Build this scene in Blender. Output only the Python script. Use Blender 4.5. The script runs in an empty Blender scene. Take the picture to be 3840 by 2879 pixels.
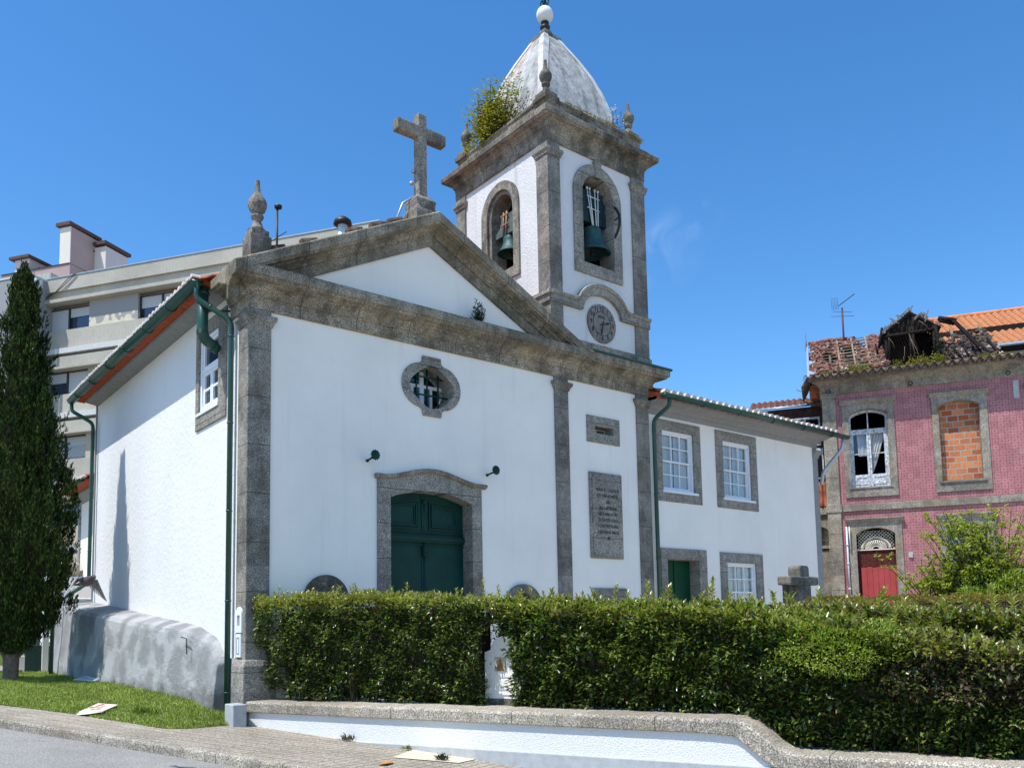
import bpy, bmesh, math, random
import numpy as np
from mathutils import Vector, Matrix
from mathutils.geometry import tessellate_polygon
random.seed(7)
S = bpy.context.scene
COL = S.collection
PI = math.pi

# ------------------------------------------------------------------ camera
cam_data = bpy.data.cameras.new("camera")
cam = bpy.data.objects.new("camera", cam_data)
COL.objects.link(cam)
YAW, PITCH, ROLL = 0.6782233, 0.0925498, 0.0183710
fwd = Vector((math.sin(YAW) * math.cos(PITCH), math.cos(YAW) * math.cos(PITCH), math.sin(PITCH)))
rgt0 = Vector((math.cos(YAW), -math.sin(YAW), 0))
dwn0 = -rgt0.cross(fwd)
rgt = rgt0 * math.cos(ROLL) + dwn0 * math.sin(ROLL)
dwn = -rgt0 * math.sin(ROLL) + dwn0 * math.cos(ROLL)
m = Matrix.Identity(4)
for i in range(3):
    m[i][0] = rgt[i]; m[i][1] = -dwn[i]; m[i][2] = -fwd[i]
m[0][3], m[1][3], m[2][3] = -5.16, -13.0, 1.6
cam.matrix_world = m
cam_data.sensor_width = 36
cam_data.sensor_fit = 'HORIZONTAL'
cam_data.lens = 3217.12 / 3840 * 36
cam_data.shift_y = 0.160
cam_data.clip_start = 0.1
cam_data.clip_end = 3000
S.camera = cam

# ------------------------------------------------------------------ light
SUN = Vector((-1.0, 0.045, 1.96)).normalized()
EL = math.asin(SUN.z)
W = bpy.data.worlds.new("World")
S.world = W
W.use_nodes = True
wn = W.node_tree.nodes
sky = wn.new('ShaderNodeTexSky')
sky.sky_type = 'NISHITA'
sky.sun_disc = False
sky.sun_elevation = EL
sky.sun_rotation = math.radians(-90)
sky.altitude = 50
sky.air_density = 1.0
sky.dust_density = 0.35
sky.ozone_density = 3.6
wn['Background'].inputs[1].default_value = 0.14
hs = wn.new('ShaderNodeHueSaturation'); hs.inputs['Saturation'].default_value = 1.27; hs.inputs['Hue'].default_value = 0.5
W.node_tree.links.new(sky.outputs[0], hs.inputs['Color'])
tcw = wn.new('ShaderNodeTexCoord')               # a few faint wisps of cloud low on the right of the tower
def wisp(c, r, sc, amt, prev):
    d = wn.new('ShaderNodeVectorMath'); d.operation = 'DISTANCE'; W.node_tree.links.new(tcw.outputs['Generated'], d.inputs[0]); d.inputs[1].default_value = Vector(c).normalized()
    rp_ = wn.new('ShaderNodeMapRange'); rp_.inputs['From Min'].default_value = r; rp_.inputs['From Max'].default_value = 0.0; W.node_tree.links.new(d.outputs['Value'], rp_.inputs['Value'])
    nz = wn.new('ShaderNodeTexNoise'); nz.inputs['Scale'].default_value = sc; nz.inputs['Detail'].default_value = 6; nz.inputs['Distortion'].default_value = 0.8; W.node_tree.links.new(tcw.outputs['Generated'], nz.inputs['Vector'])
    r2 = wn.new('ShaderNodeMapRange'); r2.inputs['From Min'].default_value = 0.46; r2.inputs['From Max'].default_value = 0.72; W.node_tree.links.new(nz.outputs['Fac'], r2.inputs['Value'])
    mu = wn.new('ShaderNodeMath'); mu.operation = 'MULTIPLY'; W.node_tree.links.new(rp_.outputs[0], mu.inputs[0]); W.node_tree.links.new(r2.outputs[0], mu.inputs[1])
    m2 = wn.new('ShaderNodeMath'); m2.operation = 'MULTIPLY'; m2.inputs[1].default_value = amt; W.node_tree.links.new(mu.outputs[0], m2.inputs[0])
    mx = wn.new('ShaderNodeMix'); mx.data_type = 'RGBA'; W.node_tree.links.new(m2.outputs[0], mx.inputs[0]); W.node_tree.links.new(prev, mx.inputs[6]); mx.inputs[7].default_value = (4.2, 4.9, 6.0, 1)
    return mx.outputs[2]
CL1 = (0.6936, 0.5954, 0.405); CL2 = (0.708, 0.558, 0.432)
k_ = wisp(CL1, 0.05, 16, 0.22, hs.outputs[0])
k_ = wisp(CL2, 0.035, 20, 0.16, k_)
W.node_tree.links.new(k_, wn['Background'].inputs[0])
sl = bpy.data.lights.new("sun", 'SUN')
sl.energy = 3.45
sl.angle = math.radians(0.5)
sl.color = (1.0, 0.98, 0.945)
so = bpy.data.objects.new("sun", sl)
COL.objects.link(so)
so.rotation_euler = SUN.to_track_quat('Z', 'Y').to_euler()
so.location = (-20, 0, 40)
S.view_settings.view_transform = 'Standard'
S.view_settings.look = 'None'
S.view_settings.gamma = 1
S.view_settings.exposure = 0.66

# ------------------------------------------------------------------ node helpers
class NT:
    def __init__(s, name, rough=0.85, spec=0.3):
        s.m = bpy.data.materials.new(name); s.m.use_nodes = True
        s.t = s.m.node_tree; s.b = s.t.nodes['Principled BSDF']
        s.b.inputs['Roughness'].default_value = rough
        s.b.inputs['Specular IOR Level'].default_value = spec
    def n(s, typ, **kw):
        x = s.t.nodes.new(typ)
        for k, v in kw.items():
            setattr(x, k, v)
        return x
    def l(s, a, b): s.t.links.new(a, b)
    def pos(s):
        if not hasattr(s, '_g'): s._g = s.n('ShaderNodeNewGeometry')
        return s._g.outputs['Position']
    def dot(s, v):
        x = s.n('ShaderNodeVectorMath', operation='DOT_PRODUCT'); s.l(s.pos(), x.inputs[0]); x.inputs[1].default_value = v
        return x.outputs['Value']
    def noise(s, scale, detail=4, rough=0.6, vec=None, dist=0):
        x = s.n('ShaderNodeTexNoise'); x.inputs['Scale'].default_value = scale
        x.inputs['Detail'].default_value = detail; x.inputs['Roughness'].default_value = rough
        x.inputs['Distortion'].default_value = dist
        s.l(vec if vec is not None else s.pos(), x.inputs['Vector']); return x.outputs['Fac']
    def vor(s, scale, feature='F1', vec=None):
        x = s.n('ShaderNodeTexVoronoi', feature=feature); x.inputs['Scale'].default_value = scale
        s.l(vec if vec is not None else s.pos(), x.inputs['Vector']); return x.outputs['Distance']
    def ramp(s, fac, stops):
        x = s.n('ShaderNodeValToRGB'); e = x.color_ramp.elements
        while len(e) < len(stops): e.new(0.5)
        for i, (p, c) in enumerate(stops):
            e[i].position = p
            e[i].color = (c[0], c[1], c[2], 1) if hasattr(c, '__len__') else (c, c, c, 1)
        s.l(fac, x.inputs['Fac']); return x.outputs['Color']
    def mix(s, f, a, b, mode='MIX'):
        x = s.n('ShaderNodeMix', data_type='RGBA', blend_type=mode)
        for inp, v in ((x.inputs[0], f), (x.inputs[6], a), (x.inputs[7], b)):
            if isinstance(v, (int, float)): inp.default_value = v
            elif isinstance(v, tuple): inp.default_value = (*v[:3], 1)
            else: s.l(v, inp)
        return x.outputs[2]
    def mth(s, op, a, b=None, c=None):
        x = s.n('ShaderNodeMath', operation=op)
        for i, v in enumerate((a, b, c)):
            if v is None: continue
            if isinstance(v, (int, float)): x.inputs[i].default_value = v
            else: s.l(v, x.inputs[i])
        return x.outputs[0]
    def line(s, coord, period, w):           # 1 on a thin line each period, 0 elsewhere
        f = s.mth('FRACT', s.mth('DIVIDE', coord, period))
        d = s.mth('ABSOLUTE', s.mth('SUBTRACT', f, 0.5))
        return s.mth('GREATER_THAN', d, 0.5 - w / period / 2)
    def color(s, c):
        if isinstance(c, tuple): s.b.inputs['Base Color'].default_value = (*c[:3], 1)
        else: s.l(c, s.b.inputs['Base Color'])
    def bump(s, h, strength=0.3, dist=0.02, prev=None):
        x = s.n('ShaderNodeBump'); x.inputs['Strength'].default_value = strength
        x.inputs['Distance'].default_value = dist; s.l(h, x.inputs['Height'])
        if prev is not None: s.l(prev, x.inputs['Normal'])
        s.l(x.outputs[0], s.b.inputs['Normal']); return x.outputs[0]
    def scaled(s, v):
        x = s.n('ShaderNodeVectorMath', operation='MULTIPLY'); s.l(s.pos(), x.inputs[0]); x.inputs[1].default_value = v
        return x.outputs[0]

def plain(name, c, rough=0.6, spec=0.3, metal=0, var=0.12, scale=8, bump=0.0):
    k = NT(name, rough, spec)
    n = k.noise(scale, 5)
    lo = tuple(x * (1 - var) for x in c); hi = tuple(min(1, x * (1 + var)) for x in c)
    k.color(k.ramp(n, [(0.3, lo), (0.7, hi)]))
    k.b.inputs['Metallic'].default_value = metal
    if bump: k.bump(k.noise(scale * 6, 4), bump, 0.01)
    return k.m

def plaster(name, c, dirt=(0.5, 0.52, 0.52), amt=0.12, bump=0.25, bscale=14, streak=0.25):
    k = NT(name, 0.9, 0.15)
    big = k.noise(0.55, 6, 0.62)
    col = k.mix(k.mth('MULTIPLY', k.ramp(big, [(0.42, 0), (0.75, 1)]), amt), c, dirt)
    st = k.noise(1.0, 5, 0.6, k.scaled((5.0, 5.0, 0.35)))
    col = k.mix(k.mth('MULTIPLY', k.ramp(st, [(0.56, 0), (0.78, 1)]), streak), col, dirt)
    k.color(col)
    b = k.bump(k.noise(bscale, 6, 0.65), bump, 0.03)
    k.bump(k.noise(90, 3, 0.6), bump * 0.5, 0.004, b)
    return k.m

def granite(name, mean=(0.25, 0.235, 0.205), con=0.52, moss=0.35, mosscol=(0.045, 0.042, 0.032), ochre=0.15,
            joint=None, bump=0.7, speck=52):
    k = NT(name, 0.92, 0.15)
    sp = k.noise(speck, 3, 0.7)
    lo = tuple(x * (1 - con) for x in mean); hi = tuple(min(1, x * (1 + con)) for x in mean)
    col = k.ramp(sp, [(0.38, lo), (0.5, mean), (0.60, hi)])
    sp2 = k.vor(38)
    col = k.mix(k.ramp(sp2, [(0.16, 0.6), (0.34, 0.0)]), col, tuple(x * 0.25 for x in mean))
    sp3 = k.noise(70, 2, 0.5)
    col = k.mix(0.8, col, k.ramp(sp3, [(0.35, 0.55), (0.65, 1.45)]), 'MULTIPLY')
    big = k.noise(1.1, 8, 0.72)
    col = k.mix(k.mth('MULTIPLY', k.ramp(big, [(0.44, 0), (0.60, 1)]), moss), col, mosscol)
    run = k.noise(1.0, 5, 0.65, k.scaled((4.5, 4.5, 0.5)))
    col = k.mix(k.mth('MULTIPLY', k.ramp(run, [(0.50, 0), (0.66, 1)]), moss * 0.6), col, tuple(x * 1.1 for x in mosscol))
    lich = k.noise(5.5, 6, 0.7)
    col = k.mix(k.mth('MULTIPLY', k.ramp(lich, [(0.60, 0), (0.70, 1)]), moss * 0.5), col, (0.42, 0.40, 0.34))
    oc = k.noise(0.9, 4, 0.6, k.scaled((1.3, 1.1, 1.7)))
    col = k.mix(k.mth('MULTIPLY', k.ramp(oc, [(0.5, 0), (0.66, 1)]), ochre), col, (0.30, 0.215, 0.10))
    mid = k.noise(7, 5, 0.65)
    col = k.mix(0.6, col, k.ramp(mid, [(0.3, 0.62), (0.7, 1.35)]), 'MULTIPLY')
    h = k.mth('ADD', k.mth('MULTIPLY', sp, 0.35), k.noise(16, 5, 0.7))
    if joint:
        for v, per, ph in joint:
            ln = k.line(k.mth('ADD', k.mth('ADD', k.dot(v), ph), k.mth('MULTIPLY', k.noise(3, 2), 0.012)), per, 0.014)
            col = k.mix(k.mth('MULTIPLY', ln, 0.75), col, (0.05, 0.045, 0.035))
            # block tone
            fl = k.mth('FLOOR', k.mth('ADD', k.mth('DIVIDE', k.mth('ADD', k.dot(v), ph), per), 0.5))
            wnz = k.n('ShaderNodeTexWhiteNoise', noise_dimensions='1D'); k.l(fl, wnz.inputs['W'])
            col = k.mix(0.55, col, k.ramp(wnz.outputs['Value'], [(0, 0.66), (1, 1.22)]), 'MULTIPLY')
    k.color(col)
    k.bump(h, bump, 0.015)
    return k.m

def glassy(name, tint=(0.02, 0.025, 0.03), fac=0.02):
    mt = bpy.data.materials.new(name); mt.use_nodes = True
    t = mt.node_tree; t.nodes.clear()
    o = t.nodes.new('ShaderNodeOutputMaterial'); mx = t.nodes.new('ShaderNodeMixShader')
    g = t.nodes.new('ShaderNodeBsdfGlossy'); g.inputs['Roughness'].default_value = 0.03
    g.inputs['Color'].default_value = (0.9, 0.95, 1, 1)
    tr = t.nodes.new('ShaderNodeBsdfTransparent'); tr.inputs['Color'].default_value = (0.96, 0.98, 0.98, 1)
    fr = t.nodes.new('ShaderNodeLayerWeight'); fr.inputs['Blend'].default_value = 0.5
    pw = t.nodes.new('ShaderNodeMath'); pw.operation = 'POWER'; pw.inputs[1].default_value = 3.5
    ad = t.nodes.new('ShaderNodeMath'); ad.operation = 'MULTIPLY_ADD'; ad.inputs[1].default_value = 0.5; ad.inputs[2].default_value = 0.04
    t.links.new(fr.outputs['Facing'], pw.inputs[0]); t.links.new(pw.outputs[0], ad.inputs[0]); t.links.new(ad.outputs[0], mx.inputs[0])
    t.links.new(tr.outputs[0], mx.inputs[1]); t.links.new(g.outputs[0], mx.inputs[2])
    t.links.new(mx.outputs[0], o.inputs[0])
    return mt

def leafmat(name, stops, rough=0.42, trans=0.3, spec=0.45):
    k = NT(name, rough, spec)
    g = k.n('ShaderNodeNewGeometry')
    col = k.ramp(g.outputs['Random Per Island'], stops)
    big = k.noise(1.7, 3)
    col = k.mix(0.8, col, k.ramp(big, [(0.3, 0.65), (0.7, 1.3)]), 'MULTIPLY')
    k.color(col)
    tl = k.n('ShaderNodeBsdfTranslucent'); k.l(k.mix(1.0, col, (1.5, 1.7, 0.6), 'MULTIPLY'), tl.inputs[0])
    mx = k.n('ShaderNodeMixShader'); mx.inputs[0].default_value = trans
    out = k.t.nodes['Material Output']
    k.l(k.b.outputs[0], mx.inputs[1]); k.l(tl.outputs[0], mx.inputs[2]); k.l(mx.outputs[0], out.inputs[0])
    return k.m

X3 = (1, 0, 0); Y3 = (0, 1, 0); Z3 = (0, 0, 1)
MT = {}
MT['plaster'] = plaster('white_plaster', (0.90, 0.85, 0.76), dirt=(0.52, 0.50, 0.46), amt=0.26, bump=0.22, streak=0.26)
MT['plaster_rough'] = plaster('rough_white_plaster', (0.78, 0.77, 0.745), amt=0.22, bump=0.6, bscale=9, streak=0.12)
MT['plaster_old'] = plaster('aged_white_plaster', (0.76, 0.745, 0.715), dirt=(0.32, 0.31, 0.29), amt=0.35, bump=1.0, bscale=30, streak=0.5)
def mk_plinth():
    k = NT('grey_rubble_render', 0.95, 0.1)
    big = k.noise(1.1, 5, 0.6)
    col = k.mix(k.ramp(big, [(0.35, 0), (0.7, 1)]), (0.435, 0.435, 0.42), (0.49, 0.49, 0.475))
    sm = k.noise(30, 6, 0.7); patch = k.ramp(k.noise(2.4, 2, 0.4), [(0.40, 0), (0.62, 1)])
    z = k.n('ShaderNodeSeparateXYZ'); k.l(k.pos(), z.inputs[0])
    low = k.mth('MULTIPLY', k.ramp(k.mth('ADD', z.outputs[2], k.mth('MULTIPLY', k.noise(3, 5, .7), -0.9)), [(0.1, 1), (0.32, 0)]), 0.5)
    col = k.mix(k.ramp(k.vor(30), [(0.05, 0.35), (0.25, 0.0)]), col, (0.22, 0.22, 0.21))
    col = k.mix(low, col, (0.10, 0.09, 0.075))
    k.color(col)
    h = k.mth('ADD', k.mth('MULTIPLY', k.noise(20, 6, 0.75), k.mth('ADD', k.mth('MULTIPLY', patch, 1.2), 0.5)), k.mth('MULTIPLY', k.noise(7, 3, 0.5), 0.10))
    k.bump(h, 1.0, 0.07)
    return k.m
MT['plinth'] = mk_plinth()
MT['grey_paint'] = plain('grey_painted_render', (0.27, 0.27, 0.265), 0.85, 0.2, bump=0.2)
MT['grey_smooth'] = plain('pale_grey_render', (0.42, 0.435, 0.435), 0.85, 0.2, bump=0.3)
G = granite
MT['granite_z'] = G('granite_pilaster', (0.27, 0.248, 0.21), moss=0.55, joint=[(Z3, 0.78, 0.1)])
MT['granite'] = G('granite_surround', (0.30, 0.275, 0.232), moss=0.28, joint=[(Z3, 0.62, 0.25)])
MT['granite_x'] = G('granite_cornice', (0.33, 0.285, 0.215), moss=0.65, ochre=0.38, joint=[((1, 0.001, 0), 1.05, 0.2)])
MT['granite_xy'] = G('granite_tower_cornice', (0.28, 0.245, 0.195), moss=0.85, ochre=0.2, joint=[((1, 1, 0), 1.1, 0.2)])
MT['granite_dark'] = G('mossy_granite', (0.21, 0.19, 0.16), moss=0.8, bump=0.8)
MT['granite_cross'] = G('granite_cross_stone', (0.28, 0.25, 0.205), moss=0.7, ochre=0.1, bump=0.9)
MT['granite_tan'] = G('pale_granite', (0.40, 0.355, 0.285), con=0.55, moss=0.25, mosscol=(0.16, 0.14, 0.11), ochre=0.3, joint=[((0.366, -0.93, 0), 1.9, 0.95)])
MT['granite_kerb'] = G('kerb_granite', (0.37, 0.33, 0.26), con=0.5, moss=0.3, mosscol=(0.15, 0.13, 0.10), ochre=0.3, joint=[((0.43, -0.903, 0), 1.02, 0.25)])
MT['stone_old'] = G('stained_limestone', (0.32, 0.285, 0.225), con=0.3, moss=0.6, mosscol=(0.10, 0.092, 0.078), ochre=0.35, bump=0.3, speck=30)
MT['stone_old_z'] = G('stained_quoins', (0.34, 0.30, 0.23), con=0.3, moss=0.5, mosscol=(0.10, 0.09, 0.07), ochre=0.35, bump=0.3, speck=30, joint=[(Z3, 0.9, 0.1)])
MT['green'] = plain('dark_green_paint', (0.004, 0.042, 0.032), 0.5, 0.2, var=0.25, scale=3)
MT['green_pipe'] = plain('green_pipe_paint', (0.014, 0.066, 0.047), 0.38, 0.5, var=0.2, scale=3)
MT['green_door'] = plain('green_door_paint', (0.003, 0.055, 0.022), 0.55, 0.2, var=0.2, scale=3)
MT['black'] = plain('black_iron', (0.012, 0.014, 0.014), 0.5, 0.4)
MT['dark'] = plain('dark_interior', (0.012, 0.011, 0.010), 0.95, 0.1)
MT['white'] = plain('white_window_paint', (0.78, 0.80, 0.82), 0.5, 0.4, var=0.05)
MT['white_peel'] = plain('peeling_white_paint', (0.52, 0.54, 0.55), 0.8, 0.2, var=0.65, scale=14, bump=0.5)
MT['curtain'] = plain('white_curtain', (0.47, 0.465, 0.45), 0.9, 0.1, var=0.08)
MT['glass'] = glassy('window_glass')
MT['blue_glass'] = plain('reflecting_glass', (0.02, 0.035, 0.06), 0.06, 0.9, var=0.3, scale=0.8)
MT['terracotta'] = plain('terracotta_tile', (0.40, 0.135, 0.065), 0.85, 0.2, var=0.45, scale=9, bump=0.4)
MT['tile_bright'] = plain('orange_roof_tile', (0.56, 0.23, 0.10), 0.8, 0.2, var=0.25, scale=7, bump=0.3)
MT['tile_soffit'] = plain('orange_soffit_tile', (0.42, 0.095, 0.04), 0.85, 0.2, var=0.2, scale=7)
MT['mortar'] = plain('whitewashed_tile_end', (0.62, 0.54, 0.47), 0.9, 0.2, var=0.2, scale=9, bump=0.4)
MT['tile_dark'] = plain('weathered_dark_tile', (0.085, 0.06, 0.045), 0.9, 0.15, var=0.6, scale=11, bump=0.6)
MT['bronze'] = plain('verdigris_bronze', (0.030, 0.085, 0.078), 0.55, 0.4, metal=0.2, var=0.4, scale=14, bump=0.3)
MT['yoke'] = plain('green_painted_yoke', (0.010, 0.032, 0.034), 0.6, 0.3, var=0.3)
MT['yoke_old'] = plain('weathered_yoke_wood', (0.09, 0.125, 0.11), 0.8, 0.2, var=0.3)
MT['rod_white'] = plain('white_painted_iron', (0.62, 0.66, 0.68), 0.5, 0.4)
MT['rod_rust'] = plain('rusty_iron', (0.40, 0.21, 0.13), 0.8, 0.3, var=0.35, scale=30)
MT['steel'] = plain('galvanised_steel', (0.42, 0.45, 0.47), 0.4, 0.5, metal=0.5)
MT['slate_white'] = plain('white_stone', (0.70, 0.69, 0.66), 0.7, 0.3, var=0.1)

# ------------------------------------------------------------------ frames and mesh builder
class Fr:
    def __init__(s, O, u, w):
        s.O = Vector((O[0], O[1])); s.u = Vector(u).normalized(); s.w = Vector(w).normalized()
    def p(s, a, o, z):
        q = s.O + s.u * a + s.w * o
        return Vector((q.x, q.y, z))
FF = Fr((0, 0), (1, 0), (0, -1))              # church front; a = X
FL = Fr((0, 0), (0, 1), (-1, 0))              # church left side; a = Y
GW = Fr((0, -0.05), (0.366, -0.930), (-0.930, -0.366))   # street garden wall
RB = Fr((20.0, 1.96), (0.515, -0.857), (-0.857, -0.515)) # pink tiled house
AP = Fr((2.12, 29.7), (0.551, -0.834), (-0.834, -0.551)) # apartment block
FT = Fr((6.48, 0), (0, 1), (-1, 0))           # tower left side

class M:
    def __init__(s): s.v = []; s.f = []; s.sm = []
    def add(s, vs, fs, smooth=False):
        b = len(s.v); s.v += [tuple(x) for x in vs]
        s.f += [tuple(i + b for i in f) for f in fs]; s.sm += [smooth] * len(fs)
        return s
    def box(s, fr, a0, a1, o0, o1, z0, z1):
        P = [fr.p(a, o, z) for z in (z0, z1) for a, o in ((a0, o0), (a1, o0), (a1, o1), (a0, o1))]
        return s.add(P, [(0, 1, 2, 3), (4, 5, 6, 7), (0, 1, 5, 4), (1, 2, 6, 5), (2, 3, 7, 6), (3, 0, 4, 7)])
    def obox(s, c, ax, ay, az, hx, hy, hz):
        c = Vector(c); P = []
        for k in (-1, 1):
            for i, j in ((-1, -1), (1, -1), (1, 1), (-1, 1)):
                P.append(c + ax * (i * hx) + ay * (j * hy) + az * (k * hz))
        return s.add(P, [(0, 1, 2, 3), (4, 5, 6, 7), (0, 1, 5, 4), (1, 2, 6, 5), (2, 3, 7, 6), (3, 0, 4, 7)])
    def slab(s, fr, loops, o0, o1):
        tri = tessellate_polygon([[Vector((a, z, 0)) for a, z in lp] for lp in loops])
        flat = [q for lp in loops for q in lp]; n = len(flat)
        P = [fr.p(a, o0, z) for a, z in flat] + [fr.p(a, o1, z) for a, z in flat]
        F = [tuple(t) for t in tri] + [tuple(i + n for i in reversed(t)) for t in tri]
        b = 0
        for lp in loops:
            k = len(lp)
            F += [(b + i, b + (i + 1) % k, b + (i + 1) % k + n, b + i + n) for i in range(k)]
            b += k
        return s.add(P, F)
    def sweep(s, path, prof, closed=False, up=0):      # path XY footprint, prof (o, z); o outward to the right of travel
        n = len(path); rows = []
        for i, p in enumerate(path):
            p = Vector(p[:2])
            d0 = (p - Vector(path[i - 1][:2])).normalized() if (i > 0 or closed) else None
            d1 = (Vector(path[(i + 1) % n][:2]) - p).normalized() if (i < n - 1 or closed) else None
            if d0 is None: d0 = d1
            if d1 is None: d1 = d0
            n0 = Vector((d0.y, -d0.x)); n1 = Vector((d1.y, -d1.x))
            mi = (n0 + n1); mi = mi / max(0.2, (1 + n0.dot(n1)))
            rows.append([Vector((p.x + mi.x * o, p.y + mi.y * o, z)) for o, z in prof])
        k = len(prof); P = [q for r in rows for q in r]; F = []
        for i in range(n if closed else n - 1):
            j = (i + 1) % n
            F += [(i * k + a, i * k + (a + 1) % k, j * k + (a + 1) % k, j * k + a) for a in range(k)]
        if not closed: F += [tuple(range(k)), tuple(range((n - 1) * k, n * k))]
        return s.add(P, F)
    def run(s, fr, pts, prof):                       # profile (o, h) carried along (a, z) points in a facade plane, sheared upright
        k = len(prof); P = [fr.p(a, o, z + h) for a, z in pts for o, h in prof]; n = len(pts)
        F = []
        for i in range(n - 1):
            F += [(i * k + a, i * k + (a + 1) % k, (i + 1) * k + (a + 1) % k, (i + 1) * k + a) for a in range(k)]
        F += [tuple(range(k)), tuple(range((n - 1) * k, n * k))]
        return s.add(P, F)
    def lathe(s, c, prof, seg=20, square=False):
        c = Vector(c); seg = 4 if square else seg; P = []
        off = PI / 4 if square else 0
        for r, z in prof:
            rr = r * math.sqrt(2) if square else r
            for i in range(seg):
                t = 2 * PI * i / seg + off
                P.append(c + Vector((rr * math.cos(t), rr * math.sin(t), z)))
        F = []
        for j in range(len(prof) - 1):
            F += [(j * seg + i, j * seg + (i + 1) % seg, (j + 1) * seg + (i + 1) % seg, (j + 1) * seg + i) for i in range(seg)]
        F += [tuple(range(seg)), tuple(range((len(prof) - 1) * seg, len(prof) * seg))]
        return s.add(P, F, not square)
    def tube(s, path, r, seg=10, caps=True):
        path = [Vector(p) for p in path]; n = len(path); rows = []
        rr = r if hasattr(r, '__len__') else [r] * n
        prev = None
        for i, p in enumerate(path):
            d = (path[min(i + 1, n - 1)] - path[max(i - 1, 0)]).normalized()
            if prev is None:
                ref = Vector((0, 0, 1)) if abs(d.z) < 0.9 else Vector((1, 0, 0))
                ax = d.cross(ref).normalized()
            else:
                ax = (prev - d * prev.dot(d)).normalized()
            prev = ax; ay = d.cross(ax)
            rows.append([p + (ax * math.cos(2 * PI * k / seg) + ay * math.sin(2 * PI * k / seg)) * rr[i] for k in range(seg)])
        P = [q for r_ in rows for q in r_]; F = []
        for i in range(n - 1):
            F += [(i * seg + k, i * seg + (k + 1) % seg, (i + 1) * seg + (k + 1) % seg, (i + 1) * seg + k) for k in range(seg)]
        if caps: F += [tuple(range(seg)), tuple(range((n - 1) * seg, n * seg))]
        return s.add(P, F, True)

def new_obj(name, me, parent=None, kind=None):
    o = bpy.data.objects.new(name, me); COL.objects.link(o)
    if parent is not None:
        o.parent = parent
        root = parent
        if parent.type == 'EMPTY': o.location = -Vector(parent.location)
        # deeper parts share the first part's frame
    if kind: o['kind'] = kind
    return o

def build(name, mb, mat, parent=None, kind=None, bevel=0.0, label=None, sub=False):
    me = bpy.data.meshes.new(name)
    me.from_pydata(mb.v, [], mb.f); me.validate()
    bm = bmesh.new(); bm.from_mesh(me)
    bmesh.ops.remove_doubles(bm, verts=bm.verts, dist=1e-5) if sub else None
    bmesh.ops.recalc_face_normals(bm, faces=bm.faces)
    bm.to_mesh(me); bm.free()
    if len(mb.sm) == len(me.polygons):
        me.polygons.foreach_set('use_smooth', mb.sm)
    me.materials.append(mat)
    o = new_obj(name, me, parent, kind)
    if bevel:
        b = o.modifiers.new('bevel', 'BEVEL'); b.width = bevel; b.segments = 2; b.limit_method = 'ANGLE'; b.angle_limit = math.radians(38)
    if label: o['label'] = label
    return o

def thing(name, label, cat, loc=(0, 0, 0), group=None):
    o = bpy.data.objects.new(name, None); COL.objects.link(o)
    o.location = loc; o.empty_display_size = 0.3
    o['label'] = label; o['category'] = cat
    if group: o['group'] = group
    return o

def tag(o, label, cat, group=None, kind=None):
    o['label'] = label; o['category'] = cat
    if group: o['group'] = group
    if kind: o['kind'] = kind
    return o

def text(name, s, size, fr, a, o, z, mat, parent, sx=1.0, depth=0.004, align='CENTER'):
    cu = bpy.data.curves.new(name, 'FONT'); cu.body = s; cu.size = size; cu.extrude = depth
    cu.align_x = align; cu.align_y = 'CENTER'
    t = bpy.data.objects.new('tmp_text', cu); COL.objects.link(t)
    dg = bpy.context.evaluated_depsgraph_get()
    me = bpy.data.meshes.new_from_object(t.evaluated_get(dg))
    bpy.data.objects.remove(t); bpy.data.curves.remove(cu)
    for v in me.vertices:
        x, y, zz = v.co
        v.co = fr.p(a + x * sx, o + zz, z + y)
    me.materials.clear(); me.materials.append(mat)
    me.name = name
    return new_obj(name, me, parent)

def rect(a0, a1, z0, z1): return [(a0, z0), (a1, z0), (a1, z1), (a0, z1)]
def archtop(a0, a1, z0, zs, rise, n=14):                # opening outline: flat foot, curved head
    c = (a0 + a1) / 2; h = (a1 - a0) / 2
    return [(a0, z0), (a1, z0)] + [(c + h * math.cos(PI * i / n), zs + rise * math.sin(PI * i / n)) for i in range(0, n + 1)]
def segtop(a0, a1, z0, zs, rise, n=12):                 # shallow segmental head
    c = (a0 + a1) / 2; h = (a1 - a0) / 2; R = (h * h + rise * rise) / (2 * rise); t = math.asin(h / R)
    return [(a0, z0), (a1, z0)] + [(c + R * math.sin(t - 2 * t * i / n), zs + R * math.cos(t - 2 * t * i / n) - (R - rise)) for i in range(0, n + 1)]
def circ(c, z, rx, rz, n=32): return [(c + rx * math.cos(2 * PI * i / n), z + rz * math.sin(2 * PI * i / n)) for i in range(n)]

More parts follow.
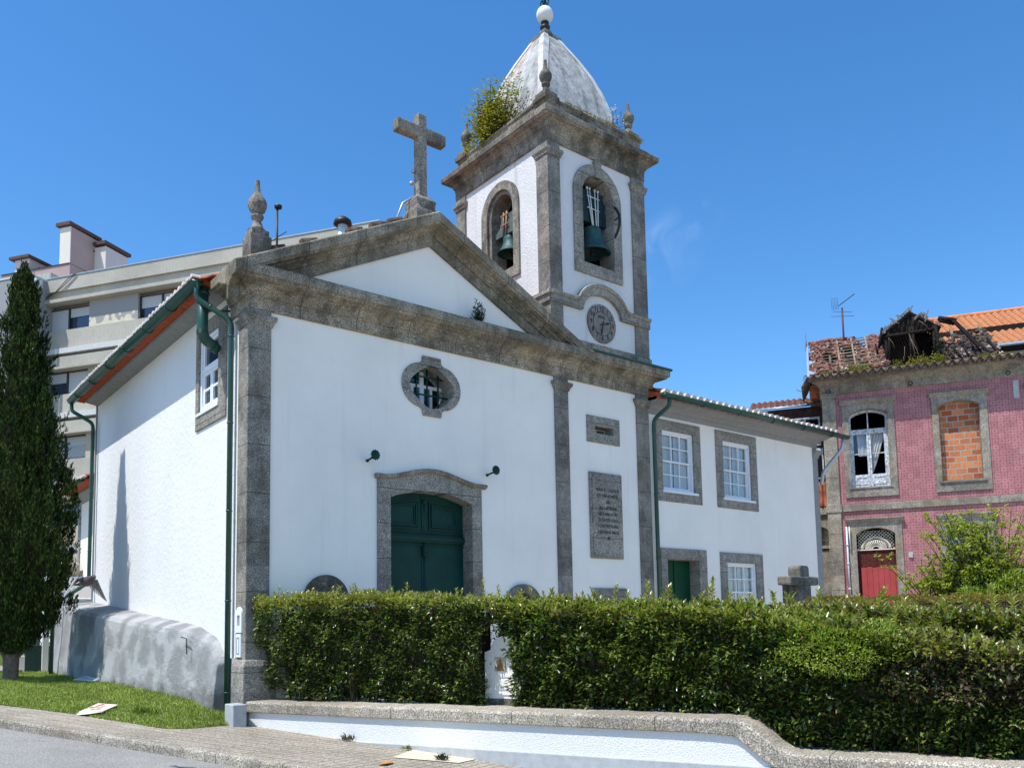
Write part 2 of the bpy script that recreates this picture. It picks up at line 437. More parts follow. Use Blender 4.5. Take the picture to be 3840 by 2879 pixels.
def gz(x, y): return 0.20 - 0.07 * x + 0.045 * y         # lie of the street
def tiles(mb, A, along, up, L, H, per=0.235, r=0.065, course=0.36, seg=8, rnd=0.0):
    A = Vector(A); along = Vector(along).normalized(); up = Vector(up).normalized()
    nr = along.cross(up).normalized()
    if nr.z < 0: nr = -nr
    ni = int(L / per * seg) + 1; nj = max(1, int(math.ceil(H / course)))
    def h(i):
        t = (i % seg) / seg
        return r * math.sin(PI * t / 0.6) if t < 0.6 else -0.45 * r * math.sin(PI * (t - 0.6) / 0.4)
    rows = []
    for j in range(nj):
        j0 = j * H / nj; j1 = (j + 1) * H / nj + 0.02
        for q, (d, lift) in enumerate(((j0, 0.0), (j0, 0.032), (j1, 0.012))):
            if q == 0 and j == 0: lift = 0.004
            rows.append([A + along * (i * per / seg) + up * d + nr * (h(i) + lift + (rnd * random.uniform(-1, 1) if rnd else 0)) for i in range(ni)])
    P = [p for r_ in rows for p in r_]; F = []
    for j in range(len(rows) - 1):
        F += [(j * ni + i, j * ni + i + 1, (j + 1) * ni + i + 1, (j + 1) * ni + i) for i in range(ni - 1)]
    mb.add(P, F, True)

def halfdiscs(mb, A, along, out, L, per=0.235, r=0.075, depth=0.06, ph=0.3, jit=0.0):
    A = Vector(A); along = Vector(along).normalized(); out = Vector(out).normalized()
    n = int(L / per)
    for i in range(n):
        c = A + along * ((i + ph) * per) + Vector((0, 0, random.uniform(-jit, jit)))
        rr = r * random.uniform(0.9, 1.08)
        P = []
        for o in (0, depth):
            P += [c + along * (rr * math.cos(PI * k / 8)) + Vector((0, 0, rr * math.sin(PI * k / 8))) + out * o for k in range(9)]
        F = [tuple(range(9)), tuple(range(9, 18))] + [(k, (k + 1) % 9, (k + 1) % 9 + 9, k + 9) for k in range(9)]
        mb.add(P, F)

def gutter(mb, path, r=0.085):
    # half-round open trough along a straight path
    a, b = Vector(path[0]), Vector(path[1]); d = (b - a).normalized(); sd = d.cross(Vector((0, 0, 1))).normalized()
    P = []; n = 9
    for p in (a, b):
        for rr in (r, r - 0.012):
            P += [p + sd * (rr * math.cos(PI + PI * k / (n - 1))) + Vector((0, 0, rr * math.sin(PI + PI * k / (n - 1)))) for k in range(n)]
    F = []
    for k in range(n - 1):
        F += [(k, k + 1, 2 * n + k + 1, 2 * n + k), (n + k, n + k + 1, 3 * n + k + 1, 3 * n + k)]
    F += [(0, n, 3 * n, 2 * n), (n - 1, 2 * n - 1, 4 * n - 1, 3 * n - 1)]
    F += [tuple(range(0, n)), tuple(range(2 * n, 3 * n))]
    mb.add(P, F, True)
    mb.tube([a + sd * r, b + sd * r], 0.012, 6); mb.tube([a - sd * r, b - sd * r], 0.012, 6)
    L = (b - a).length; k = int(L / 1.5)
    for i in range(1, k + 1):
        c = a + d * (L * i / (k + 0.6))
        mb.tube([c + sd * (r * 1.12 * math.cos(PI + PI * t / 8)) + Vector((0, 0, r * 1.12 * math.sin(PI + PI * t / 8))) for t in range(9)], 0.011, 6)

FIN = [(0.10, 0.0), (0.155, 0.01), (0.10, 0.07), (0.07, 0.16), (0.065, 0.22), (0.10, 0.235), (0.105, 0.275), (0.075, 0.29),
       (0.075, 0.31), (0.125, 0.36), (0.155, 0.44), (0.155, 0.50), (0.125, 0.57), (0.08, 0.63), (0.05, 0.70), (0.038, 0.80), (0.036, 0.88), (0.015, 0.90)]

# ================================================================== THE CHAPEL
church = thing('church', 'white chapel with dark granite pilasters, pediment and square bell tower', 'church', (3.4, 0, 0.2))
mb = M()
door_hole = segtop(2.54, 4.37, -0.29, 3.95, 0.18)
def quatre(cx, cz, w, h, lw):     # lobed outline: side lobes and square ears at top and foot
    pts = []
    sx = w - lw                   # centre of side lobes
    pts += [(cx + lw, cz + h), (cx - lw, cz + h)]
    n = 14
    a0 = math.radians(62)
    rr = h * 0.74; cxl = cx - (w - rr)
    pts += [(cx - lw - 0.015, cz + h * 0.80)]
    pts += [(cxl + rr * math.cos(a), cz + rr * math.sin(a)) for a in [PI / 2 + 0.12 + (PI - 0.24) * i / n for i in range(n + 1)]]
    pts += [(cx - lw - 0.015, cz - h * 0.80), (cx - lw, cz - h), (cx + lw, cz - h), (cx + lw + 0.015, cz - h * 0.80)]
    cxr = cx + (w - rr)
    pts += [(cxr + rr * math.cos(a), cz + rr * math.sin(a)) for a in [-PI / 2 + 0.12 + (PI - 0.24) * i / n for i in range(n + 1)]]
    pts += [(cx + lw + 0.015, cz + h * 0.80)]
    return pts
def lobed(cx, cz, w, h, e):       # inner quatrefoil: four round lobes
    r = min(w, h) * 0.52; ps = []
    for k in range(48):
        t = 2 * PI * k / 48
        rad = 1 / ((abs(math.cos(t)) ** 2.6 + abs(math.sin(t)) ** 2.6) ** (1 / 2.6))
        f = 1 - 0.17 * (math.sin(2 * t) ** 2)
        ps.append((cx + w * rad * f * math.cos(t), cz + h * rad * f * math.sin(t)))
    return ps
q_out = quatre(3.465, 6.055, 0.645, 0.56, 0.20)
q_in = lobed(3.475, 6.035, 0.485, 0.395, 0)
slit_in = rect(7.65, 8.215, 5.735, 5.895)
fw_outer = rect(0.0, 9.36, -0.3, 6.80)
mb.slab(FF, [fw_outer, door_hole, lobed(3.475, 6.035, 0.52, 0.43, 0), rect(7.62, 8.245, 5.70, 5.93), archtop(5.37, 5.79, 1.17, 2.10, 0.20), rect(7.72, 8.23, 1.37, 2.17)], 0.0, -0.5)
build('front_wall', mb, MT['plaster'], church)
mb = M(); mb.slab(FF, [[(0.1, 6.801), (6.478, 6.801), (6.478, 7.6), (3.44, 9.15), (0.1, 7.5)]], 0.0, -0.4)
build('pediment_wall', mb, MT['plaster'], church)
mb = M(); mb.slab(FL, [rect(0.5, 9.75, -0.3, 7.40), rect(1.30, 2.33, 5.49, 6.91)], 0.0, -0.5)
build('side_wall', mb, MT['plaster_rough'], church)
mb = M(); mb.box(FF, 0.5, 7.2, -9.75, -9.4, -0.3, 7.4); mb.box(FF, 6.9, 7.2, -9.4, -0.5, -0.3, 7.4)
build('rear_wall', mb, MT['plaster'], church)
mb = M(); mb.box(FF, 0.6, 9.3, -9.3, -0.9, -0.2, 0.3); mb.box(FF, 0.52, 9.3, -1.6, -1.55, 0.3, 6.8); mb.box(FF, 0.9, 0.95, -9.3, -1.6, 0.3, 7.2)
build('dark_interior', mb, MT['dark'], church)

# pilasters
def pilaster(a0, a1, z0, z1, corner=None, fr=FF, cap=True):
    mb = M()
    if corner == 'L':
        mb.box(FF, -0.04, a1, -0.37, 0.04, z0, z1)
        path = [(-0.04, 0.37), (-0.04, -0.04), (a1, -0.04), (a1, 0.0)]
    else:
        mb.box(FF, a0, a1, -0.1, 0.04, z0, z1)
        path = [(a0, 0.0), (a0, -0.04), (a1, -0.04), (a1, 0.0)]
    if cap: mb.sweep(path, [(-0.01, z1 - 0.28), (0.018, z1 - 0.28), (0.025, z1 - 0.24), (0.055, z1 - 0.19), (0.075, z1 - 0.17), (0.078, z1 - 0.11), (-0.01, z1 - 0.09)])
    return mb
build('corner_pilaster', pilaster(0, 0.35, 0.2, 6.79, 'L'), MT['granite_z'], church, bevel=0.012)
build('pilaster', pilaster(6.5, 6.88, 0.2, 6.79), MT['granite_z'], church, bevel=0.012)
build('pilaster', pilaster(8.96, 9.36, 0.2, 6.79), MT['granite_z'], church, bevel=0.012)
mb = M()
mb.add([FF.p(a, o, z) for z, e in ((0.2, 0.09), (1.08, 0.085), (1.19, 0.045)) for a, o in ((-e, -0.42), (0.36 + e, -0.42), (0.36 + e, e), (-e, e))],
       [(0, 1, 2, 3), (8, 9, 10, 11)] + [(j * 4 + i, j * 4 + (i + 1) % 4, j * 4 + 4 + (i + 1) % 4, j * 4 + 4 + i) for j in range(2) for i in range(4)])
build('pilaster_pedestal', mb, MT['granite'], church, bevel=0.02)
mb = M(); mb.box(FF, -0.31, -0.095, -0.06, 0.28, 0.05, 0.53)
build('corner_block', mb, MT['grey_smooth'], church, bevel=0.015)

# cornice
CP = [(-0.02, 6.785), (0.05, 6.785), (0.05, 6.985), (0.085, 6.99), (0.085, 7.03), (0.105, 7.035), (0.115, 7.085), (0.165, 7.135), (0.215, 7.15), (0.215, 7.175), (0.335, 7.185), (0.335, 7.225), (0.385, 7.23), (0.39, 7.37), (0.37, 7.395), (0.33, 7.415), (-0.02, 7.46)]
mb = M(); mb.sweep([(0, 0.72), (0, 0), (9.36, 0), (9.36, 0.6)], CP)
build('cornice', mb, MT['granite_x'], church, bevel=0.008)
mb = M(); mb.sweep([(7.32, 0), (9.36, 0), (9.36, 0.6)], [(0.30, 7.425), (0.415, 7.40), (0.415, 7.37), (0.425, 7.37), (0.425, 7.412), (0.30, 7.44)])
build('cornice_flashing', mb, MT['green_pipe'], church)
RP = [(0.0, -0.56), (0.06, -0.56), (0.06, -0.36), (0.10, -0.355), (0.10, -0.33), (0.14, -0.285), (0.20, -0.26), (0.20, -0.235), (0.34, -0.225), (0.34, -0.195), (0.385, -0.19), (0.39, -0.03), (0.37, -0.01), (0.33, 0.0), (-0.30, 0.02), (-0.30, -0.2), (0.0, -0.3)]
mb = M(); mb.run(FF, [(-0.385, 7.395), (3.44, 9.30), (7.36, 7.34)], RP)
build('raking_cornice', mb, MT['granite_x'], church, bevel=0.008)

# roof
mb = M()
tiles(mb, (-0.52, 1.0, 7.44), (0, 1, 0), (3.96, 0, 1.82), 9.1, 4.36, 0.21, 0.055)
tiles(mb, (7.7, 0.42, 7.45), (0, 1, 0), (-4.26, 0, 1.83), 9.6, 4.63, 0.21, 0.055)
mb.tube([(3.44, 0.4, 9.27), (3.44, 10.0, 9.27)], 0.10, 8)
roof = build('roof', mb, MT['terracotta'], church)
mb = M(); halfdiscs(mb, (-0.655, 0.82, 7.43), (0, 1, 0), (1, 0, 0), 9.2, 0.21, 0.072, 0.14, 0.3, 0.012)
build('tile_end', mb, MT['mortar'], roof)
mb = M()
for i in range(46):
    y = 0.74 + i * 0.2
    mb.add([(-0.26, y, 7.35), (-0.26, y + 0.19, 7.35), (-0.60, y + 0.19, 7.37), (-0.60, y, 7.37), (-0.26, y + 0.095, 7.385), (-0.60, y + 0.095, 7.405)],
           [(0, 4, 5, 3), (4, 1, 2, 5)])
build('eave_tile', mb, MT['tile_soffit'], roof)
mb = M()
for a, h in ((0.50, 0.20), (1.08, 0.17), (1.95, 0.19), (2.42, 0.19), (2.78, 0.22)):
    z = 9.30 - abs(3.44 - a) * 0.5
    mb = M(); mb.tube([FF.p(a - 0.15, -0.10, z + 0.02), FF.p(a + 0.13, -0.10, z + h * 0.55)], [0.10, 0.115], 6)
    build('verge_tile', mb, MT['tile_dark'], roof)
mb = M(); mb.sweep([(0, 9.75), (0, 0.72)], [(0, 7.27), (0.03, 7.27), (0.08, 7.29), (0.20, 7.31), (0.28, 7.325), (0.30, 7.36), (0, 7.42)])
mb.box(FL, 9.75, 9.80, -0.2, 0.03, -0.2, 7.4)
build('eave_cove', mb, MT['grey_paint'], church)
gt = M(); gutter(gt, [(-0.57, 0.80, 7.375), (-0.57, 9.95, 7.375)], 0.095)
build('gutter', gt, MT['green_pipe'], church)
def pipe(path, r, name, parent, rings=True, mat='green_pipe'):
    p = M()
    pts = [Vector(path[0])]
    for i in range(1, len(path) - 1):       # rounded elbows
        a, b, c = Vector(path[i - 1]), Vector(path[i]), Vector(path[i + 1])
        q = min((a - b).length, (c - b).length) * 0.35; q = min(q, 0.12)
        s0 = b + (a - b).normalized() * q; s1 = b + (c - b).normalized() * q
        for t in (0, .25, .5, .75, 1): pts.append(s0.lerp(b, t).lerp(b.lerp(s1, t), t))
    pts.append(Vector(path[-1]))
    p.tube(pts, r, 12)
    if rings:
        for i in range(len(path) - 1):
            a, b = Vector(path[i]), Vector(path[i + 1]); L = (b - a).length; d = (b - a) / L
            for t in np.arange(0.25, L - 0.1, 1.45):
                p.tube([a + d * t, a + d * (t + 0.02)], r * 1.16, 12)
    return build(name, p, MT[mat], parent)
pipe([(-0.57, 0.84, 7.33), (-0.57, 0.84, 7.08), (-0.09, 0.56, 6.72), (-0.09, 0.56, 0.32)], 0.046, 'downpipe', church)
pipe([(-0.57, 9.88, 7.32), (-0.57, 9.86, 7.10), (-0.13, 9.62, 6.80), (-0.13, 9.62, 2.95), (-0.16, 9.60, 2.86), (-0.96, 9.24, 2.33), (-0.97, 9.22, 0.6)], 0.045, 'downpipe', church)
# side window
sw = M(); sw.slab(FL, [rect(0.96, 2.45, 5.22, 7.13), rect(1.33, 2.30, 5.52, 6.88)], 0.03, -0.32)
w = build('side_window', sw, MT['granite'], church, bevel=0.01)
p = M(); p.box(FL, 1.33, 2.30, -0.075, -0.07, 5.52, 6.88); build('pane', p, MT['blue_glass'], w)
p = M()
p.slab(FL, [rect(1.33, 2.30, 5.52, 6.88), rect(1.41, 2.22, 5.60, 6.81)], -0.01, -0.12)
p.slab(FL, [rect(1.41, 2.22, 6.30, 6.81), rect(1.47, 2.16, 6.36, 6.76)], -0.035, -0.10)
for a0 in (1.41, 1.82): p.slab(FL, [rect(a0, a0 + 0.40, 5.60, 6.24), rect(a0 + 0.065, a0 + 0.335, 5.67, 5.905), rect(a0 + 0.065, a0 + 0.335, 5.945, 6.19)], -0.04, -0.10)
p.box(FL, 1.41, 2.22, -0.11, -0.02, 6.235, 6.305); p.box(FL, 1.27, 2.36, -0.12, 0.05, 5.47, 5.518)
build('window_frame', p, MT['white'], w)
# fat elbow pipe hanging from the eave beside the window
pipe([(-0.42, 0.98, 7.34), (-0.42, 0.98, 6.50), (-0.12, 1.12, 6.38)], 0.092, 'flue_pipe', church)
mb = M(); mb.tube([(-0.42, 0.98, 7.22), (-0.42, 0.98, 7.26)], 0.11, 14); mb.tube([(-0.42, 0.98, 6.95), (0.0, 0.72, 6.95)], 0.018, 6)
for t in range(5): mb.tube([(-0.42, 0.98, 6.54 + t * 0.016), (-0.42, 0.98, 6.546 + t * 0.016)], 0.098, 12)
build('pipe_collar', mb, MT['green_pipe'], church)

# battered rubble plinth along the side wall
mb = M(); rows = []
ys = np.concatenate([np.linspace(0.80, 1.5, 8), np.linspace(1.7, 9.8, 42)])
for y in ys:
    e = min(1.0, max(0.0, (y - 0.80) / 0.35)); e = math.sqrt(1 - (1 - e) ** 2)
    wl = np.interp(y, [0.8, 1.05, 1.3, 2.15, 3.85, 7.76, 9.8], [1.12, 1.40, 1.54, 1.74, 1.89, 2.24, 2.42])
    top = wl - (1 - e) * 0.0
    ow = (0.13 + 0.064 * y) * (0.7 + 0.3 * e)
    j = 0.010 * math.sin(y * 3.1) + 0.006 * math.sin(y * 7.7 + 1)
    gnd = gz(-0.5, y) - 0.25
    edge = top - 0.20 * e
    prof = [(-0.02, top), (ow * 0.5, top - 0.05 * e), (ow * 0.88 + j, top - 0.11 * e), (ow + j, top - 0.19 * e), (ow + 0.025 + j, top - 0.33 * e - 0.02),
            (ow + 0.06 + j * 2, (edge + gnd) / 2 + 0.1), (ow + 0.10 + j, (edge + gnd) / 2 - 0.3), (ow + 0.12, gnd), (-0.02, gnd)]
    rows.append([Vector((-o, y, z)) for o, z in prof])
k = len(rows[0]); P = [q for r in rows for q in r]; F = []
for i in range(len(rows) - 1):
    F += [(i * k + a, i * k + (a + 1) % k, (i + 1) * k + (a + 1) % k, (i + 1) * k + a) for a in range(k)]
F += [tuple(range(k)), tuple(range(len(P) - k, len(P)))]
mb.add(P, F, True)
pl = build('plinth', mb, MT['plinth'], church)
sb = pl.modifiers.new('sub', 'SUBSURF'); sb.subdivision_type = 'SIMPLE'; sb.levels = 3; sb.render_levels = 3
tx = bpy.data.textures.new('lump', 'CLOUDS'); tx.noise_scale = 0.16; tx.noise_depth = 3
dm = pl.modifiers.new('lump', 'DISPLACE'); dm.texture = tx; dm.texture_coords = 'GLOBAL'; dm.strength = 0.0; dm.mid_level = 0.5
mb = M(); mb.box(FL, 0.42, 0.82, -0.2, 0.035, 0.0, 1.20)
build('wall_base', mb, MT['grey_smooth'], church)
mb = M()
hx = -0.345
mb.tube([(hx, 1.72, 1.26), (hx - 0.01, 1.72, 1.52), (hx, 2.02, 1.545)], 0.009, 6)
build('crack_line', mb, MT['black'], pl)  # thin black tube drawn in place of an angled crack

# niche sticker with two small plaques on the corner pilaster
mb = M(); mb.slab(FL, [archtop(0.06, 0.30, 1.60, 1.90, 0.10), rect(0.13, 0.24, 1.70, 1.87)], 0.065, 0.0)
mb.slab(FL, [rect(0.08, 0.28, 1.22, 1.58)], 0.065, 0.0)
nb = build('alms_box', mb, MT['white'], church, bevel=0.008)
mb = M(); mb.box(FL, 0.13, 0.24, 0.041, 0.044, 1.70, 1.87); build('niche', mb, MT['steel'], nb)
mb = M(); mb.slab(FL, [circ(0.17, 1.78, 0.022, 0.07)], 0.05, 0.045); build('figure', mb, MT['rod_rust'], nb)
mb = M(); mb.slab(FL, [rect(0.13, 0.24, 1.27, 1.53), rect(0.145, 0.225, 1.285, 1.515)], 0.072, 0.065); build('slot_frame', mb, MT['steel'], nb)

# door
mb = M()
inner = segtop(2.57, 4.34, -0.3, 3.93, 0.17)
outer = [(2.31, -0.3), (4.57, -0.3), (4.57, 4.25)]
def capz(a):
    t = (a - 3.45) / 1.0
    if abs(t) > 1.0: return 4.25
    return 4.25 + 0.185 * (0.5 + 0.5 * math.cos(PI * t)) ** 0.8
outer += [(a, capz(a)) for a in np.linspace(4.45, 2.45, 21)] + [(2.31, 4.25)]
mb.slab(FF, [outer, inner], 0.035, -0.34)
ds = build('door_surround', mb, MT['granite'], church, bevel=0.01)
mb = M(); aa = list(np.linspace(2.26, 4.66, 29))
mb.run(FF, [(a, capz(a)) for a in aa], [(0.03, -0.012), (0.07, -0.005), (0.105, 0.02), (0.115, 0.045), (0.10, 0.07), (0.03, 0.075), (-0.0, 0.07), (-0.0, -0.01)])
build('door_hood', mb, MT['granite_cross'], ds, bevel=0.006)
mb = M(); mb.slab(FF, [segtop(2.57, 4.34, 0.3, 3.93, 0.17)], -0.28, -0.33)
dr = build('door', mb, MT['green'], church)
dd = -0.28
mb = M(); mb.box(FF, 2.57, 4.34, dd, dd + 0.05, 3.19, 3.33); mb.box(FF, 2.57, 4.34, dd, dd + 0.075, 3.225, 3.295); mb.box(FF, 2.57, 4.34, dd, dd + 0.03, 3.36, 3.39)
mb.box(FF, 2.57, 4.34, dd, dd + 0.03, 3.12, 3.15)
build('transom', mb, MT['green'], dr, bevel=0.01)
mb = M(); mb.tube([FF.p(3.45, dd, 0.4), FF.p(3.45, dd, 2.98)], 0.028, 8); mb.box(FF, 3.40, 3.50, dd, dd + 0.012, 0.4, 3.1)
mb.tube([FF.p(3.45, dd, 3.39), FF.p(3.45, dd, 3.92)], 0.03, 8); mb.box(FF, 3.40, 3.50, dd, dd + 0.02, 3.36, 4.05)
mb.lathe(FF.p(3.45, dd + 0.03, 2.93), [(0.02, 0), (0.055, 0.02), (0.05, 0.06), (0.03, 0.08), (0.055, 0.12), (0.05, 0.17), (0.02, 0.22), (0.01, 0.26)], 10)
mb.lathe(FF.p(3.45, dd + 0.03, 3.90), [(0.03, 0), (0.05, 0.02), (0.05, 0.06), (0.03, 0.09)], 10)
build('astragal', mb, MT['green'], dr)
for a0, a1, sg in ((2.68, 3.34, 1), (3.56, 4.22, -1)):
    mb = M()
    for e, d0 in ((0, 0.03), (0.045, 0.042), (0.075, 0.02)):
        def zt(a): return 3.83 - e + 0.11 * (1 - ((a - 3.45) / 0.9) ** 2)
        def lp(e2): return [(a0 + e2, 3.43 + e2), (a1 - e2, 3.43 + e2)] + [(a, 3.83 - e2 + 0.13 * (1 - ((a - 3.45) / 0.95) ** 2)) for a in np.linspace(a1 - e2, a0 + e2, 9)]
        mb.slab(FF, [lp(e), lp(e + 0.028)], dd + d0, dd - 0.01)
    build('door_panel', mb, MT['green'], dr, bevel=0.004)

# quatrefoil window
mb = M(); mb.slab(FF, [q_out, q_in], 0.035, -0.38)
qw = build('quatrefoil_window', mb, MT['granite'], church, bevel=0.01)
mb = M()
for z in (5.93, 6.27): mb.tube([FF.p(2.97, -0.14, z), FF.p(3.99, -0.14, z)], 0.018, 8)
for a in (3.24, 3.475, 3.72): mb.tube([FF.p(a, -0.16, 5.6), FF.p(a, -0.16, 6.46)], 0.018, 8)
build('iron_grille', mb, MT['green'], qw)
mb = M(); mb.slab(FF, [rect(2.95, 4.05, 5.6, 6.5), rect(3.05, 3.24, 5.66, 6.12), rect(3.29, 3.43, 5.66, 6.12), rect(3.52, 3.66, 5.66, 6.12), rect(3.71, 3.96, 5.66, 6.12), rect(3.05, 3.43, 6.18, 6.44), rect(3.52, 3.96, 6.18, 6.44)], -0.34, -0.38)
build('window_frame', mb, MT['white'], qw)
mb = M(); mb.box(FF, 2.95, 4.05, -0.36, -0.362, 5.6, 6.5); build('pane', mb, MT['glass'], qw)
# lamp brackets
for a in (2.12, 4.73):
    br = M(); br.lathe((0, 0, 0), [(0.001, 0), (0.075, 0.0), (0.078, 0.012), (0.06, 0.022), (0.03, 0.03), (0.028, 0.045)], 20)
    for i in range(12):
        t = 2 * PI * i / 12; br.lathe((0.078 * math.cos(t), 0.078 * math.sin(t), 0), [(0.016, 0), (0.018, 0.01), (0.008, 0.02)], 6)
    br.v = [tuple(FF.p(a + x, z + 0.28, 4.585 + y)) for x, y, z in br.v]
    br.tube([FF.p(a, 0.0, 4.53), FF.p(a, 0.28, 4.57)], 0.018, 8); br.tube([FF.p(a, 0.0, 4.53), FF.p(a, 0.02, 4.53)], 0.028, 8)
    build('lamp_bracket', br, MT['green'], church)
# slit window
mb = M(); mb.slab(FF, [rect(7.41, 8.405, 5.525, 6.11), slit_in], 0.03, -0.25)
sl_ = build('slit_window', mb, MT['granite'], church, bevel=0.01)
mb = M(); mb.slab(FF, [rect(7.64, 8.22, 5.73, 5.90), rect(7.67, 7.92, 5.75, 5.88), rect(7.95, 8.2, 5.75, 5.88)], -0.24, -0.27); build('window_frame', mb, MT['white'], sl_)
# plaque
mb = M(); mb.slab(FF, [rect(7.43, 8.40, 3.03, 4.88)], 0.045, 0)
pq = build('plaque', mb, MT['granite'], church, bevel=0.008)
ins = 0.055; n_ = 0.05
oc = [(7.43 + ins + n_, 3.03 + ins), (8.40 - ins - n_, 3.03 + ins), (8.40 - ins - n_, 3.03 + ins + n_), (8.40 - ins, 3.03 + ins + n_), (8.40 - ins, 4.88 - ins - n_), (8.40 - ins - n_, 4.88 - ins - n_), (8.40 - ins - n_, 4.88 - ins), (7.43 + ins + n_, 4.88 - ins), (7.43 + ins + n_, 4.88 - ins - n_), (7.43 + ins, 4.88 - ins - n_), (7.43 + ins, 3.03 + ins + n_), (7.43 + ins + n_, 3.03 + ins + n_)]
mb = M(); mb.slab(FF, [oc], 0.066, 0.03)
build('plaque_field', mb, MT['granite'], pq, bevel=0.006)
rows = ["MANDOU CONSTRUIR", "ESTA TORRE NO ANNO DE", "1884", "O Ill.mo Snr ANTONIO MIGUEL", "GARCIA DESVELADO PRO-", "TECTOR D'ESTA CAPELLA", "A QUAL FOI RESTAURADA", "A SUA CUSTA NO ANNO DE", "1883"]
for i, t in enumerate(rows):
    sx = min(0.95, 0.62 / (0.067 * max(1, len(t)) * 0.62)) if len(t) > 6 else 0.8
    text('inscription', t, 0.10, FF, 7.93, 0.068, 4.50 - i * 0.13, MT['black'], pq, sx=sx * 0.72, depth=0.002)
# arched stone, font niche and small opening half hidden by the hedge
mb = M(); mb.slab(FF, [archtop(0.93, 1.75, 0.3, 2.12, 0.41)], 0.05, 0.0)
build('blind_arch', mb, MT['granite_dark'], church, bevel=0.01)
mb = M(); mb.slab(FF, [archtop(5.10, 6.02, 0.3, 2.02, 0.43), archtop(5.40, 5.76, 1.2, 2.10, 0.17)], 0.06, -0.2)
build('font_niche', mb, MT['granite_dark'], church, bevel=0.01)
mb = M(); mb.box(FF, 5.38, 5.78, -0.2, -0.22, 1.2, 2.3); build('niche_back', mb, MT['rod_rust'], church)
mb = M(); mb.slab(FF, [rect(7.46, 8.48, 1.0, 2.40), rect(7.75, 8.2, 1.4, 2.14)], 0.035, -0.2)
build('low_window', mb, MT['granite'], church, bevel=0.01)

# pediment cross
mb = M()
mb.add([FF.p(3.43 + sx * h, -0.26 + sy * h, z) for h, z in ((0.26, 9.1), (0.24, 9.45), (0.205, 9.55), (0.215, 9.66), (0.225, 9.68), (0.15, 9.78)) for sx, sy in ((-1, -1), (1, -1), (1, 1), (-1, 1))],
       [(0, 1, 2, 3), (20, 21, 22, 23)] + [(j * 4 + i, j * 4 + (i + 1) % 4, j * 4 + 4 + (i + 1) % 4, j * 4 + 4 + i) for j in range(5) for i in range(4)])
cr = build('pediment_cross', mb, MT['granite_cross'], church, bevel=0.012)
mb = M(); mb.box(FF, 3.34, 3.53, -0.35, -0.16, 9.7, 11.45)
build('cross_shaft', mb, MT['granite_cross'], cr, bevel=0.02)
mb = M(); mb.box(FF, 2.88, 3.97, -0.345, -0.155, 10.97, 11.20)
build('cross_arm', mb, MT['granite_cross'], cr, bevel=0.022)
mb = M(); mb.tube([(3.02, 0.35, 9.05), (2.98, 0.35, 9.35), (3.08, 0.33, 9.62), (3.3, 0.3, 9.8)], 0.022, 8); mb.tube([(3.20, 0.32, 9.3), (3.22, 0.32, 9.62)], 0.014, 6)
mb.lathe((3.30, 0.30, 10.28), [(0.02, 0), (0.045, 0.01), (0.045, 0.05), (0.02, 0.06)], 8); mb.lathe((3.28, 0.33, 10.05), [(0.03, 0), (0.05, 0.02), (0.03, 0.06)], 8)
build('cable_conduit', mb, MT['steel'], cr)
# pediment corner finial
mb = M(); mb.box(FF, 0.0, 0.36, -0.36, 0.0, 7.45, 8.06); mb.box(FF, 0.03, 0.33, -0.33, -0.03, 8.06, 8.17)
fn = build('finial', mb, MT['granite_cross'], church, bevel=0.012)
mb = M(); mb.lathe((0.18, 0.18, 8.17), FIN, 22); build('urn', mb, MT['granite_cross'], fn)
# rod lamp and vent on the roof
mb = M(); mb.tube([(1.31, 2.0, 8.2), (1.31, 2.0, 9.70)], 0.022, 8); mb.lathe((1.33, 2.0, 9.66), [(0.03, 0), (0.07, 0.01), (0.075, 0.06), (0.03, 0.08)], 10); mb.tube([(1.1, 2.0, 8.9), (1.5, 2.0, 9.25)], 0.008, 6)
build('roof_lamp', mb, MT['black'], church)
mb = M(); mb.tube([(2.70, 2.0, 8.8), (2.70, 2.0, 9.78)], 0.10, 14); vp = build('vent_pipe', mb, MT['rod_white'], church)
mb = M(); mb.lathe((2.70, 2.0, 9.72), [(0.15, 0), (0.19, 0.02), (0.17, 0.10), (0.10, 0.16), (0.03, 0.18)], 14); build('vent_hood', mb, MT['black'], vp)

# ------------------------------------------------------------------ tower (still part of the chapel)
TW = 2.94; TD = 3.28
ft_in = archtop(7.45, 8.40, 9.50, 11.09, 0.48); fl_in = archtop(1.235, 2.005, 9.55, 11.0, 0.39)
mb = M()
FTH = archtop(7.42, 8.43, 9.47, 11.09, 0.51); FLH = archtop(1.12, 2.12, 9.52, 11.0, 0.51)
mb.slab(FF, [rect(6.48, 9.42, 6.802, 12.0), FTH], 0.0, -0.42)
mb.slab(FT, [rect(0.42, 2.86, 6.7, 12.0), FLH], 0.0, -0.42)
R_ = Fr((9.42, 0), (0, 1), (1, 0)); B_ = Fr((0, 3.28), (1, 0), (0, 1))
mb.slab(R_, [rect(0.42, 2.86, 6.7, 12.0), fl_in], 0.0, -0.42)
mb.slab(B_, [rect(6.48, 9.42, 6.7, 12.0)], 0.0, -0.42)
build('tower_wall', mb, MT['plaster_old'], church)
mb = M(); mb.box(FF, 6.9, 9.0, -2.86, -0.42, 9.3, 9.4); mb.box(FF, 6.9, 9.0, -2.86, -0.42, 11.95, 12.1)
build('belfry_floor', mb, MT['granite_dark'], church)
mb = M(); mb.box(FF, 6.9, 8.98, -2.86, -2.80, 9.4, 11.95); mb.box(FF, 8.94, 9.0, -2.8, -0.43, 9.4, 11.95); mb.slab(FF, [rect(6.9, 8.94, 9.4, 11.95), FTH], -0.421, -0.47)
build('belfry_lining', mb, plain('dark_red_lining', (0.06, 0.03, 0.022), 0.95, 0.1, var=0.6, scale=2), church)  # dark lining added so the belfry's inside reads as shaded
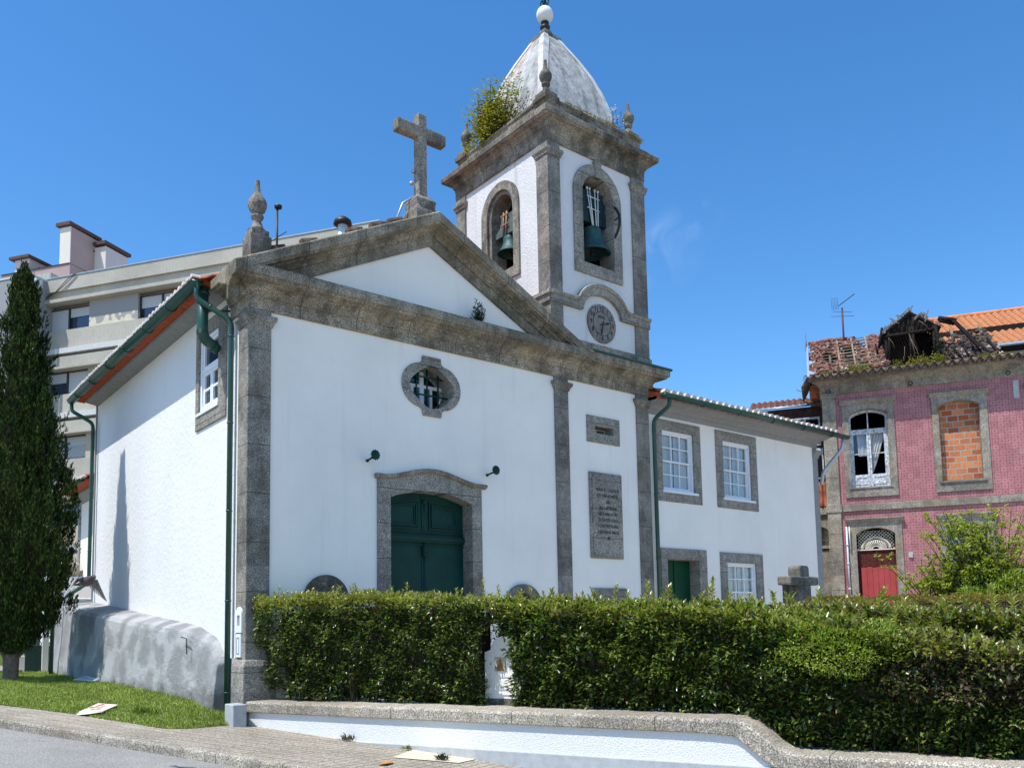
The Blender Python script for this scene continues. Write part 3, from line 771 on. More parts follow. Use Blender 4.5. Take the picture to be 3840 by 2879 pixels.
for (x0, x1, y0, y1) in ((6.44, 6.80, -0.04, 0.34), (9.02, 9.46, -0.04, 0.34), (6.44, 6.80, 2.95, 3.32), (9.02, 9.46, 2.95, 3.32)):
    mb = M(); mb.box(FF, x0, x1, -y1, -y0, 7.0 if y0 > 1 else 7.4, 11.95)
    mb.sweep([(x0, y1), (x0, y0), (x1, y0), (x1, y1)], [(-0.01, 11.62), (0.02, 11.62), (0.03, 11.66), (0.06, 11.72), (0.065, 11.78), (-0.01, 11.79)], closed=True)
    mb.sweep([(x0, y1), (x0, y0), (x1, y0), (x1, y1)], [(-0.01, 7.0), (0.035, 7.0), (0.035, 7.66), (-0.01, 7.70)], closed=True)
    build('tower_pilaster', mb, MT['granite_z'], church, bevel=0.01)
mb = M(); mb.box(FF, 6.80, 9.02, -0.1, 0.03, 7.0, 7.715)
build('tower_base_course', mb, MT['granite_x'], church, bevel=0.008)
TC = [(-0.05, 11.94), (0.05, 11.94), (0.05, 12.10), (0.065, 12.20), (0.09, 12.22), (0.11, 12.30), (0.18, 12.345), (0.255, 12.36), (0.26, 12.385), (0.295, 12.39), (0.31, 12.50), (0.28, 12.53), (0.02, 12.62), (0.03, 12.65), (0.03, 12.74), (0.0, 12.76), (0.0, 12.88), (0.03, 12.90), (0.03, 12.95), (-0.25, 12.98), (-0.3, 12.0)]
mb = M(); mb.sweep([(6.48, 3.28), (6.48, 0), (9.42, 0), (9.42, 3.28)], TC, closed=True)
build('tower_cornice', mb, MT['granite_xy'], church, bevel=0.008)
mb = M(); mb.box(FF, 6.6, 9.3, -3.1, -0.15, 12.5, 12.93); build('tower_roof_slab', mb, MT['granite_dark'], church)
# string course rising over the clock
n = 22
op = [(6.43, 8.62), (7.13, 8.62)] + [(7.95 - 0.76 * math.cos(PI * i / n), 8.50 + 0.56 * math.sin(PI * i / n) + (0.06 if 0 else 0)) for i in range(n + 1) if 0.13 < i / n * 1 < 0.87 or True][1:-1] + [(8.77, 8.62), (9.47, 8.62)]
op = [p for p in op if p[1] >= 8.6]
ip = [(9.47, 8.39), (8.55, 8.39)] + [(7.95 + 0.59 * math.cos(PI * i / n), 8.39 + 0.43 * math.sin(PI * i / n)) for i in range(1, n)] + [(7.35, 8.39), (6.43, 8.39)]
mb = M(); mb.slab(FF, [op + ip], 0.085, -0.05)
lp = [(a, z) for a, z in op]
mb.run(FF, lp, [(0.0, -0.085), (0.10, -0.085), (0.12, -0.07), (0.13, -0.01), (0.10, 0.005), (0.0, 0.01)])
mb.box(FT, -0.05, 3.33, 0.0, 0.085, 8.39, 8.61); mb.box(FT, -0.10, 3.35, 0.0, 0.125, 8.535, 8.618)
mb.box(R_, -0.05, 3.33, 0.0, 0.085, 8.39, 8.61)
build('string_course', mb, MT['granite'], church, bevel=0.006)
# belfry surrounds
mb = M(); mb.slab(FF, [archtop(7.185, 8.655, 9.24, 11.09, 0.735, 22), archtop(7.45, 8.40, 9.50, 11.09, 0.48, 22)], 0.045, -0.44)
mb.slab(FF, [[(7.85, 11.52), (7.99, 11.52), (8.03, 11.90), (7.99, 11.92), (7.85, 11.92), (7.81, 11.90)]], 0.08, -0.02)
build('belfry_surround', mb, MT['granite'], church, bevel=0.01)
mb = M(); mb.slab(FT, [archtop(0.955, 2.305, 9.32, 11.0, 0.67, 22), archtop(1.15, 2.09, 9.55, 11.0, 0.475, 22)], 0.05, -0.15)
mb.slab(FT, [archtop(1.1, 2.14, 9.5, 11.0, 0.52, 22), archtop(1.235, 2.005, 9.57, 11.0, 0.39, 22)], -0.02, -0.45)
build('belfry_surround', mb, MT['granite_cross'], church, bevel=0.01)
# clock
mb = M(); mb.slab(FF, [circ(7.945, 8.205, 0.435, 0.435, 48)], 0.03, 0.0)
clk = build('clock', mb, MT['granite_cross'], church, bevel=0.006)
k = NT('clock_dial_stone', 0.8, 0.2); k.color(k.ramp(k.noise(5, 6, 0.7), [(0.3, (0.14, 0.125, 0.11)), (0.7, (0.30, 0.265, 0.225))])); MT['dial'] = k.m
mb = M(); mb.slab(FF, [circ(7.945, 8.205, 0.40, 0.40, 48)], 0.034, 0.02); build('clock_dial', mb, MT['dial'], clk)
mb = M(); mb.slab(FF, [circ(7.945, 8.205, 0.275, 0.275, 48), circ(7.945, 8.205, 0.262, 0.262, 48)], 0.038, 0.03); build('minute_ring', mb, MT['black'], clk)
for h in range(1, 13):
    t = math.radians(90 - h * 30)
    text('numeral', str(h), 0.15, FF, 7.945 + 0.332 * math.cos(t), 0.038, 8.205 + 0.332 * math.sin(t), MT['black'], clk, sx=0.85, depth=0.004)
text('dial_script', 'Jannuy', 0.10, FF, 7.93, 0.037, 8.36, MT['black'], clk, sx=0.85, depth=0.002)
mb = M()
def hand(ang, L, wd):
    t = math.radians(ang); d = (math.cos(t), math.sin(t)); nn = (-d[1], d[0]); c = (7.965, 8.19)
    q = lambda r, s_: (c[0] + d[0] * r + nn[0] * s_, c[1] + d[1] * r + nn[1] * s_)
    mb.slab(FF, [[q(-0.08, -wd * .6), q(-0.04, -wd * .3), q(L * 0.35, -wd * .35), q(L * 0.6, -wd), q(L, 0), q(L * 0.6, wd), q(L * 0.35, wd * .35), q(-0.04, wd * .3), q(-0.08, wd * .6)]], 0.052, 0.045)
hand(17, 0.24, 0.028); hand(256, 0.27, 0.024)
build('clock_hands', mb, MT['black'], clk)
# dome: four-sided, bulging, with a flat strip on each arris
DP = [(1.26, 12.85), (1.215, 13.1), (1.13, 13.42), (1.04, 13.90), (0.945, 14.24), (0.77, 14.72), (0.55, 15.18), (0.34, 15.56), (0.22, 15.78)]
def interp_dp(z): return float(np.interp(z, [q[1] for q in DP], [q[0] for q in DP]))
zs = np.linspace(12.85, 15.75, 26)
mb = M(); mb.lathe((7.95, 1.62, 0), [(interp_dp(z), z) for z in zs], square=True)
k = NT('weathered_lime_dome', 0.9, 0.15)
st = k.noise(1.4, 7, 0.68, k.scaled((2.4, 2.4, 0.8)), 0.6); fine = k.noise(9, 6, 0.7)
colr = k.mix(k.ramp(st, [(0.42, 0), (0.63, 0.85)]), (0.50, 0.49, 0.46), (0.21, 0.21, 0.20))
colr = k.mix(0.8, colr, k.ramp(fine, [(0.3, 0.55), (0.65, 1.2)]), 'MULTIPLY')
rz = k.n('ShaderNodeSeparateXYZ'); k.l(k.pos(), rz.inputs[0])
rust = k.mth('MULTIPLY', k.ramp(k.noise(11, 5, 0.75), [(0.52, 0), (0.58, 1)]), k.mth('MULTIPLY', k.ramp(k.mth('MULTIPLY', k.mth('SUBTRACT', rz.outputs[2], 14.3), 0.8), [(0.1, 0), (0.6, 0.9)]), k.ramp(k.mth('SUBTRACT', rz.outputs[1], 1.5), [(0.0, 0), (0.25, 1)])))
colr = k.mix(rust, colr, (0.42, 0.19, 0.08))
k.color(colr); k.bump(k.noise(14, 6, 0.7), 0.5, 0.02); MT['dome'] = k.m
dome = build('dome', mb, MT['dome'], church)
mb = M()
for sx, sy in ((-1, -1), (1, -1), (1, 1), (-1, 1)):
    rr = []
    for z in zs:
        h = interp_dp(z); wd = min(0.17, h * 0.45); e = 0.018
        c = Vector((7.95 + sx * (h + e), 1.62 + sy * (h + e), z))
        rr.append([c - Vector((sx * wd, 0, 0)), c, c - Vector((0, sy * wd, 0)), c - Vector((sx * 0.12, sy * 0.12, 0))])
    P = [q for r in rr for q in r]; F = []
    for i in range(len(rr) - 1): F += [(i * 4 + a, i * 4 + (a + 1) % 4, i * 4 + 4 + (a + 1) % 4, i * 4 + 4 + a) for a in range(4)]
    mb.add(P, F)
k = NT('lime_rib', 0.9, 0.15); k.color(k.mix(k.ramp(k.noise(2.6, 6, 0.7), [(0.45, 0), (0.7, 0.75)]), (0.60, 0.59, 0.55), (0.22, 0.21, 0.20))); MT['rib'] = k.m
build('dome_rib', mb, MT['rib'], dome)
mb = M(); mb.lathe((7.95, 1.62, 0), [(0.27, 15.62), (0.275, 15.78), (0.24, 15.80), (0.13, 15.92), (0.10, 16.0)], square=True)
build('dome_cap', mb, MT['granite_cross'], dome, bevel=0.01)
mb = M(); mb.lathe((7.95, 1.62, 0), [(0.07, 15.98), (0.075, 16.02), (0.115, 16.06), (0.125, 16.10), (0.10, 16.13), (0.075, 16.16), (0.10, 16.21), (0.09, 16.26)], 20)
build('dome_neck', mb, MT['black'], dome)
mb = M(); R = 0.205; mb.lathe((7.95, 1.62, 16.42), [(max(0.004, R * math.cos(t)), R * 1.04 * math.sin(t)) for t in np.linspace(-PI / 2, PI / 2, 16)], 28)
build('ball_finial', mb, MT['slate_white'], dome)
mb = M()
for i in range(4):
    t = i * PI / 2 + 0.4
    mb.tube([(7.95 + math.cos(t) * r, 1.62 + math.sin(t) * r, z) for r, z in ((0.02, 16.62), (0.09, 16.68), (0.11, 16.76), (0.05, 16.85), (0.02, 16.92))], 0.018, 6)
mb.tube([(7.95, 1.62, 16.6), (7.95, 1.62, 17.5)], 0.02, 6); mb.box(FF, 7.65, 8.25, -1.64, -1.60, 17.2, 17.24)
build('iron_cross', mb, MT['green'], dome)
for x, y in ((6.63, 0.17), (9.22, 0.17), (6.63, 3.11), (9.22, 3.11)):
    mb = M(); mb.lathe((x, y, 0), [(0.21, 12.9), (0.21, 13.0), (0.18, 13.02), (0.17, 13.10), (0.13, 13.13)], square=True)
    f = build('tower_finial', mb, MT['granite_dark'], church, bevel=0.008)
    mb = M(); mb.lathe((x, y, 13.10), [(r * 0.90, z * 0.90) for r, z in FIN], 20); build('urn', mb, MT['granite_dark'], f)

# bells hang in the belfry: things of their own
def bell(name, label, c, r, h, ym, yp, sgn, front):
    t = thing(name, label, 'bell', c)
    mb = M(); pr = [(1.0, 0), (1.03, 0.015), (0.97, 0.06), (0.84, 0.16), (0.72, 0.30), (0.63, 0.46), (0.575, 0.62), (0.55, 0.76), (0.56, 0.80), (0.54, 0.83), (0.55, 0.88), (0.50, 0.95), (0.30, 1.0), (0.05, 1.01)]
    mb.lathe(c, [(q * r, z * h) for q, z in pr] , 36)
    # hollow inside
    mb.f = [f for f in mb.f if len(f) < 30]; mb.sm = mb.sm[:len(mb.f)]
    mb.lathe(c, [(q * r * 0.94, z * h - 0.004) for q, z in pr[:11]], 36)
    mb.f = [f for f in mb.f if len(f) < 30]; mb.sm = mb.sm[:len(mb.f)]
    build('bell_body', mb, MT['bronze'], t)
    mb = M(); mb.tube([(c[0], c[1], c[2] + h * 0.8), (c[0], c[1], c[2] + 0.02)], 0.022, 8); mb.lathe((c[0], c[1], c[2] - 0.05), [(0.02, 0), (0.05, 0.03), (0.05, 0.07), (0.02, 0.1)], 10)
    build('clapper', mb, MT['black'], t)
    return t
b1 = bell('bell', 'large green bronze bell in the front arch above the clock', (8.02, 0.30, 9.93), 0.42, 0.60, None, None, 1, True)
mb = M(); yk = [(7.52, 10.60), (8.44, 10.60), (8.46, 10.82), (8.34, 10.95), (8.40, 11.10), (8.30, 11.24), (8.34, 11.34), (7.62, 11.34), (7.66, 11.24), (7.56, 11.10), (7.62, 10.95), (7.50, 10.82)]
mb.slab(FF, [yk], -0.20, -0.42); build('yoke', mb, MT['yoke'], b1, bevel=0.01)
mb = M()
for a0, a1 in ((7.93, 7.78), (7.96, 7.86), (8.05, 8.02), (8.10, 8.12)):
    mb.tube([FF.p(a0, -0.16, 10.50), FF.p(a1, -0.16, 11.36)], 0.014, 8); mb.tube([FF.p(a1, -0.16, 11.34), FF.p(a1, -0.16, 11.38)], 0.026, 8)
for z in (10.90, 11.17): mb.tube([FF.p(7.76, -0.145, z), FF.p(8.15, -0.145, z)], 0.010, 8)
for a in (7.95, 8.09): mb.lathe(FF.p(a, -0.15, 10.47), [(0.02, 0), (0.035, 0.02), (0.02, 0.05)], 8)
build('strap_rods', mb, MT['rod_white'], b1)
mb = M(); cy, cz, RR = 0.26, 10.66, 0.46
mb.tube([(8.43, cy + RR * math.cos(t), cz + RR * math.sin(t)) for t in np.linspace(-0.5 * PI, 1.5 * PI, 40)], 0.030, 8)
for t in (0.15, 0.9, 2.0, 3.0, -0.9): mb.tube([(8.42, cy, cz), (8.42, cy + RR * math.cos(t), cz + RR * math.sin(t))], 0.016, 6)
mb.tube([(8.1, cy, cz), (8.45, cy, cz)], 0.04, 8)
build('swing_wheel', mb, MT['black'], b1)
b2 = bell('bell', 'small bronze bell in the side arch of the tower', (6.76, 1.64, 10.08), 0.31, 0.42, None, None, 1, False)
mb = M(); Y2 = [(1.15, 10.50), (2.10, 10.50), (2.08, 10.58), (1.85, 10.72), (1.80, 10.85), (1.80, 10.95), (1.30, 10.98), (1.25, 10.7)]
mb.slab(FT, [Y2], -0.14, -0.32); build('yoke', mb, MT['yoke_old'], b2, bevel=0.008)
mb = M()
for a0, a1 in ((1.70, 1.66), (1.60, 1.55)): mb.tube([FT.p(a0, -0.11, 10.5), FT.p(a1, -0.11, 11.02)], 0.018, 8)
for z in (10.72, 10.94): mb.tube([FT.p(1.50, -0.10, z), FT.p(1.76, -0.10, z)], 0.018, 8)
build('strap_rods', mb, MT['rod_rust'], b2)
# ================================================================== WHITE HOUSE beside the chapel
house = thing('white_house', 'two-storey white house with tiled eave and sash windows, right of the chapel', 'house', (12.8, 0.2, 0.5))
HX0, HX1 = 9.38, 16.05
wn1 = rect(9.80, 10.92, 4.69, 6.10); wn2 = rect(12.04, 13.18, 4.69, 6.12); wn3 = rect(12.04, 13.22, 1.66, 3.09); dh = rect(9.85, 10.98, 0.3, 3.10)
ex = lambda w_: rect(w_[0][0] - .02, w_[1][0] + .02, w_[0][1] - .02, w_[2][1] + .02)
mb = M(); mb.slab(FF, [rect(HX0, HX1, 0.2, 6.62), ex(wn1), ex(wn2), ex(wn3), ex(dh)], 0.0, -0.4)
build('front_wall', mb, MT['plaster'], house)
mb = M(); mb.box(FF, HX1 - 0.3, HX1 + 0.12, -8, -0.4, 0.2, 6.62); mb.box(FF, HX0 + 0.05, HX1 - 0.3, -8, -7.7, 0.2, 6.62)
build('gable_wall', mb, MT['plaster'], house)
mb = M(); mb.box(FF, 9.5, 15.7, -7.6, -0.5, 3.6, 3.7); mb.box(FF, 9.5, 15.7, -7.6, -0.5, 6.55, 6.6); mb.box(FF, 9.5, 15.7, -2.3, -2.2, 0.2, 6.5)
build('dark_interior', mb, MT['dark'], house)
mb = M(); mb.box(FF, HX1, HX1 + 0.22, -0.3, 0.02, 0.2, 6.2)
mb.sweep([(HX1, 0.0), (HX1 + 0.22, 0.0), (HX1 + 0.22, 0.4)], [(0.0, 6.12), (0.03, 6.12), (0.05, 6.2), (0.11, 6.26), (0.12, 6.33), (0.0, 6.34)])
build('corner_strip', mb, MT['grey_paint'], house)
mb = M(); mb.sweep([(9.36, 0.0), (HX1 + 0.22, 0.0), (HX1 + 0.22, 8)], [(-0.02, 6.32), (0.02, 6.50), (0.02, 6.55), (0.08, 6.60), (0.20, 6.64), (0.28, 6.70), (0.30, 6.76), (-0.02, 6.76)])
build('eave_cove', mb, MT['grey_paint'], house)
mb = M(); tiles(mb, (9.35, -0.45, 6.80), (1, 0, 0), (0, 4.4, 1.55), 7.3, 4.7, 0.235, 0.06)
hr = build('roof', mb, MT['terracotta'], house)
mb = M(); halfdiscs(mb, (9.35, -0.56, 6.79), (1, 0, 0), (0, 1, 0), 7.3, 0.235, 0.085, 0.14, 0.3, 0.006); build('tile_end', mb, MT['mortar'], hr)
mb = M()
for i in range(31):
    x = 9.36 + i * 0.235
    mb.add([(x, -0.26, 6.72), (x + 0.22, -0.26, 6.72), (x + 0.22, -0.55, 6.77), (x, -0.55, 6.77), (x + 0.11, -0.26, 6.75), (x + 0.11, -0.55, 6.80)], [(0, 4, 5, 3), (4, 1, 2, 5)])
mb.add([(9.36, -0.40, 6.82), (9.36, -0.02, 6.92), (9.36, -0.02, 6.70), (9.36, -0.40, 6.68), (9.62, -0.42, 6.80), (9.62, -0.42, 6.70)], [(0, 1, 2, 3), (0, 4, 5, 3)])
build('eave_tile', mb, MT['tile_soffit'], hr)
mb = M(); gutter(mb, [(9.28, -0.56, 6.74), (16.95, -0.56, 6.72)], 0.085); build('gutter', mb, MT['green_pipe'], house)
pipe([(9.50, -0.56, 6.72), (9.50, -0.54, 6.50), (9.46, -0.09, 6.26), (9.46, -0.09, 0.5)], 0.048, 'downpipe', house)
pipe([(16.75, -0.55, 6.66), (16.75, -0.50, 6.38), (16.40, -0.10, 5.75), (16.36, -0.05, 5.4)], 0.05, 'downpipe', house, rings=False, mat='steel')

def curtain(mb, fr, a0, a1, o, z0, z1, amp=0.02, n=60, lean=0.0):
    P = []
    for j, z in enumerate((z0, (z0 + z1) / 2, z1)):
        for i in range(n + 1):
            a = a0 + (a1 - a0) * i / n
            P.append(fr.p(a + lean * (z1 - z), o + amp * math.sin(i * 0.9 + 0.6 * math.sin(i * 0.31)) * (1.2 - 0.4 * j), z))
    F = [(j * (n + 1) + i, j * (n + 1) + i + 1, (j + 1) * (n + 1) + i + 1, (j + 1) * (n + 1) + i) for j in range(2) for i in range(n)]
    mb.add(P, F, True)
def sash(parent, fr, a0, a1, z0, z1, outer, cols=3, rows=4):
    mb = M(); mb.slab(fr, [outer, rect(a0, a1, z0, z1)], 0.03, -0.25)
    w = build('window', mb, MT['granite'], parent, bevel=0.01)
    mb = M(); e = 0.055
    mb.slab(fr, [rect(a0, a1, z0, z1), rect(a0 + e, a1 - e, z0 + e, z1 - e)], -0.02, -0.16)
    zm = (z0 + z1) / 2
    for (p0, p1, o) in ((zm - 0.025, z1 - e, -0.06), (z0 + e, zm + 0.02, -0.09)):
        mb.slab(fr, [rect(a0 + e, a1 - e, p0, p1), rect(a0 + e + 0.04, a1 - e - 0.04, p0 + 0.04, p1 - 0.035)], o, o - 0.035)
        A0, A1, Q0, Q1 = a0 + e + 0.04, a1 - e - 0.04, p0 + 0.04, p1 - 0.035
        for i in range(1, cols): x = A0 + (A1 - A0) * i / cols; mb.box(fr, x - 0.012, x + 0.012, o - 0.032, o - 0.004, Q0, Q1)
        r2 = rows // 2
        for i in range(1, r2): z = Q0 + (Q1 - Q0) * i / r2; mb.box(fr, A0, A1, o - 0.031, o - 0.006, z - 0.012, z + 0.012)
    mb.box(fr, a0 - 0.05, a1 + 0.10, -0.16, 0.055, z0 - 0.055, z0)
    build('window_frame', mb, MT['white'], w)
    mb = M(); mb.box(fr, a0 + e, a1 - e, -0.108, -0.11, z0 + e, z1 - e); build('pane', mb, MT['glass'], w)
    mb = M(); m_ = (a0 + a1) / 2
    curtain(mb, fr, a0 + 0.03, m_ - 0.01, -0.15, z0 + 0.02, z1 - 0.02, 0.012, 34); curtain(mb, fr, m_ + 0.01, a1 - 0.03, -0.15, z0 + 0.02, z1 - 0.02, 0.012, 34)
    build('curtain', mb, MT['curtain'], w)
sash(house, FF, 9.80, 10.92, 4.69, 6.10, rect(9.56, 11.18, 4.43, 6.34))
sash(house, FF, 12.04, 13.18, 4.69, 6.12, rect(11.77, 13.43, 4.43, 6.36))
sash(house, FF, 12.04, 13.22, 1.66, 3.09, rect(11.78, 13.50, 1.40, 3.335))
mb = M(); mb.slab(FF, [[(9.63, 0.3), (9.85, 0.3), (9.85, 3.10), (10.98, 3.10), (10.98, 0.3), (11.26, 0.3), (11.26, 3.35), (9.63, 3.35)]], 0.03, -0.34)
dsr = build('door_surround', mb, MT['granite'], house, bevel=0.01)
mb = M(); mb.box(FF, 9.85, 10.98, -0.28, -0.33, 0.3, 3.10); hd = build('door', mb, MT['green_door'], house)
mb = M(); mb.box(FF, 10.39, 10.44, -0.28, -0.26, 0.3, 3.10); mb.lathe(FF.p(10.5, -0.25, 1.4), [(0.01, 0), (0.03, 0.02), (0.01, 0.05)], 8); build('door_fillet', mb, MT['green_door'], hd)

# ================================================================== ANNEX behind the chapel
annex = thing('annex', 'low white annex with tiled eave behind the chapel, beyond its left corner', 'annex', (2, 11, 0.5))
FX = Fr((0.3, 0), (0, 1), (-1, 0))
mb = M(); mb.box(FX, 9.85, 12.72, -3, 0, 0.3, 5.35); build('wall', mb, MT['plaster'], annex)
mb = M(); mb.box(FX, 12.60, 12.80, -2.9, 0.03, 0.3, 5.2); mb.sweep([(0.3, 12.8), (0.3, 9.8)], [(0, 5.18), (0.03, 5.2), (0.12, 5.28), (0.22, 5.36), (0.22, 5.42), (0, 5.42)]); build('eave_cove', mb, MT['grey_paint'], annex)
mb = M(); tiles(mb, (-0.20, 9.85, 5.50), (0, 1, 0), (3, 0, 1.0), 3.0, 3.1, 0.2, 0.05); ar = build('roof', mb, MT['terracotta'], annex)
mb = M(); halfdiscs(mb, (-0.28, 9.85, 5.49), (0, 1, 0), (1, 0, 0), 3.0, 0.2, 0.065, 0.1); build('tile_end', mb, MT['mortar'], ar)
mb = M(); mb.box(FX, 9.85, 12.8, 0.2, 0.5, 5.43, 5.455); build('eave_tile', mb, MT['tile_soffit'], ar)
mb = M(); gutter(mb, [(-0.26, 9.95, 5.46), (-0.26, 12.85, 5.46)], 0.07); build('gutter', mb, MT['green_pipe'], annex)

# ================================================================== STREET
def sheet(name, xs, ys, zf, mat, kind='structure', inside=None):
    P = [(x, y, zf(x, y)) for y in ys for x in xs]; nx = len(xs); F = []
    for j in range(len(ys) - 1):
        for i in range(nx - 1):
            if inside is None or inside((xs[i] + xs[i + 1]) / 2, (ys[j] + ys[j + 1]) / 2):
                F.append((j * nx + i, j * nx + i + 1, (j + 1) * nx + i + 1, (j + 1) * nx + i))
    mb = M(); mb.add(P, F, True)
    return build(name, mb, mat, None, kind)
KO = Vector((-0.93, -3.68)); KD = Vector((0.430, -0.903)).normalized(); KN = Vector((-KD.y, KD.x))  # KN points to the pavement side
if KN.x < 0: KN = -KN
def kpt(s, n, dz=0.0):
    q = KO + KD * s + KN * n
    return Vector((q.x, q.y, gz(q.x, q.y) + dz))
k = NT('asphalt', 0.9, 0.25)
col = k.ramp(k.noise(55, 3, 0.75), [(0.35, (0.175, 0.165, 0.145)), (0.52, (0.30, 0.285, 0.255)), (0.68, (0.47, 0.45, 0.405))])
col = k.mix(0.6, col, k.ramp(k.noise(1.2, 5, 0.65), [(0.3, 0.75), (0.7, 1.2)]), 'MULTIPLY')
ck = k.line(k.mth('ADD', k.dot((0.2, 0.98, 0)), k.mth('MULTIPLY', k.noise(0.8, 5, 0.7), 1.6)), 3.7, 0.012)
col = k.mix(k.mth('MULTIPLY', ck, 0.5), col, (0.03, 0.03, 0.03))
k.color(col); k.bump(k.noise(90, 4, 0.75), 0.6, 0.01); MT['asphalt'] = k.m
k = NT('concrete_pavement', 0.92, 0.2)
g1 = k.line(k.dot((KN.x, KN.y, 0)), 0.24, 0.02); 
row = k.mth('FLOOR', k.mth('DIVIDE', k.dot((KN.x, KN.y, 0)), 0.24))
g2 = k.line(k.mth('ADD', k.dot((KD.x, KD.y, 0)), k.mth('MULTIPLY', k.mth('MODULO', row, 2), 0.0)), 0.125, 0.024)
gg = k.mth('MAXIMUM', k.mth('MULTIPLY', g1, 0.8), k.mth('MULTIPLY', g2, 0.7))
col = k.ramp(k.noise(38, 4, 0.75), [(0.36, (0.16, 0.135, 0.10)), (0.5, (0.37, 0.32, 0.245)), (0.64, (0.62, 0.55, 0.44))])
col = k.mix(0.7, col, k.ramp(k.noise(1.6, 6, 0.65), [(0.3, 0.68), (0.7, 1.22)]), 'MULTIPLY')
col = k.mix(k.mth('MULTIPLY', gg, 0.75), col, (0.09, 0.08, 0.06))
k.color(col); k.bump(k.mth('SUBTRACT', k.noise(60, 4, 0.7), k.mth('MULTIPLY', gg, 1.2)), 0.6, 0.012); MT['pave'] = k.m
# far ground: one large sheet out to the horizon, below everything else
mb = M(); mb.add([(-900, -900, -1.2), (900, -900, -1.2), (900, 900, -1.2), (-900, 900, -1.2)], [(0, 1, 2, 3)])
build('ground', mb, plain('far_ground', (0.36, 0.33, 0.28), 0.95), None, 'structure')
mb = M()
mb.add([kpt(-60, -14, -0.125), kpt(45, -14, -0.125), kpt(45, 0.02, -0.125), kpt(-60, 0.02, -0.125)], [(0, 1, 2, 3)])
build('road', mb, MT['asphalt'], None, 'structure')
mb = M()
mb.add([kpt(-60, -18, 0.0), kpt(45, -18, 0.0), kpt(45, -14, 0.0), kpt(-60, -14, 0.0), kpt(-60, -14, -0.3), kpt(45, -14, -0.3)], [(0, 1, 2, 3), (3, 2, 5, 4)])
build('far_pavement', mb, MT['pave'], None, 'structure')
mb = M(); N = 90
for i in range(N):
    pass
P = []; F = []
prof = [(0.0, -0.2), (0.0, -0.035), (0.008, -0.012), (0.03, 0.0), (0.16, 0.002), (0.165, -0.2)]
ss = np.linspace(-40, 30, 60)
for s_ in ss:
    P += [kpt(s_, n_, z_) for n_, z_ in prof]
kk = len(prof)
for i in range(len(ss) - 1): F += [(i * kk + a, i * kk + (a + 1) % kk, (i + 1) * kk + (a + 1) % kk, (i + 1) * kk + a) for a in range(kk)]
mb.add(P, F); build('kerb', mb, MT['granite_kerb'], None, 'structure')
# pavement between kerb and wall / lawn
mb = M()
mb.add([kpt(-60, 0.165, -0.004), kpt(45, 0.165, -0.004), kpt(45, 6.5, -0.004), kpt(-60, 6.5, -0.004)], [(0, 1, 2, 3)])
build('pavement', mb, MT['pave'], None, 'structure')
# lawn
LE = [(-6.0, 8.6), (-4.0, 4.9), (-2.88, 2.85), (-2.16, 1.68), (-1.69, 0.52), (-1.42, -0.12), (-1.28, -0.38), (-1.0, -0.42), (-0.80, -0.32), (-0.32, -0.06)]
LEa = np.array(LE)
def lawn_edge_x(y):
    y2 = max(y, -0.12)
    ys_ = LEa[:6][::-1, 1]; xs_ = LEa[:6][::-1, 0]
    return float(np.interp(y2, ys_, xs_))
def in_lawn(x, y):
    if y > 9.9 or x > 0.0: return False
    if y > -0.12: return x > lawn_edge_x(y)
    return x > -1.40 and y > np.interp(x, [-1.42, -1.28, -1.0, -0.8, -0.32, 0.0], [-0.12, -0.36, -0.42, -0.32, -0.06, 0.0])
def lawn_z(x, y):
    ex = lawn_edge_x(y); d = x - ex
    t = max(0, min(1, (x + 1.3) / 1.0)); t = t * t * (3 - 2 * t)
    yy = max(0, min(1, (y - 0.1) / 1.6)) * (1 - max(0, min(1, (y - 5) / 3.5)))
    if y < 0.6: d = min(d, y - float(np.interp(x, [-1.42, -1.28, -1.0, -0.8, -0.32, 0.0], [-0.12, -0.38, -0.44, -0.34, -0.08, -0.02])))
    b = max(0, min(1, d / 0.25))
    return gz(x, y) - 0.006 + 0.05 * b + 0.145 * t * yy + 0.008 * math.sin(x * 5) * math.sin(y * 4)
k = NT('lawn_soil', 0.95, 0.1); k.color(k.ramp(k.noise(14, 5, 0.7), [(0.35, (0.055, 0.075, 0.018)), (0.6, (0.10, 0.13, 0.03)), (0.8, (0.16, 0.14, 0.06))])); MT['soil'] = k.m
sheet('lawn', list(np.arange(-6.2, 0.03, 0.06)), list(np.arange(-0.5, 9.95, 0.06)), lawn_z, MT['soil'], inside=in_lawn)
# garden ground behind the wall, and the strip beyond the lawn
mb = M()
def gp_(s, d, z): return GW.p(s, -d, z)
mb.add([gp_(0.3, 0.35, 0.46), gp_(7.4, 0.35, 0.46), gp_(7.4, 1.35, 0.46), gp_(22, 1.35, 0.46), gp_(40, 14, 0.46), gp_(22, 26, 0.46), (40, 12, 0.46), (9.6, 0.6, 0.46), (0.2, 0.1, 0.46), gp_(7.4, 1.35, 0.12), gp_(7.4, 0.35, 0.12), gp_(22, 0.35, 0.12), gp_(22, 1.35, 0.12)],
       [(0, 1, 2, 7, 8), (2, 3, 4, 5), (2, 5, 6, 7), (9, 10, 11, 12), (2, 9, 12, 3)])
build('churchyard_paving', mb, plain('churchyard_paving', (0.50, 0.46, 0.40), 0.9, var=0.2, scale=2), None, 'structure')
mb = M()
mb.add([(-12, 9.6, gz(-12, 9.6) - 0.01), (0.3, 9.6, gz(0.3, 9.6) - 0.01), (0.3, 40, gz(0.3, 40) - 0.4), (-30, 40, gz(-30, 40) - 0.4)], [(0, 1, 2, 3)])
build('back_terrace', mb, MT['soil'], None, 'structure')

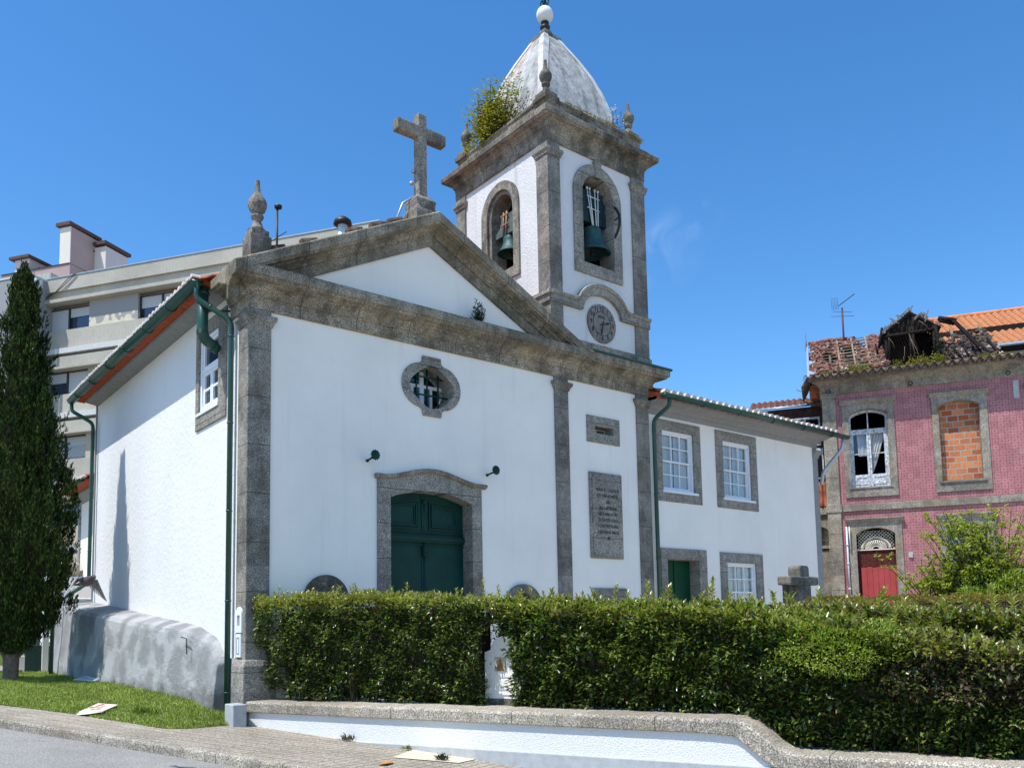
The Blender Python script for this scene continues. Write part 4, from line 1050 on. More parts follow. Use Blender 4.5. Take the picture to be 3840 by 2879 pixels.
# ------------------------------------------------------------------ street garden wall
gw = thing('garden_wall', 'low white rendered street wall with curved granite coping in front of the hedges', 'wall', tuple(GW.p(4, 0, 0.0)))
def walltop(s):          # underside of coping
    if s < 7.45: return 0.40
    if s > 8.12: return 0.06
    t = (s - 7.45) / 0.67
    return 0.40 - 0.34 * (t * t * (3 - 2 * t))
sv = [0.0] + list(np.linspace(7.45, 8.12, 14)) + [22]
mb = M(); mb.slab(GW, [[(-0.02, 0.04), (22, 0.04), (22, walltop(22))] + [(s_, walltop(s_)) for s_ in reversed(sv)][1:-1] + [(-0.02, 0.40)]], 0.0, -0.40)
k = plaster('thick_street_whitewash', (0.82, 0.815, 0.79), amt=0.14, bump=0.7, bscale=55, streak=0.10)
build('wall_face', mb, k, gw)
mb = M(); mb.box(GW, -0.02, 22, -0.3, 0.035, -1.9, 0.055); build('grey_base', mb, MT['grey_smooth'], gw, bevel=0.01)
# coping carried along s with an S-curve
cv = [-0.10, 0.0] + list(np.linspace(0.6, 7.2, 8)) + list(np.linspace(7.5, 8.15, 16)) + [8.6, 10, 14, 22]
def ctop(s):
    if s < 7.50: return 0.555
    if s > 8.15: return 0.215
    t = (s - 7.50) / 0.65
    return 0.555 - 0.34 * (t * t * (3 - 2 * t))
def cbot(s):
    if s < 7.42: return 0.39
    if s > 8.0: return 0.05
    t = (s - 7.42) / 0.58
    return 0.39 - 0.34 * (t * t * (3 - 2 * t))
P = []; F = []
for s_ in cv:
    t_, b_ = ctop(s_), cbot(s_)
    P += [GW.p(s_, o, z) for o, z in ((0.05, b_), (0.055, t_ - 0.03), (0.03, t_ - 0.004), (0.0, t_), (-0.58, t_ + 0.004), (-0.62, t_ - 0.05), (-0.62, b_))]
kk = 7
for i in range(len(cv) - 1): F += [(i * kk + a, i * kk + (a + 1) % kk, (i + 1) * kk + (a + 1) % kk, (i + 1) * kk + a) for a in range(kk)]
F += [tuple(range(kk)), tuple(range(len(P) - kk, len(P)))]
mb = M(); mb.add(P, F); build('coping', mb, MT['granite_tan'], gw, bevel=0.01)

# white shrine with a picture tile, in the gap between the hedges
sh = thing('shrine', 'small white round-topped shrine with picture tile between the two hedges', 'shrine', tuple(GW.p(4.0, -0.5, 0.5)))
SA = 3.88
o0 = -0.66
mb = M(); mb.slab(GW, [[(SA, 0.64), (SA + 0.62, 0.64), (SA + 0.62, 1.27), (SA + 0.53, 1.30)] + [(SA + 0.31 + 0.20 * math.cos(t), 1.32 + 0.17 * math.sin(t)) for t in np.linspace(0, PI, 14)] + [(SA + 0.09, 1.30), (SA, 1.27)]], o0, o0 - 0.3)
build('body', mb, MT['plaster'], sh, bevel=0.012)
mb = M(); mb.box(GW, SA - 0.005, SA + 0.625, o0 - 0.32, o0 + 0.006, 0.46, 0.64); build('foot', mb, MT['granite_dark'], sh)
mb = M(); mb.slab(GW, [rect(SA + 0.16, SA + 0.50, 0.69, 0.97), rect(SA + 0.20, SA + 0.46, 0.73, 0.93)], o0 + 0.012, o0 - 0.01); mb.slab(GW, [rect(SA + 0.23, SA + 0.43, 0.76, 0.90)], o0 + 0.01, o0 - 0.01); build('panel', mb, MT['plaster'], sh, bevel=0.004)
k = NT('picture_tile', 0.4, 0.4); k.color(k.ramp(k.noise(38, 4, 0.7, None, 1.2), [(0.34, (0.10, 0.055, 0.03)), (0.46, (0.33, 0.22, 0.10)), (0.54, (0.55, 0.47, 0.32)), (0.72, (0.68, 0.63, 0.52))]))
mb = M(); mb.box(GW, SA + 0.17, SA + 0.34, o0, o0 + 0.012, 1.01, 1.20); pt = build('picture_tile', mb, k.m, sh)
mb = M(); ca, cz0 = SA + 0.255, 1.02
mb.slab(GW, [[(ca - 0.055, cz0), (ca + 0.06, cz0), (ca + 0.045, cz0 + 0.07), (ca + 0.02, cz0 + 0.105), (ca - 0.02, cz0 + 0.105), (ca - 0.05, cz0 + 0.06)]], o0 + 0.014, o0 + 0.01); mb.slab(GW, [circ(ca, cz0 + 0.13, 0.022, 0.028, 12)], o0 + 0.014, o0 + 0.01)
build('figure', mb, plain('tile_figure', (0.30, 0.15, 0.07), 0.5, var=0.5, scale=60), pt)

# stone cross in the garden in front of the house, with a small iron box hanging under its left arm
gc = thing('stone_cross', 'weathered dark stone cross standing in the garden before the white house', 'stone cross', (10.35, -3, 0.4))
mb = M(); mb.box(FF, 10.15, 10.55, 2.9, 3.2, 0.4, 2.36)
build('shaft', mb, MT['granite_dark'], gc, bevel=0.03)
mb = M(); mb.slab(FF, [[(10.18, 2.5), (10.52, 2.5), (10.52, 2.70), (10.48, 2.745), (10.21, 2.75), (10.17, 2.71)]], 3.19, 2.91); build('head', mb, MT['granite_dark'], gc, bevel=0.03)
mb = M(); mb.box(FF, 9.81, 10.83, 2.895, 3.205, 2.35, 2.53); build('cross_arm', mb, MT['granite_dark'], gc, bevel=0.03)
mb = M(); mb.box(FF, 9.83, 9.90, 3.0, 3.1, 2.0, 2.36); mb.box(FF, 9.90, 9.905, 3.0, 3.1, 2.0, 2.36); mb.box(FF, 9.83, 10.15, 3.02, 3.08, 1.98, 2.01); build('iron_bracket', mb, MT['black'], gc)

# ------------------------------------------------------------------ things behind the plinth on the left
tw = thing('tomb_wall', 'white rendered wall with a rounded vault beyond the grey plinth', 'wall', (0.0, 12, 0.6))
F12 = Fr((0, 11.2), (1, 0), (0, -1))
mb = M(); mb.slab(F12, [[(-0.75, 0.5), (0.29, 0.5), (0.29, 3.10), (-0.75, 3.10)]], 0.0, -0.6); build('wall', mb, MT['plaster_rough'], tw)
mb = M(); P = []; n_ = 14
for yy in (10.55, 11.15):
    P += [Vector((-0.62 + 0.52 * math.cos(t), yy, 2.42 + 0.45 * math.sin(t))) for t in np.linspace(0, PI, n_)]
F = [(i, i + 1, n_ + i + 1, n_ + i) for i in range(n_ - 1)] + [tuple(range(n_)), tuple(range(n_, 2 * n_))]
mb.add(P, F, False); build('vault', mb, MT['plaster_rough'], tw, bevel=0.03)
mb = M(); mb.box(FF, -0.75, 0.15, -11.1, -10.3, 0.5, 2.42); mb.box(FF, -0.60, 0.18, -10.35, -10.05, 0.5, 2.52); build('ledge', mb, MT['plaster_rough'], tw, bevel=0.03)
c2 = thing('stone_cross', 'broken pale stone cross stump above the white wall, beside the cypress', 'stone cross', (-0.15, 12.3, 3.1))
mb = M(); mb.box(FF, -0.36, -0.08, -12.6, -12.25, 2.2, 3.84); build('shaft', mb, MT['granite_tan'], c2, bevel=0.03)
mb = M(); mb.box(FF, -0.40, 0.22, -12.62, -12.2, 3.22, 3.55); build('cross_arm', mb, MT['granite_tan'], c2, bevel=0.04)
# gate and posts
gt_ = thing('garden_gate', 'green metal gate with lattice top between white posts beside the cypress', 'gate', (-1.0, 10.6, 0.7))
GY = 10.35
mb = M(); F10 = Fr((0, GY), (1, 0), (0, -1))
for i in range(11): mb.box(F10, -1.30 + i * 0.045, -1.275 + i * 0.045, -0.02, 0.02, 0.68, 1.36)
mb.box(F10, -1.32, -0.80, -0.012, 0.012, 0.66, 1.38); build('gate_panel', mb, MT['green_pipe'], gt_)
mb = M()
for i in range(7):
    a = -1.34 + i * 0.085
    mb.tube([F10.p(a, 0, 1.38), F10.p(a + 0.30, 0, 1.95)], 0.009, 6); mb.tube([F10.p(a + 0.30, 0.01, 1.38), F10.p(a, 0.01, 1.95)], 0.009, 6)
mb.tube([F10.p(-1.32, 0, 1.95), F10.p(-0.78, 0, 1.95)], 0.015, 6); build('lattice', mb, MT['green_pipe'], gt_)
for x0, x1, z1, lb in ((-0.97, -0.83, 2.55, None), (-1.46, -1.33, 1.15, None)):
    mb = M(); mb.box(F10, x0, x1, -0.12, 0.06, 0.4, z1); build('post', mb, MT['plaster'], gt_, bevel=0.01)
# low stone border beyond the cypress
lb = M()
for i in range(5): lb.box(Fr((-1.5 - i * 1.0, 9.55 + i * 0.2), (-0.98, 0.2), (-0.2, -0.98)), 0.01, 0.97, 0, 0.25, 0.5, gz(-1.5 - i, 9.6) + 0.13)
tag(build('stone_border', lb, MT['granite_tan'], None, bevel=0.02), 'low pale stone border behind the cypress trunk', 'stone border')
# slab lying against the plinth
mb = M(); mb.add([(-1.02, 6.75, 0.70), (-0.72, 6.25, 0.66), (-0.50, 6.35, 0.80), (-0.52, 7.3, 0.86), (-0.70, 7.25, 0.75), (-1.0, 6.8, 0.6), (-0.5, 6.3, 0.5), (-0.5, 7.3, 0.5)], [(0, 1, 2, 3, 4), (0, 1, 6, 5), (1, 2, 6), (2, 3, 7, 6), (3, 4, 7), (4, 0, 5, 7)])
tag(build('stone_slab', mb, plain('pale_slab', (0.50, 0.55, 0.54), 0.7, var=0.2), None, bevel=0.01), 'pale grey slab lying on the lawn against the plinth', 'stone slab')
# litter
mb = M(); A = [(-2.06, 1.36), (-1.78, 1.10), (-1.36, 1.92), (-1.60, 2.16)]
z0 = [lawn_z(x, y) + 0.05 for x, y in A]
mb.add([(x, y, z) for (x, y), z in zip(A, z0)] + [(x, y, z + 0.012) for (x, y), z in zip(A, z0)] + [(-2.10, 1.33, z0[0] - 0.03), (-1.98, 1.20, z0[0] - 0.02)], [(0, 1, 2, 3), (4, 5, 6, 7), (0, 1, 5, 4), (1, 2, 6, 5), (2, 3, 7, 6), (3, 0, 4, 7), (0, 1, 9, 8)])
cb = build('cardboard_sheet', mb, plain('cream_cardboard', (0.66, 0.58, 0.47), 0.85, var=0.1), None); tag(cb, 'flattened cream cardboard with red print at the lawn edge', 'cardboard')
mb = M(); ctr = Vector((-1.72, 1.62, 0)); dA = Vector((0.45, 0.85, 0)).normalized(); dB = Vector((0.75, -0.65, 0)).normalized()
zc = lambda q: lawn_z(q.x, q.y) + 0.067
for i in range(5):
    c = ctr + dA * (-0.05 + i * 0.085) + dB * 0.0
    for j in range(3):
        mb.lathe((c.x + 0.02 * math.cos(j * 2), c.y + 0.03 * math.sin(j * 2), max(z0) + 0.010), [(0.016, 0), (0.012, 0.004)], 6)
for j in range(9):
    c = ctr + dA * -0.22
    mb.lathe((c.x + 0.05 * math.cos(j * 0.7), c.y + 0.05 * math.sin(j * 0.7), max(z0) + 0.006), [(0.02, 0), (0.012, 0.004)], 6)
build('red_print', mb, plain('red_ink', (0.45, 0.05, 0.04), 0.8), cb)
def flat_bit(name, pts, mat, label, cat, dz=0.01, group=None):
    mb = M(); n = len(pts); zz = [gz(x, y) + dz + 0.012 * (i % 2) for i, (x, y) in enumerate(pts)]
    mb.add([(x, y, z) for (x, y), z in zip(pts, zz)] + [(x, y, z + 0.006) for (x, y), z in zip(pts, zz)], [tuple(range(n)), tuple(range(n, 2 * n))] + [(i, (i + 1) % n, (i + 1) % n + n, i + n) for i in range(n)])
    return tag(build(name, mb, mat, None), label, cat, group)
flat_bit('dry_leaf', [(0.02, -3.98), (0.10, -4.03), (0.26, -3.93), (0.30, -3.84), (0.16, -3.86)], plain('orange_leaf', (0.62, 0.25, 0.06), 0.7), 'orange dry leaf lying on the pavement', 'leaf')
# pale repair slabs in the pavement
mb = M(); Q = [(0.50, -3.50), (1.14, -2.98), (1.52, -3.90), (1.10, -4.10)]
mb.add([(x, y, gz(x, y) + 0.006) for x, y in Q], [(0, 1, 2, 3)])
k = NT('cream_paving', 0.9, 0.2); k.color(k.mix(k.mth('MULTIPLY', k.line(k.dot((KD.x, KD.y, 0)), 0.42, 0.014), .7), k.ramp(k.noise(9, 5), [(0.3, (0.62, 0.52, 0.36)), (0.7, (0.74, 0.65, 0.48))]), (0.2, 0.17, 0.12)))
build('paving_patch', mb, k.m, None, 'structure')
wl = plain('white_litter', (0.75, 0.75, 0.72), 0.8)
for i, (s_, n_) in enumerate(((-0.55, -0.30), (-0.2, -0.55), (0.05, -0.75), (0.5, -0.25))):
    c = kpt(s_, n_); flat_bit('paper_scrap', [(c.x, c.y), (c.x + 0.04, c.y + 0.01), (c.x + 0.05, c.y + 0.05), (c.x - 0.01, c.y + 0.04)], wl, 'scrap of white paper on the asphalt near the kerb', 'paper scrap', -0.12, 'white paper scraps on the road')
# ================================================================== PINK TILED HOUSE (ruined)
pk = thing('pink_tiled_house', 'abandoned house with pink tiled front and burnt collapsed roof', 'house', (22, 0, 0))
uR = (0.515, -0.857, 0)
k = NT('pink_wall_tiles', 0.45, 0.4)
ss_ = k.dot(uR); g1 = k.line(ss_, 0.172, 0.012); z_ = k.n('ShaderNodeSeparateXYZ'); k.l(k.pos(), z_.inputs[0]); g2 = k.line(z_.outputs[2], 0.172, 0.012)
gr = k.mth('MAXIMUM', g1, g2)
fa = k.mth('SUBTRACT', k.mth('FRACT', k.mth('DIVIDE', ss_, 0.172)), 0.5); fb = k.mth('SUBTRACT', k.mth('FRACT', k.mth('DIVIDE', z_.outputs[2], 0.172)), 0.5)
rr = k.mth('SQRT', k.mth('ADD', k.mth('MULTIPLY', fa, fa), k.mth('MULTIPLY', fb, fb)))
dot_ = k.ramp(rr, [(0.085, 1), (0.11, 0)])
wn_ = k.n('ShaderNodeTexWhiteNoise', noise_dimensions='2D'); cmb = k.n('ShaderNodeCombineXYZ'); k.l(k.mth('FLOOR', k.mth('DIVIDE', ss_, 0.172)), cmb.inputs[0]); k.l(k.mth('FLOOR', k.mth('DIVIDE', z_.outputs[2], 0.172)), cmb.inputs[1]); k.l(cmb.outputs[0], wn_.inputs['Vector'])
col = k.mix(0.8, k.ramp(k.noise(2.0, 5, 0.65), [(0.3, (0.34, 0.125, 0.125)), (0.7, (0.48, 0.200, 0.192))]), k.ramp(wn_.outputs['Value'], [(0, 0.82), (1, 1.12)]), 'MULTIPLY')
fade = k.mth('MULTIPLY', k.ramp(k.noise(0.9, 5, 0.7), [(0.55, 0), (0.75, 1)]), 0.3)
col = k.mix(fade, col, (0.50, 0.36, 0.42))
col = k.mix(dot_, col, (0.085, 0.022, 0.035)); col = k.mix(k.mth('MULTIPLY', gr, 0.85), col, (0.12, 0.045, 0.055))
k.color(col); k.bump(k.mth('SUBTRACT', k.noise(20, 3), k.mth('MULTIPLY', gr, 1.5)), 0.35, 0.01); MT['pinktile'] = k.m
k = NT('hollow_clay_brick', 0.9, 0.2)
br = k.n('ShaderNodeTexBrick'); cmb = k.n('ShaderNodeCombineXYZ'); k.l(k.dot(uR), cmb.inputs[0]); z_ = k.n('ShaderNodeSeparateXYZ'); k.l(k.pos(), z_.inputs[0])
k.l(k.mth('ADD', z_.outputs[2], k.mth('MULTIPLY', k.noise(2.2, 3), 0.05)), cmb.inputs[1]); k.l(cmb.outputs[0], br.inputs['Vector'])
br.inputs['Color1'].default_value = (0.33, 0.085, 0.035, 1); br.inputs['Color2'].default_value = (0.62, 0.235, 0.10, 1); br.inputs['Mortar'].default_value = (0.40, 0.34, 0.28, 1)
br.inputs['Scale'].default_value = 1.0; br.inputs['Brick Width'].default_value = 0.31; br.inputs['Row Height'].default_value = 0.185; br.inputs['Mortar Size'].default_value = 0.018
k.color(k.mix(0.5, br.outputs['Color'], k.ramp(k.noise(14, 5, .7), [(0.3, 0.6), (0.7, 1.3)]), 'MULTIPLY')); k.bump(k.mth('SUBTRACT', k.noise(22, 4), k.mth('MULTIPLY', br.outputs['Fac'], 1.5)), 0.7, 0.02); MT['clay'] = k.m
MT['char'] = plain('charred_timber', (0.016, 0.012, 0.010), 0.9, 0.2, var=0.7, scale=12, bump=0.6)
MT['timber'] = plain('weathered_batten', (0.20, 0.155, 0.11), 0.9, 0.2, var=0.5, scale=16)
MT['debris'] = plain('broken_tile_debris', (0.22, 0.10, 0.072), 0.9, 0.2, var=0.65, scale=9, bump=0.5)
MT['debris_pale'] = plain('pale_rubble', (0.46, 0.40, 0.33), 0.9, 0.2, var=0.4, scale=11)
MT['debris_dark'] = plain('sooty_tile', (0.075, 0.058, 0.05), 0.9, 0.2, var=0.7, scale=9, bump=0.5)
MT['red_board'] = plain('red_boards', (0.38, 0.058, 0.055), 0.7, 0.25, var=0.15, scale=3)
MT['red_old'] = plain('decayed_red_door', (0.10, 0.025, 0.02), 0.9, 0.2, var=0.8, scale=25, bump=0.7)
MT['cream'] = plain('cream_ironwork', (0.66, 0.60, 0.48), 0.7, 0.3, var=0.12)
op1 = segtop(0.76, 1.90, 5.83, 8.20, 0.16); op2 = segtop(3.37, 4.50, 5.85, 8.20, 0.16); op3 = segtop(0.80, 1.93, 1.5, 4.33, 0.20); op4 = segtop(3.40, 4.50, 2.7, 4.36, 0.17)
op5 = segtop(5.98, 7.1, 5.85, 8.2, 0.16); op6 = segtop(5.98, 7.1, 2.7, 4.36, 0.17)
def exo(a0, a1, z0, zs, r_): return segtop(a0 - .03, a1 + .03, z0 - .03, zs + .02, r_ + .01)
mb = M(); mb.slab(RB, [rect(0.0, 9.5, 0.0, 9.0), exo(0.76, 1.90, 5.83, 8.20, 0.16), exo(3.37, 4.50, 5.85, 8.20, 0.16), exo(0.80, 1.93, 1.5, 4.33, 0.20), exo(3.40, 4.50, 2.7, 4.36, 0.17), exo(5.98, 7.1, 5.85, 8.2, 0.16), exo(5.98, 7.1, 2.7, 4.36, 0.17)], 0.0, -0.45)
build('tiled_wall', mb, MT['pinktile'], pk)
mb = M(); mb.box(RB, 0.0, 0.4, -7, -0.45, 0.0, 9.0); mb.box(RB, 9.1, 9.5, -7, -0.45, 0, 9.0); mb.box(RB, 0, 9.5, -7.3, -7, 0, 9.2)
build('rear_wall', mb, MT['stone_old'], pk)
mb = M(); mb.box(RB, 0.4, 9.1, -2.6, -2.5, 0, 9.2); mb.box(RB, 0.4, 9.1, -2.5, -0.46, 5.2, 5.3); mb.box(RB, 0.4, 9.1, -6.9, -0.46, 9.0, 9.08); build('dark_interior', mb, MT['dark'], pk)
mb = M(); mb.box(RB, -0.02, 0.385, -0.3, 0.07, 0, 8.95); mb.box(RB, -0.05, 0.42, -0.3, 0.10, 5.08, 5.32); mb.box(RB, -0.06, 0.43, -0.3, 0.12, 8.80, 8.95)
build('quoin', mb, MT['stone_old_z'], pk, bevel=0.012)
mb = M(); mb.box(RB, 0.425, 9.5, -0.1, 0.06, 5.09, 5.31); build('string_course', mb, MT['stone_old'], pk, bevel=0.01)
mb = M(); q0 = RB.p(-0.02, 0, 0); q1 = RB.p(9.5, 0, 0); qb = RB.p(-0.02, -4, 0)
mb.sweep([(qb.x, qb.y), (q0.x, q0.y), (q1.x, q1.y)], [(-0.05, 8.93), (0.05, 8.93), (0.05, 9.20), (0.09, 9.22), (0.10, 9.27), (0.19, 9.32), (0.28, 9.34), (0.29, 9.42), (0.36, 9.44), (0.38, 9.52), (0.34, 9.54), (-0.05, 9.56)])
build('cornice', mb, MT['stone_old'], pk, bevel=0.01)
def red_surround(a0, a1, z0, z1, op, name='window', hood=True, apron=True):
    mb = M()
    mb.slab(RB, [rect(a0, a1, z0, z1), op], 0.05, -0.3)
    w = build(name, mb, MT['stone_old'], pk, bevel=0.01)
    mb = M()
    mb.run(RB, [(a0 - 0.06, z1), (a1 + 0.06, z1)], [(0.04, -0.07), (0.07, -0.06), (0.12, 0.0), (0.15, 0.03), (0.15, 0.07), (0.02, 0.08)])
    build('hood', mb, MT['stone_old'], w, bevel=0.006)
    return w
w1 = red_surround(0.56, 2.11, 5.52, 8.60, op1)
w2 = red_surround(3.18, 4.72, 5.52, 8.56, op2)
w4 = red_surround(3.18, 4.74, 2.4, 4.76, op4)
w5 = red_surround(5.78, 7.3, 5.52, 8.56, op5); w6 = red_surround(5.78, 7.3, 2.4, 4.76, op6)
dw = red_surround(0.57, 2.14, 0.3, 4.78, op3, 'door_surround')
mb = M()
for fr_op, ww in ((op2, w2),): mb.slab(RB, [fr_op], -0.20, -0.28)
build('brick_infill', mb, MT['clay'], w2)
mb = M(); mb.slab(RB, [op5], -0.20, -0.28); build('brick_infill', mb, MT['clay'], w5)
mb = M(); mb.box(RB, 3.30, 4.58, -0.1, 0.09, 5.80, 5.86); build('sill', mb, MT['stone_old'], w2)
# ruined french window
mb = M()
mb.slab(RB, [op1, segtop(0.82, 1.84, 5.87, 8.14, 0.15)], -0.14, -0.24)
mb.box(RB, 0.80, 1.86, -0.24, -0.13, 7.64, 7.74); mb.box(RB, 1.31, 1.345, -0.22, -0.15, 7.7, 8.3)
for a0, a1 in ((0.82, 1.325), (1.335, 1.84)):
    mb.slab(RB, [rect(a0, a1, 5.87, 7.64), rect(a0 + 0.055, a1 - 0.06, 6.27, 7.58)], -0.14, -0.20)
    mb.box(RB, a0 + 0.05, a1 - 0.05, -0.19, -0.155, 6.93, 6.96); mb.slab(RB, [rect(a0 + 0.06, a1 - 0.06, 5.95, 6.22), rect(a0 + 0.10, a1 - 0.10, 6.0, 6.17)], -0.125, -0.15)
build('window_frame', mb, MT['white_peel'], w1)
mb = M(); mb.box(RB, 0.86, 1.27, -0.17, -0.172, 6.95, 7.58); build('pane', mb, MT['glass'], w1)
mb = M(); P = []; n_ = 26
for j, z in enumerate(np.linspace(7.62, 6.30, 9)):
    t = j / 8; wd = 0.42 * (1 - t) + 0.10 * t + 0.05 * math.sin(t * 3); c = 1.62 - 0.26 * t
    P += [RB.p(c - wd / 2 + wd * i / n_, -0.26 + 0.025 * math.sin(i * 1.1 + j * 0.3), z) for i in range(n_ + 1)]
F = [(j * (n_ + 1) + i, j * (n_ + 1) + i + 1, (j + 1) * (n_ + 1) + i + 1, (j + 1) * (n_ + 1) + i) for j in range(8) for i in range(n_)]
mb.add(P, F, True); curtain(mb, RB, 0.98, 1.24, -0.3, 6.9, 7.6, 0.02, 16, 0.05); build('torn_curtain', mb, MT['curtain'], w1)
mb = M(); mb.box(RB, 0.70, 1.96, -0.1, 0.08, 5.80, 5.84); build('sill', mb, MT['stone_old'], w1)
# ground-floor window frame behind the shrub
mb = M(); mb.slab(RB, [op4, rect(3.46, 3.92, 2.75, 4.28), rect(3.98, 4.44, 2.75, 4.28)], -0.16, -0.24); build('window_frame', mb, plain('brown_frame', (0.22, 0.14, 0.13), 0.7), w4)
mb = M(); mb.box(RB, 3.42, 4.48, -0.2, -0.205, 2.7, 4.4); build('pane', mb, MT['glass'], w4)
mb = M(); mb.box(RB, 3.47, 3.95, -0.3, -0.31, 2.7, 4.1); build('blind', mb, MT['grey_paint'], w4)
# doorway: lattice fanlight, decayed panels, red boards
mb = M(); cx0 = 1.365
fan = M()
for i in range(-14, 15):
    for sg in (1, -1):
        a = cx0 + i * 0.105
        p0 = (a - 0.35 * sg, 3.86); p1 = (a + 0.35 * sg, 4.56)
        pts = [(p0[0] + (p1[0] - p0[0]) * t, p0[1] + (p1[1] - p0[1]) * t) for t in np.linspace(0, 1, 15)]
        okp = [p for p in pts if 0.80 < p[0] < 1.93 and p[1] < 4.34 + 0.17 * (1 - ((p[0] - cx0) / 0.57) ** 2) and math.hypot(p[0] - cx0, (p[1] - 3.86) * 1.15) > 0.44]
        if len(okp) > 1: fan.tube([RB.p(okp[0][0], -0.12, okp[0][1]), RB.p(okp[-1][0], -0.12, okp[-1][1])], 0.011, 5)
for R0 in (0.44, 0.405, 0.31, 0.10):
    fan.tube([RB.p(cx0 + R0 * math.cos(t), -0.115, 3.87 + R0 * 0.88 * math.sin(t)) for t in np.linspace(0, PI, 24)], 0.013 if R0 != 0.405 else 0.022, 6)
for i in range(15):
    t = PI * (i + 0.5) / 15; fan.tube([RB.p(cx0 + r_ * math.cos(t), -0.115, 3.87 + r_ * 0.88 * math.sin(t)) for r_ in (0.10, 0.3)], [0.010, 0.018], 6)
for i in range(22):
    t = PI * (i + 0.5) / 22; fan.lathe(RB.p(cx0 + 0.36 * math.cos(t), -0.115, 3.86 + 0.36 * 0.88 * math.sin(t)), [(0.004, 0), (0.018, 0.012), (0.004, 0.024)], 6)
fan.box(RB, 0.80, 1.93, -0.16, -0.10, 3.835, 3.87)
build('fanlight_lattice', fan, MT['cream'], dw)
mb = M(); mb.box(RB, 0.80, 1.93, -0.22, -0.16, 1.5, 3.83); mb.box(RB, 0.84, 1.34, -0.16, -0.13, 3.32, 3.72); mb.box(RB, 1.40, 1.88, -0.16, -0.13, 3.32, 3.72); mb.box(RB, 1.35, 1.39, -0.16, -0.11, 2.5, 3.83)
dd2 = build('old_door', mb, MT['red_old'], dw)
mb = M()
for i in range(6): mb.box(RB, 0.90 + i * 0.165, 0.90 + i * 0.165 + 0.158, -0.13, -0.09, 1.5, 3.30 + 0.012 * math.sin(i * 2.1))
mb.box(RB, 1.89, 1.93, -0.12, -0.09, 1.5, 3.3)
build('red_boards', mb, MT['red_board'], dw)
mb = M(); mb.tube([RB.p(0.52, 0.1, 4.60), RB.p(0.52, 0.1, 2.2)], 0.028, 8); mb.tube([RB.p(0.60, 0.12, 4.60), RB.p(0.60, 0.12, 3.9)], 0.018, 8)
for z in (2.6, 3.4, 4.0): mb.tube([RB.p(0.52, 0.1, z), RB.p(0.52, 0.1, z + 0.05)], 0.04, 8)
build('downpipe', mb, MT['rod_white'], pk)
mb = M(); mb.box(RB, 5.45, 5.60, 0.0, 0.03, 8.25, 8.80); build('bare_patch', mb, MT['grey_smooth'], pk); mb = M(); mb.box(RB, 2.28, 2.40, 0.0, 0.05, 3.55, 3.72); build('meter_plate', mb, MT['grey_smooth'], pk)
mb = M()
for a in (0.20, 2.62, 5.33):
    mb.tube([RB.p(a + 0.06 * math.cos(t), 0.12, 9.02 + 0.06 * math.sin(t)) for t in np.linspace(0, 2 * PI, 12)], 0.014, 5)
build('iron_ring', mb, MT['black'], pk)
mb = M(); mb.tube([RB.p(5.72 + 0.10 * math.sin(i * 1.3), 0.08, 7.3 - i * 0.28) for i in range(8)], 0.018, 6); build('cable', mb, MT['rod_white'], pk)
# eave tiles
mb = M(); a0 = RB.p(-0.55, 0.62, 9.38); tiles(mb, a0, uR, (-RB.w.x * 0.95, -RB.w.y * 0.95, 0.30), 10.0, 0.75, 0.25, 0.085, 0.4)
tiles(mb, a0 - Vector((0, 0, 0.07)), uR, (-RB.w.x * 0.95, -RB.w.y * 0.95, 0.30), 10.0, 0.30, 0.25, 0.085, 0.3)
rf = build('eave_tiles', mb, MT['tile_dark'], pk)
mb = M()
for i in range(7): mb.box(RB, -0.62 + i * 0.03, -0.56 + i * 0.03, -1.5 + 0.05 * i, 0.5, 9.18 + i * 0.045, 9.21 + i * 0.045)
mb.tube([RB.p(-0.55, 0.4, 9.15), RB.p(-0.63, 0.42, 9.05), RB.p(-0.7, 0.4, 9.08), RB.p(-0.78, 0.4, 9.15)], 0.013, 5)
build('broken_verge', mb, MT['timber'], pk)
# broken roof: rafters and battens with tile debris
def rp(a, t, lift=0.0):       # point on the roof plane: a along, t 0..1 up the slope
    return RB.p(a, 0.05 - 1.75 * t, 9.62 + 1.62 * t + lift)
rng = random.Random(3)
upv = (rp(0, 1) - rp(0, 0)).normalized(); av = Vector(uR); nv = av.cross(upv).normalized()
if nv.z < 0: nv = -nv
mb = M()
for a in np.arange(-0.1, 5.3, 0.42):
    if 2.1 < a < 3.5: continue
    c = (rp(a, 0) + rp(a, 1)) / 2; L = (rp(a, 1) - rp(a, 0)).length / 2
    mb.obox(c - nv * 0.10, av, upv, nv, 0.035, L, 0.05)
for t in np.arange(0.06, 1.0, 0.085):
    a_end = 2.05 - 0.3 * abs(t - 0.6)
    pts = [rp(x, t, 0.012 * math.sin(x * 3 + t * 9)) for x in np.linspace(-0.25, a_end, 6)]
    mb.tube(pts, 0.016, 5)
build('roof_batten', mb, MT['timber'], pk)
def chips(name, mat, N, fa, ft, size, lift=(0.0, 0.10), flat=0.5):
    mb = M()
    for i in range(N):
        a, t = fa(), ft(); c = rp(a, t, rng.uniform(*lift))
        q = Matrix.Rotation(rng.uniform(-flat, flat), 3, av) @ Matrix.Rotation(rng.uniform(-flat, flat), 3, upv) @ Matrix.Rotation(rng.uniform(-0.5, 0.5), 3, nv)
        mb.obox(c, q @ av, q @ upv, q @ nv, rng.uniform(0.5, 1) * size, rng.uniform(0.5, 1) * size * 0.75, 0.012)
    return build(name, mb, mat, pk, 'stuff')
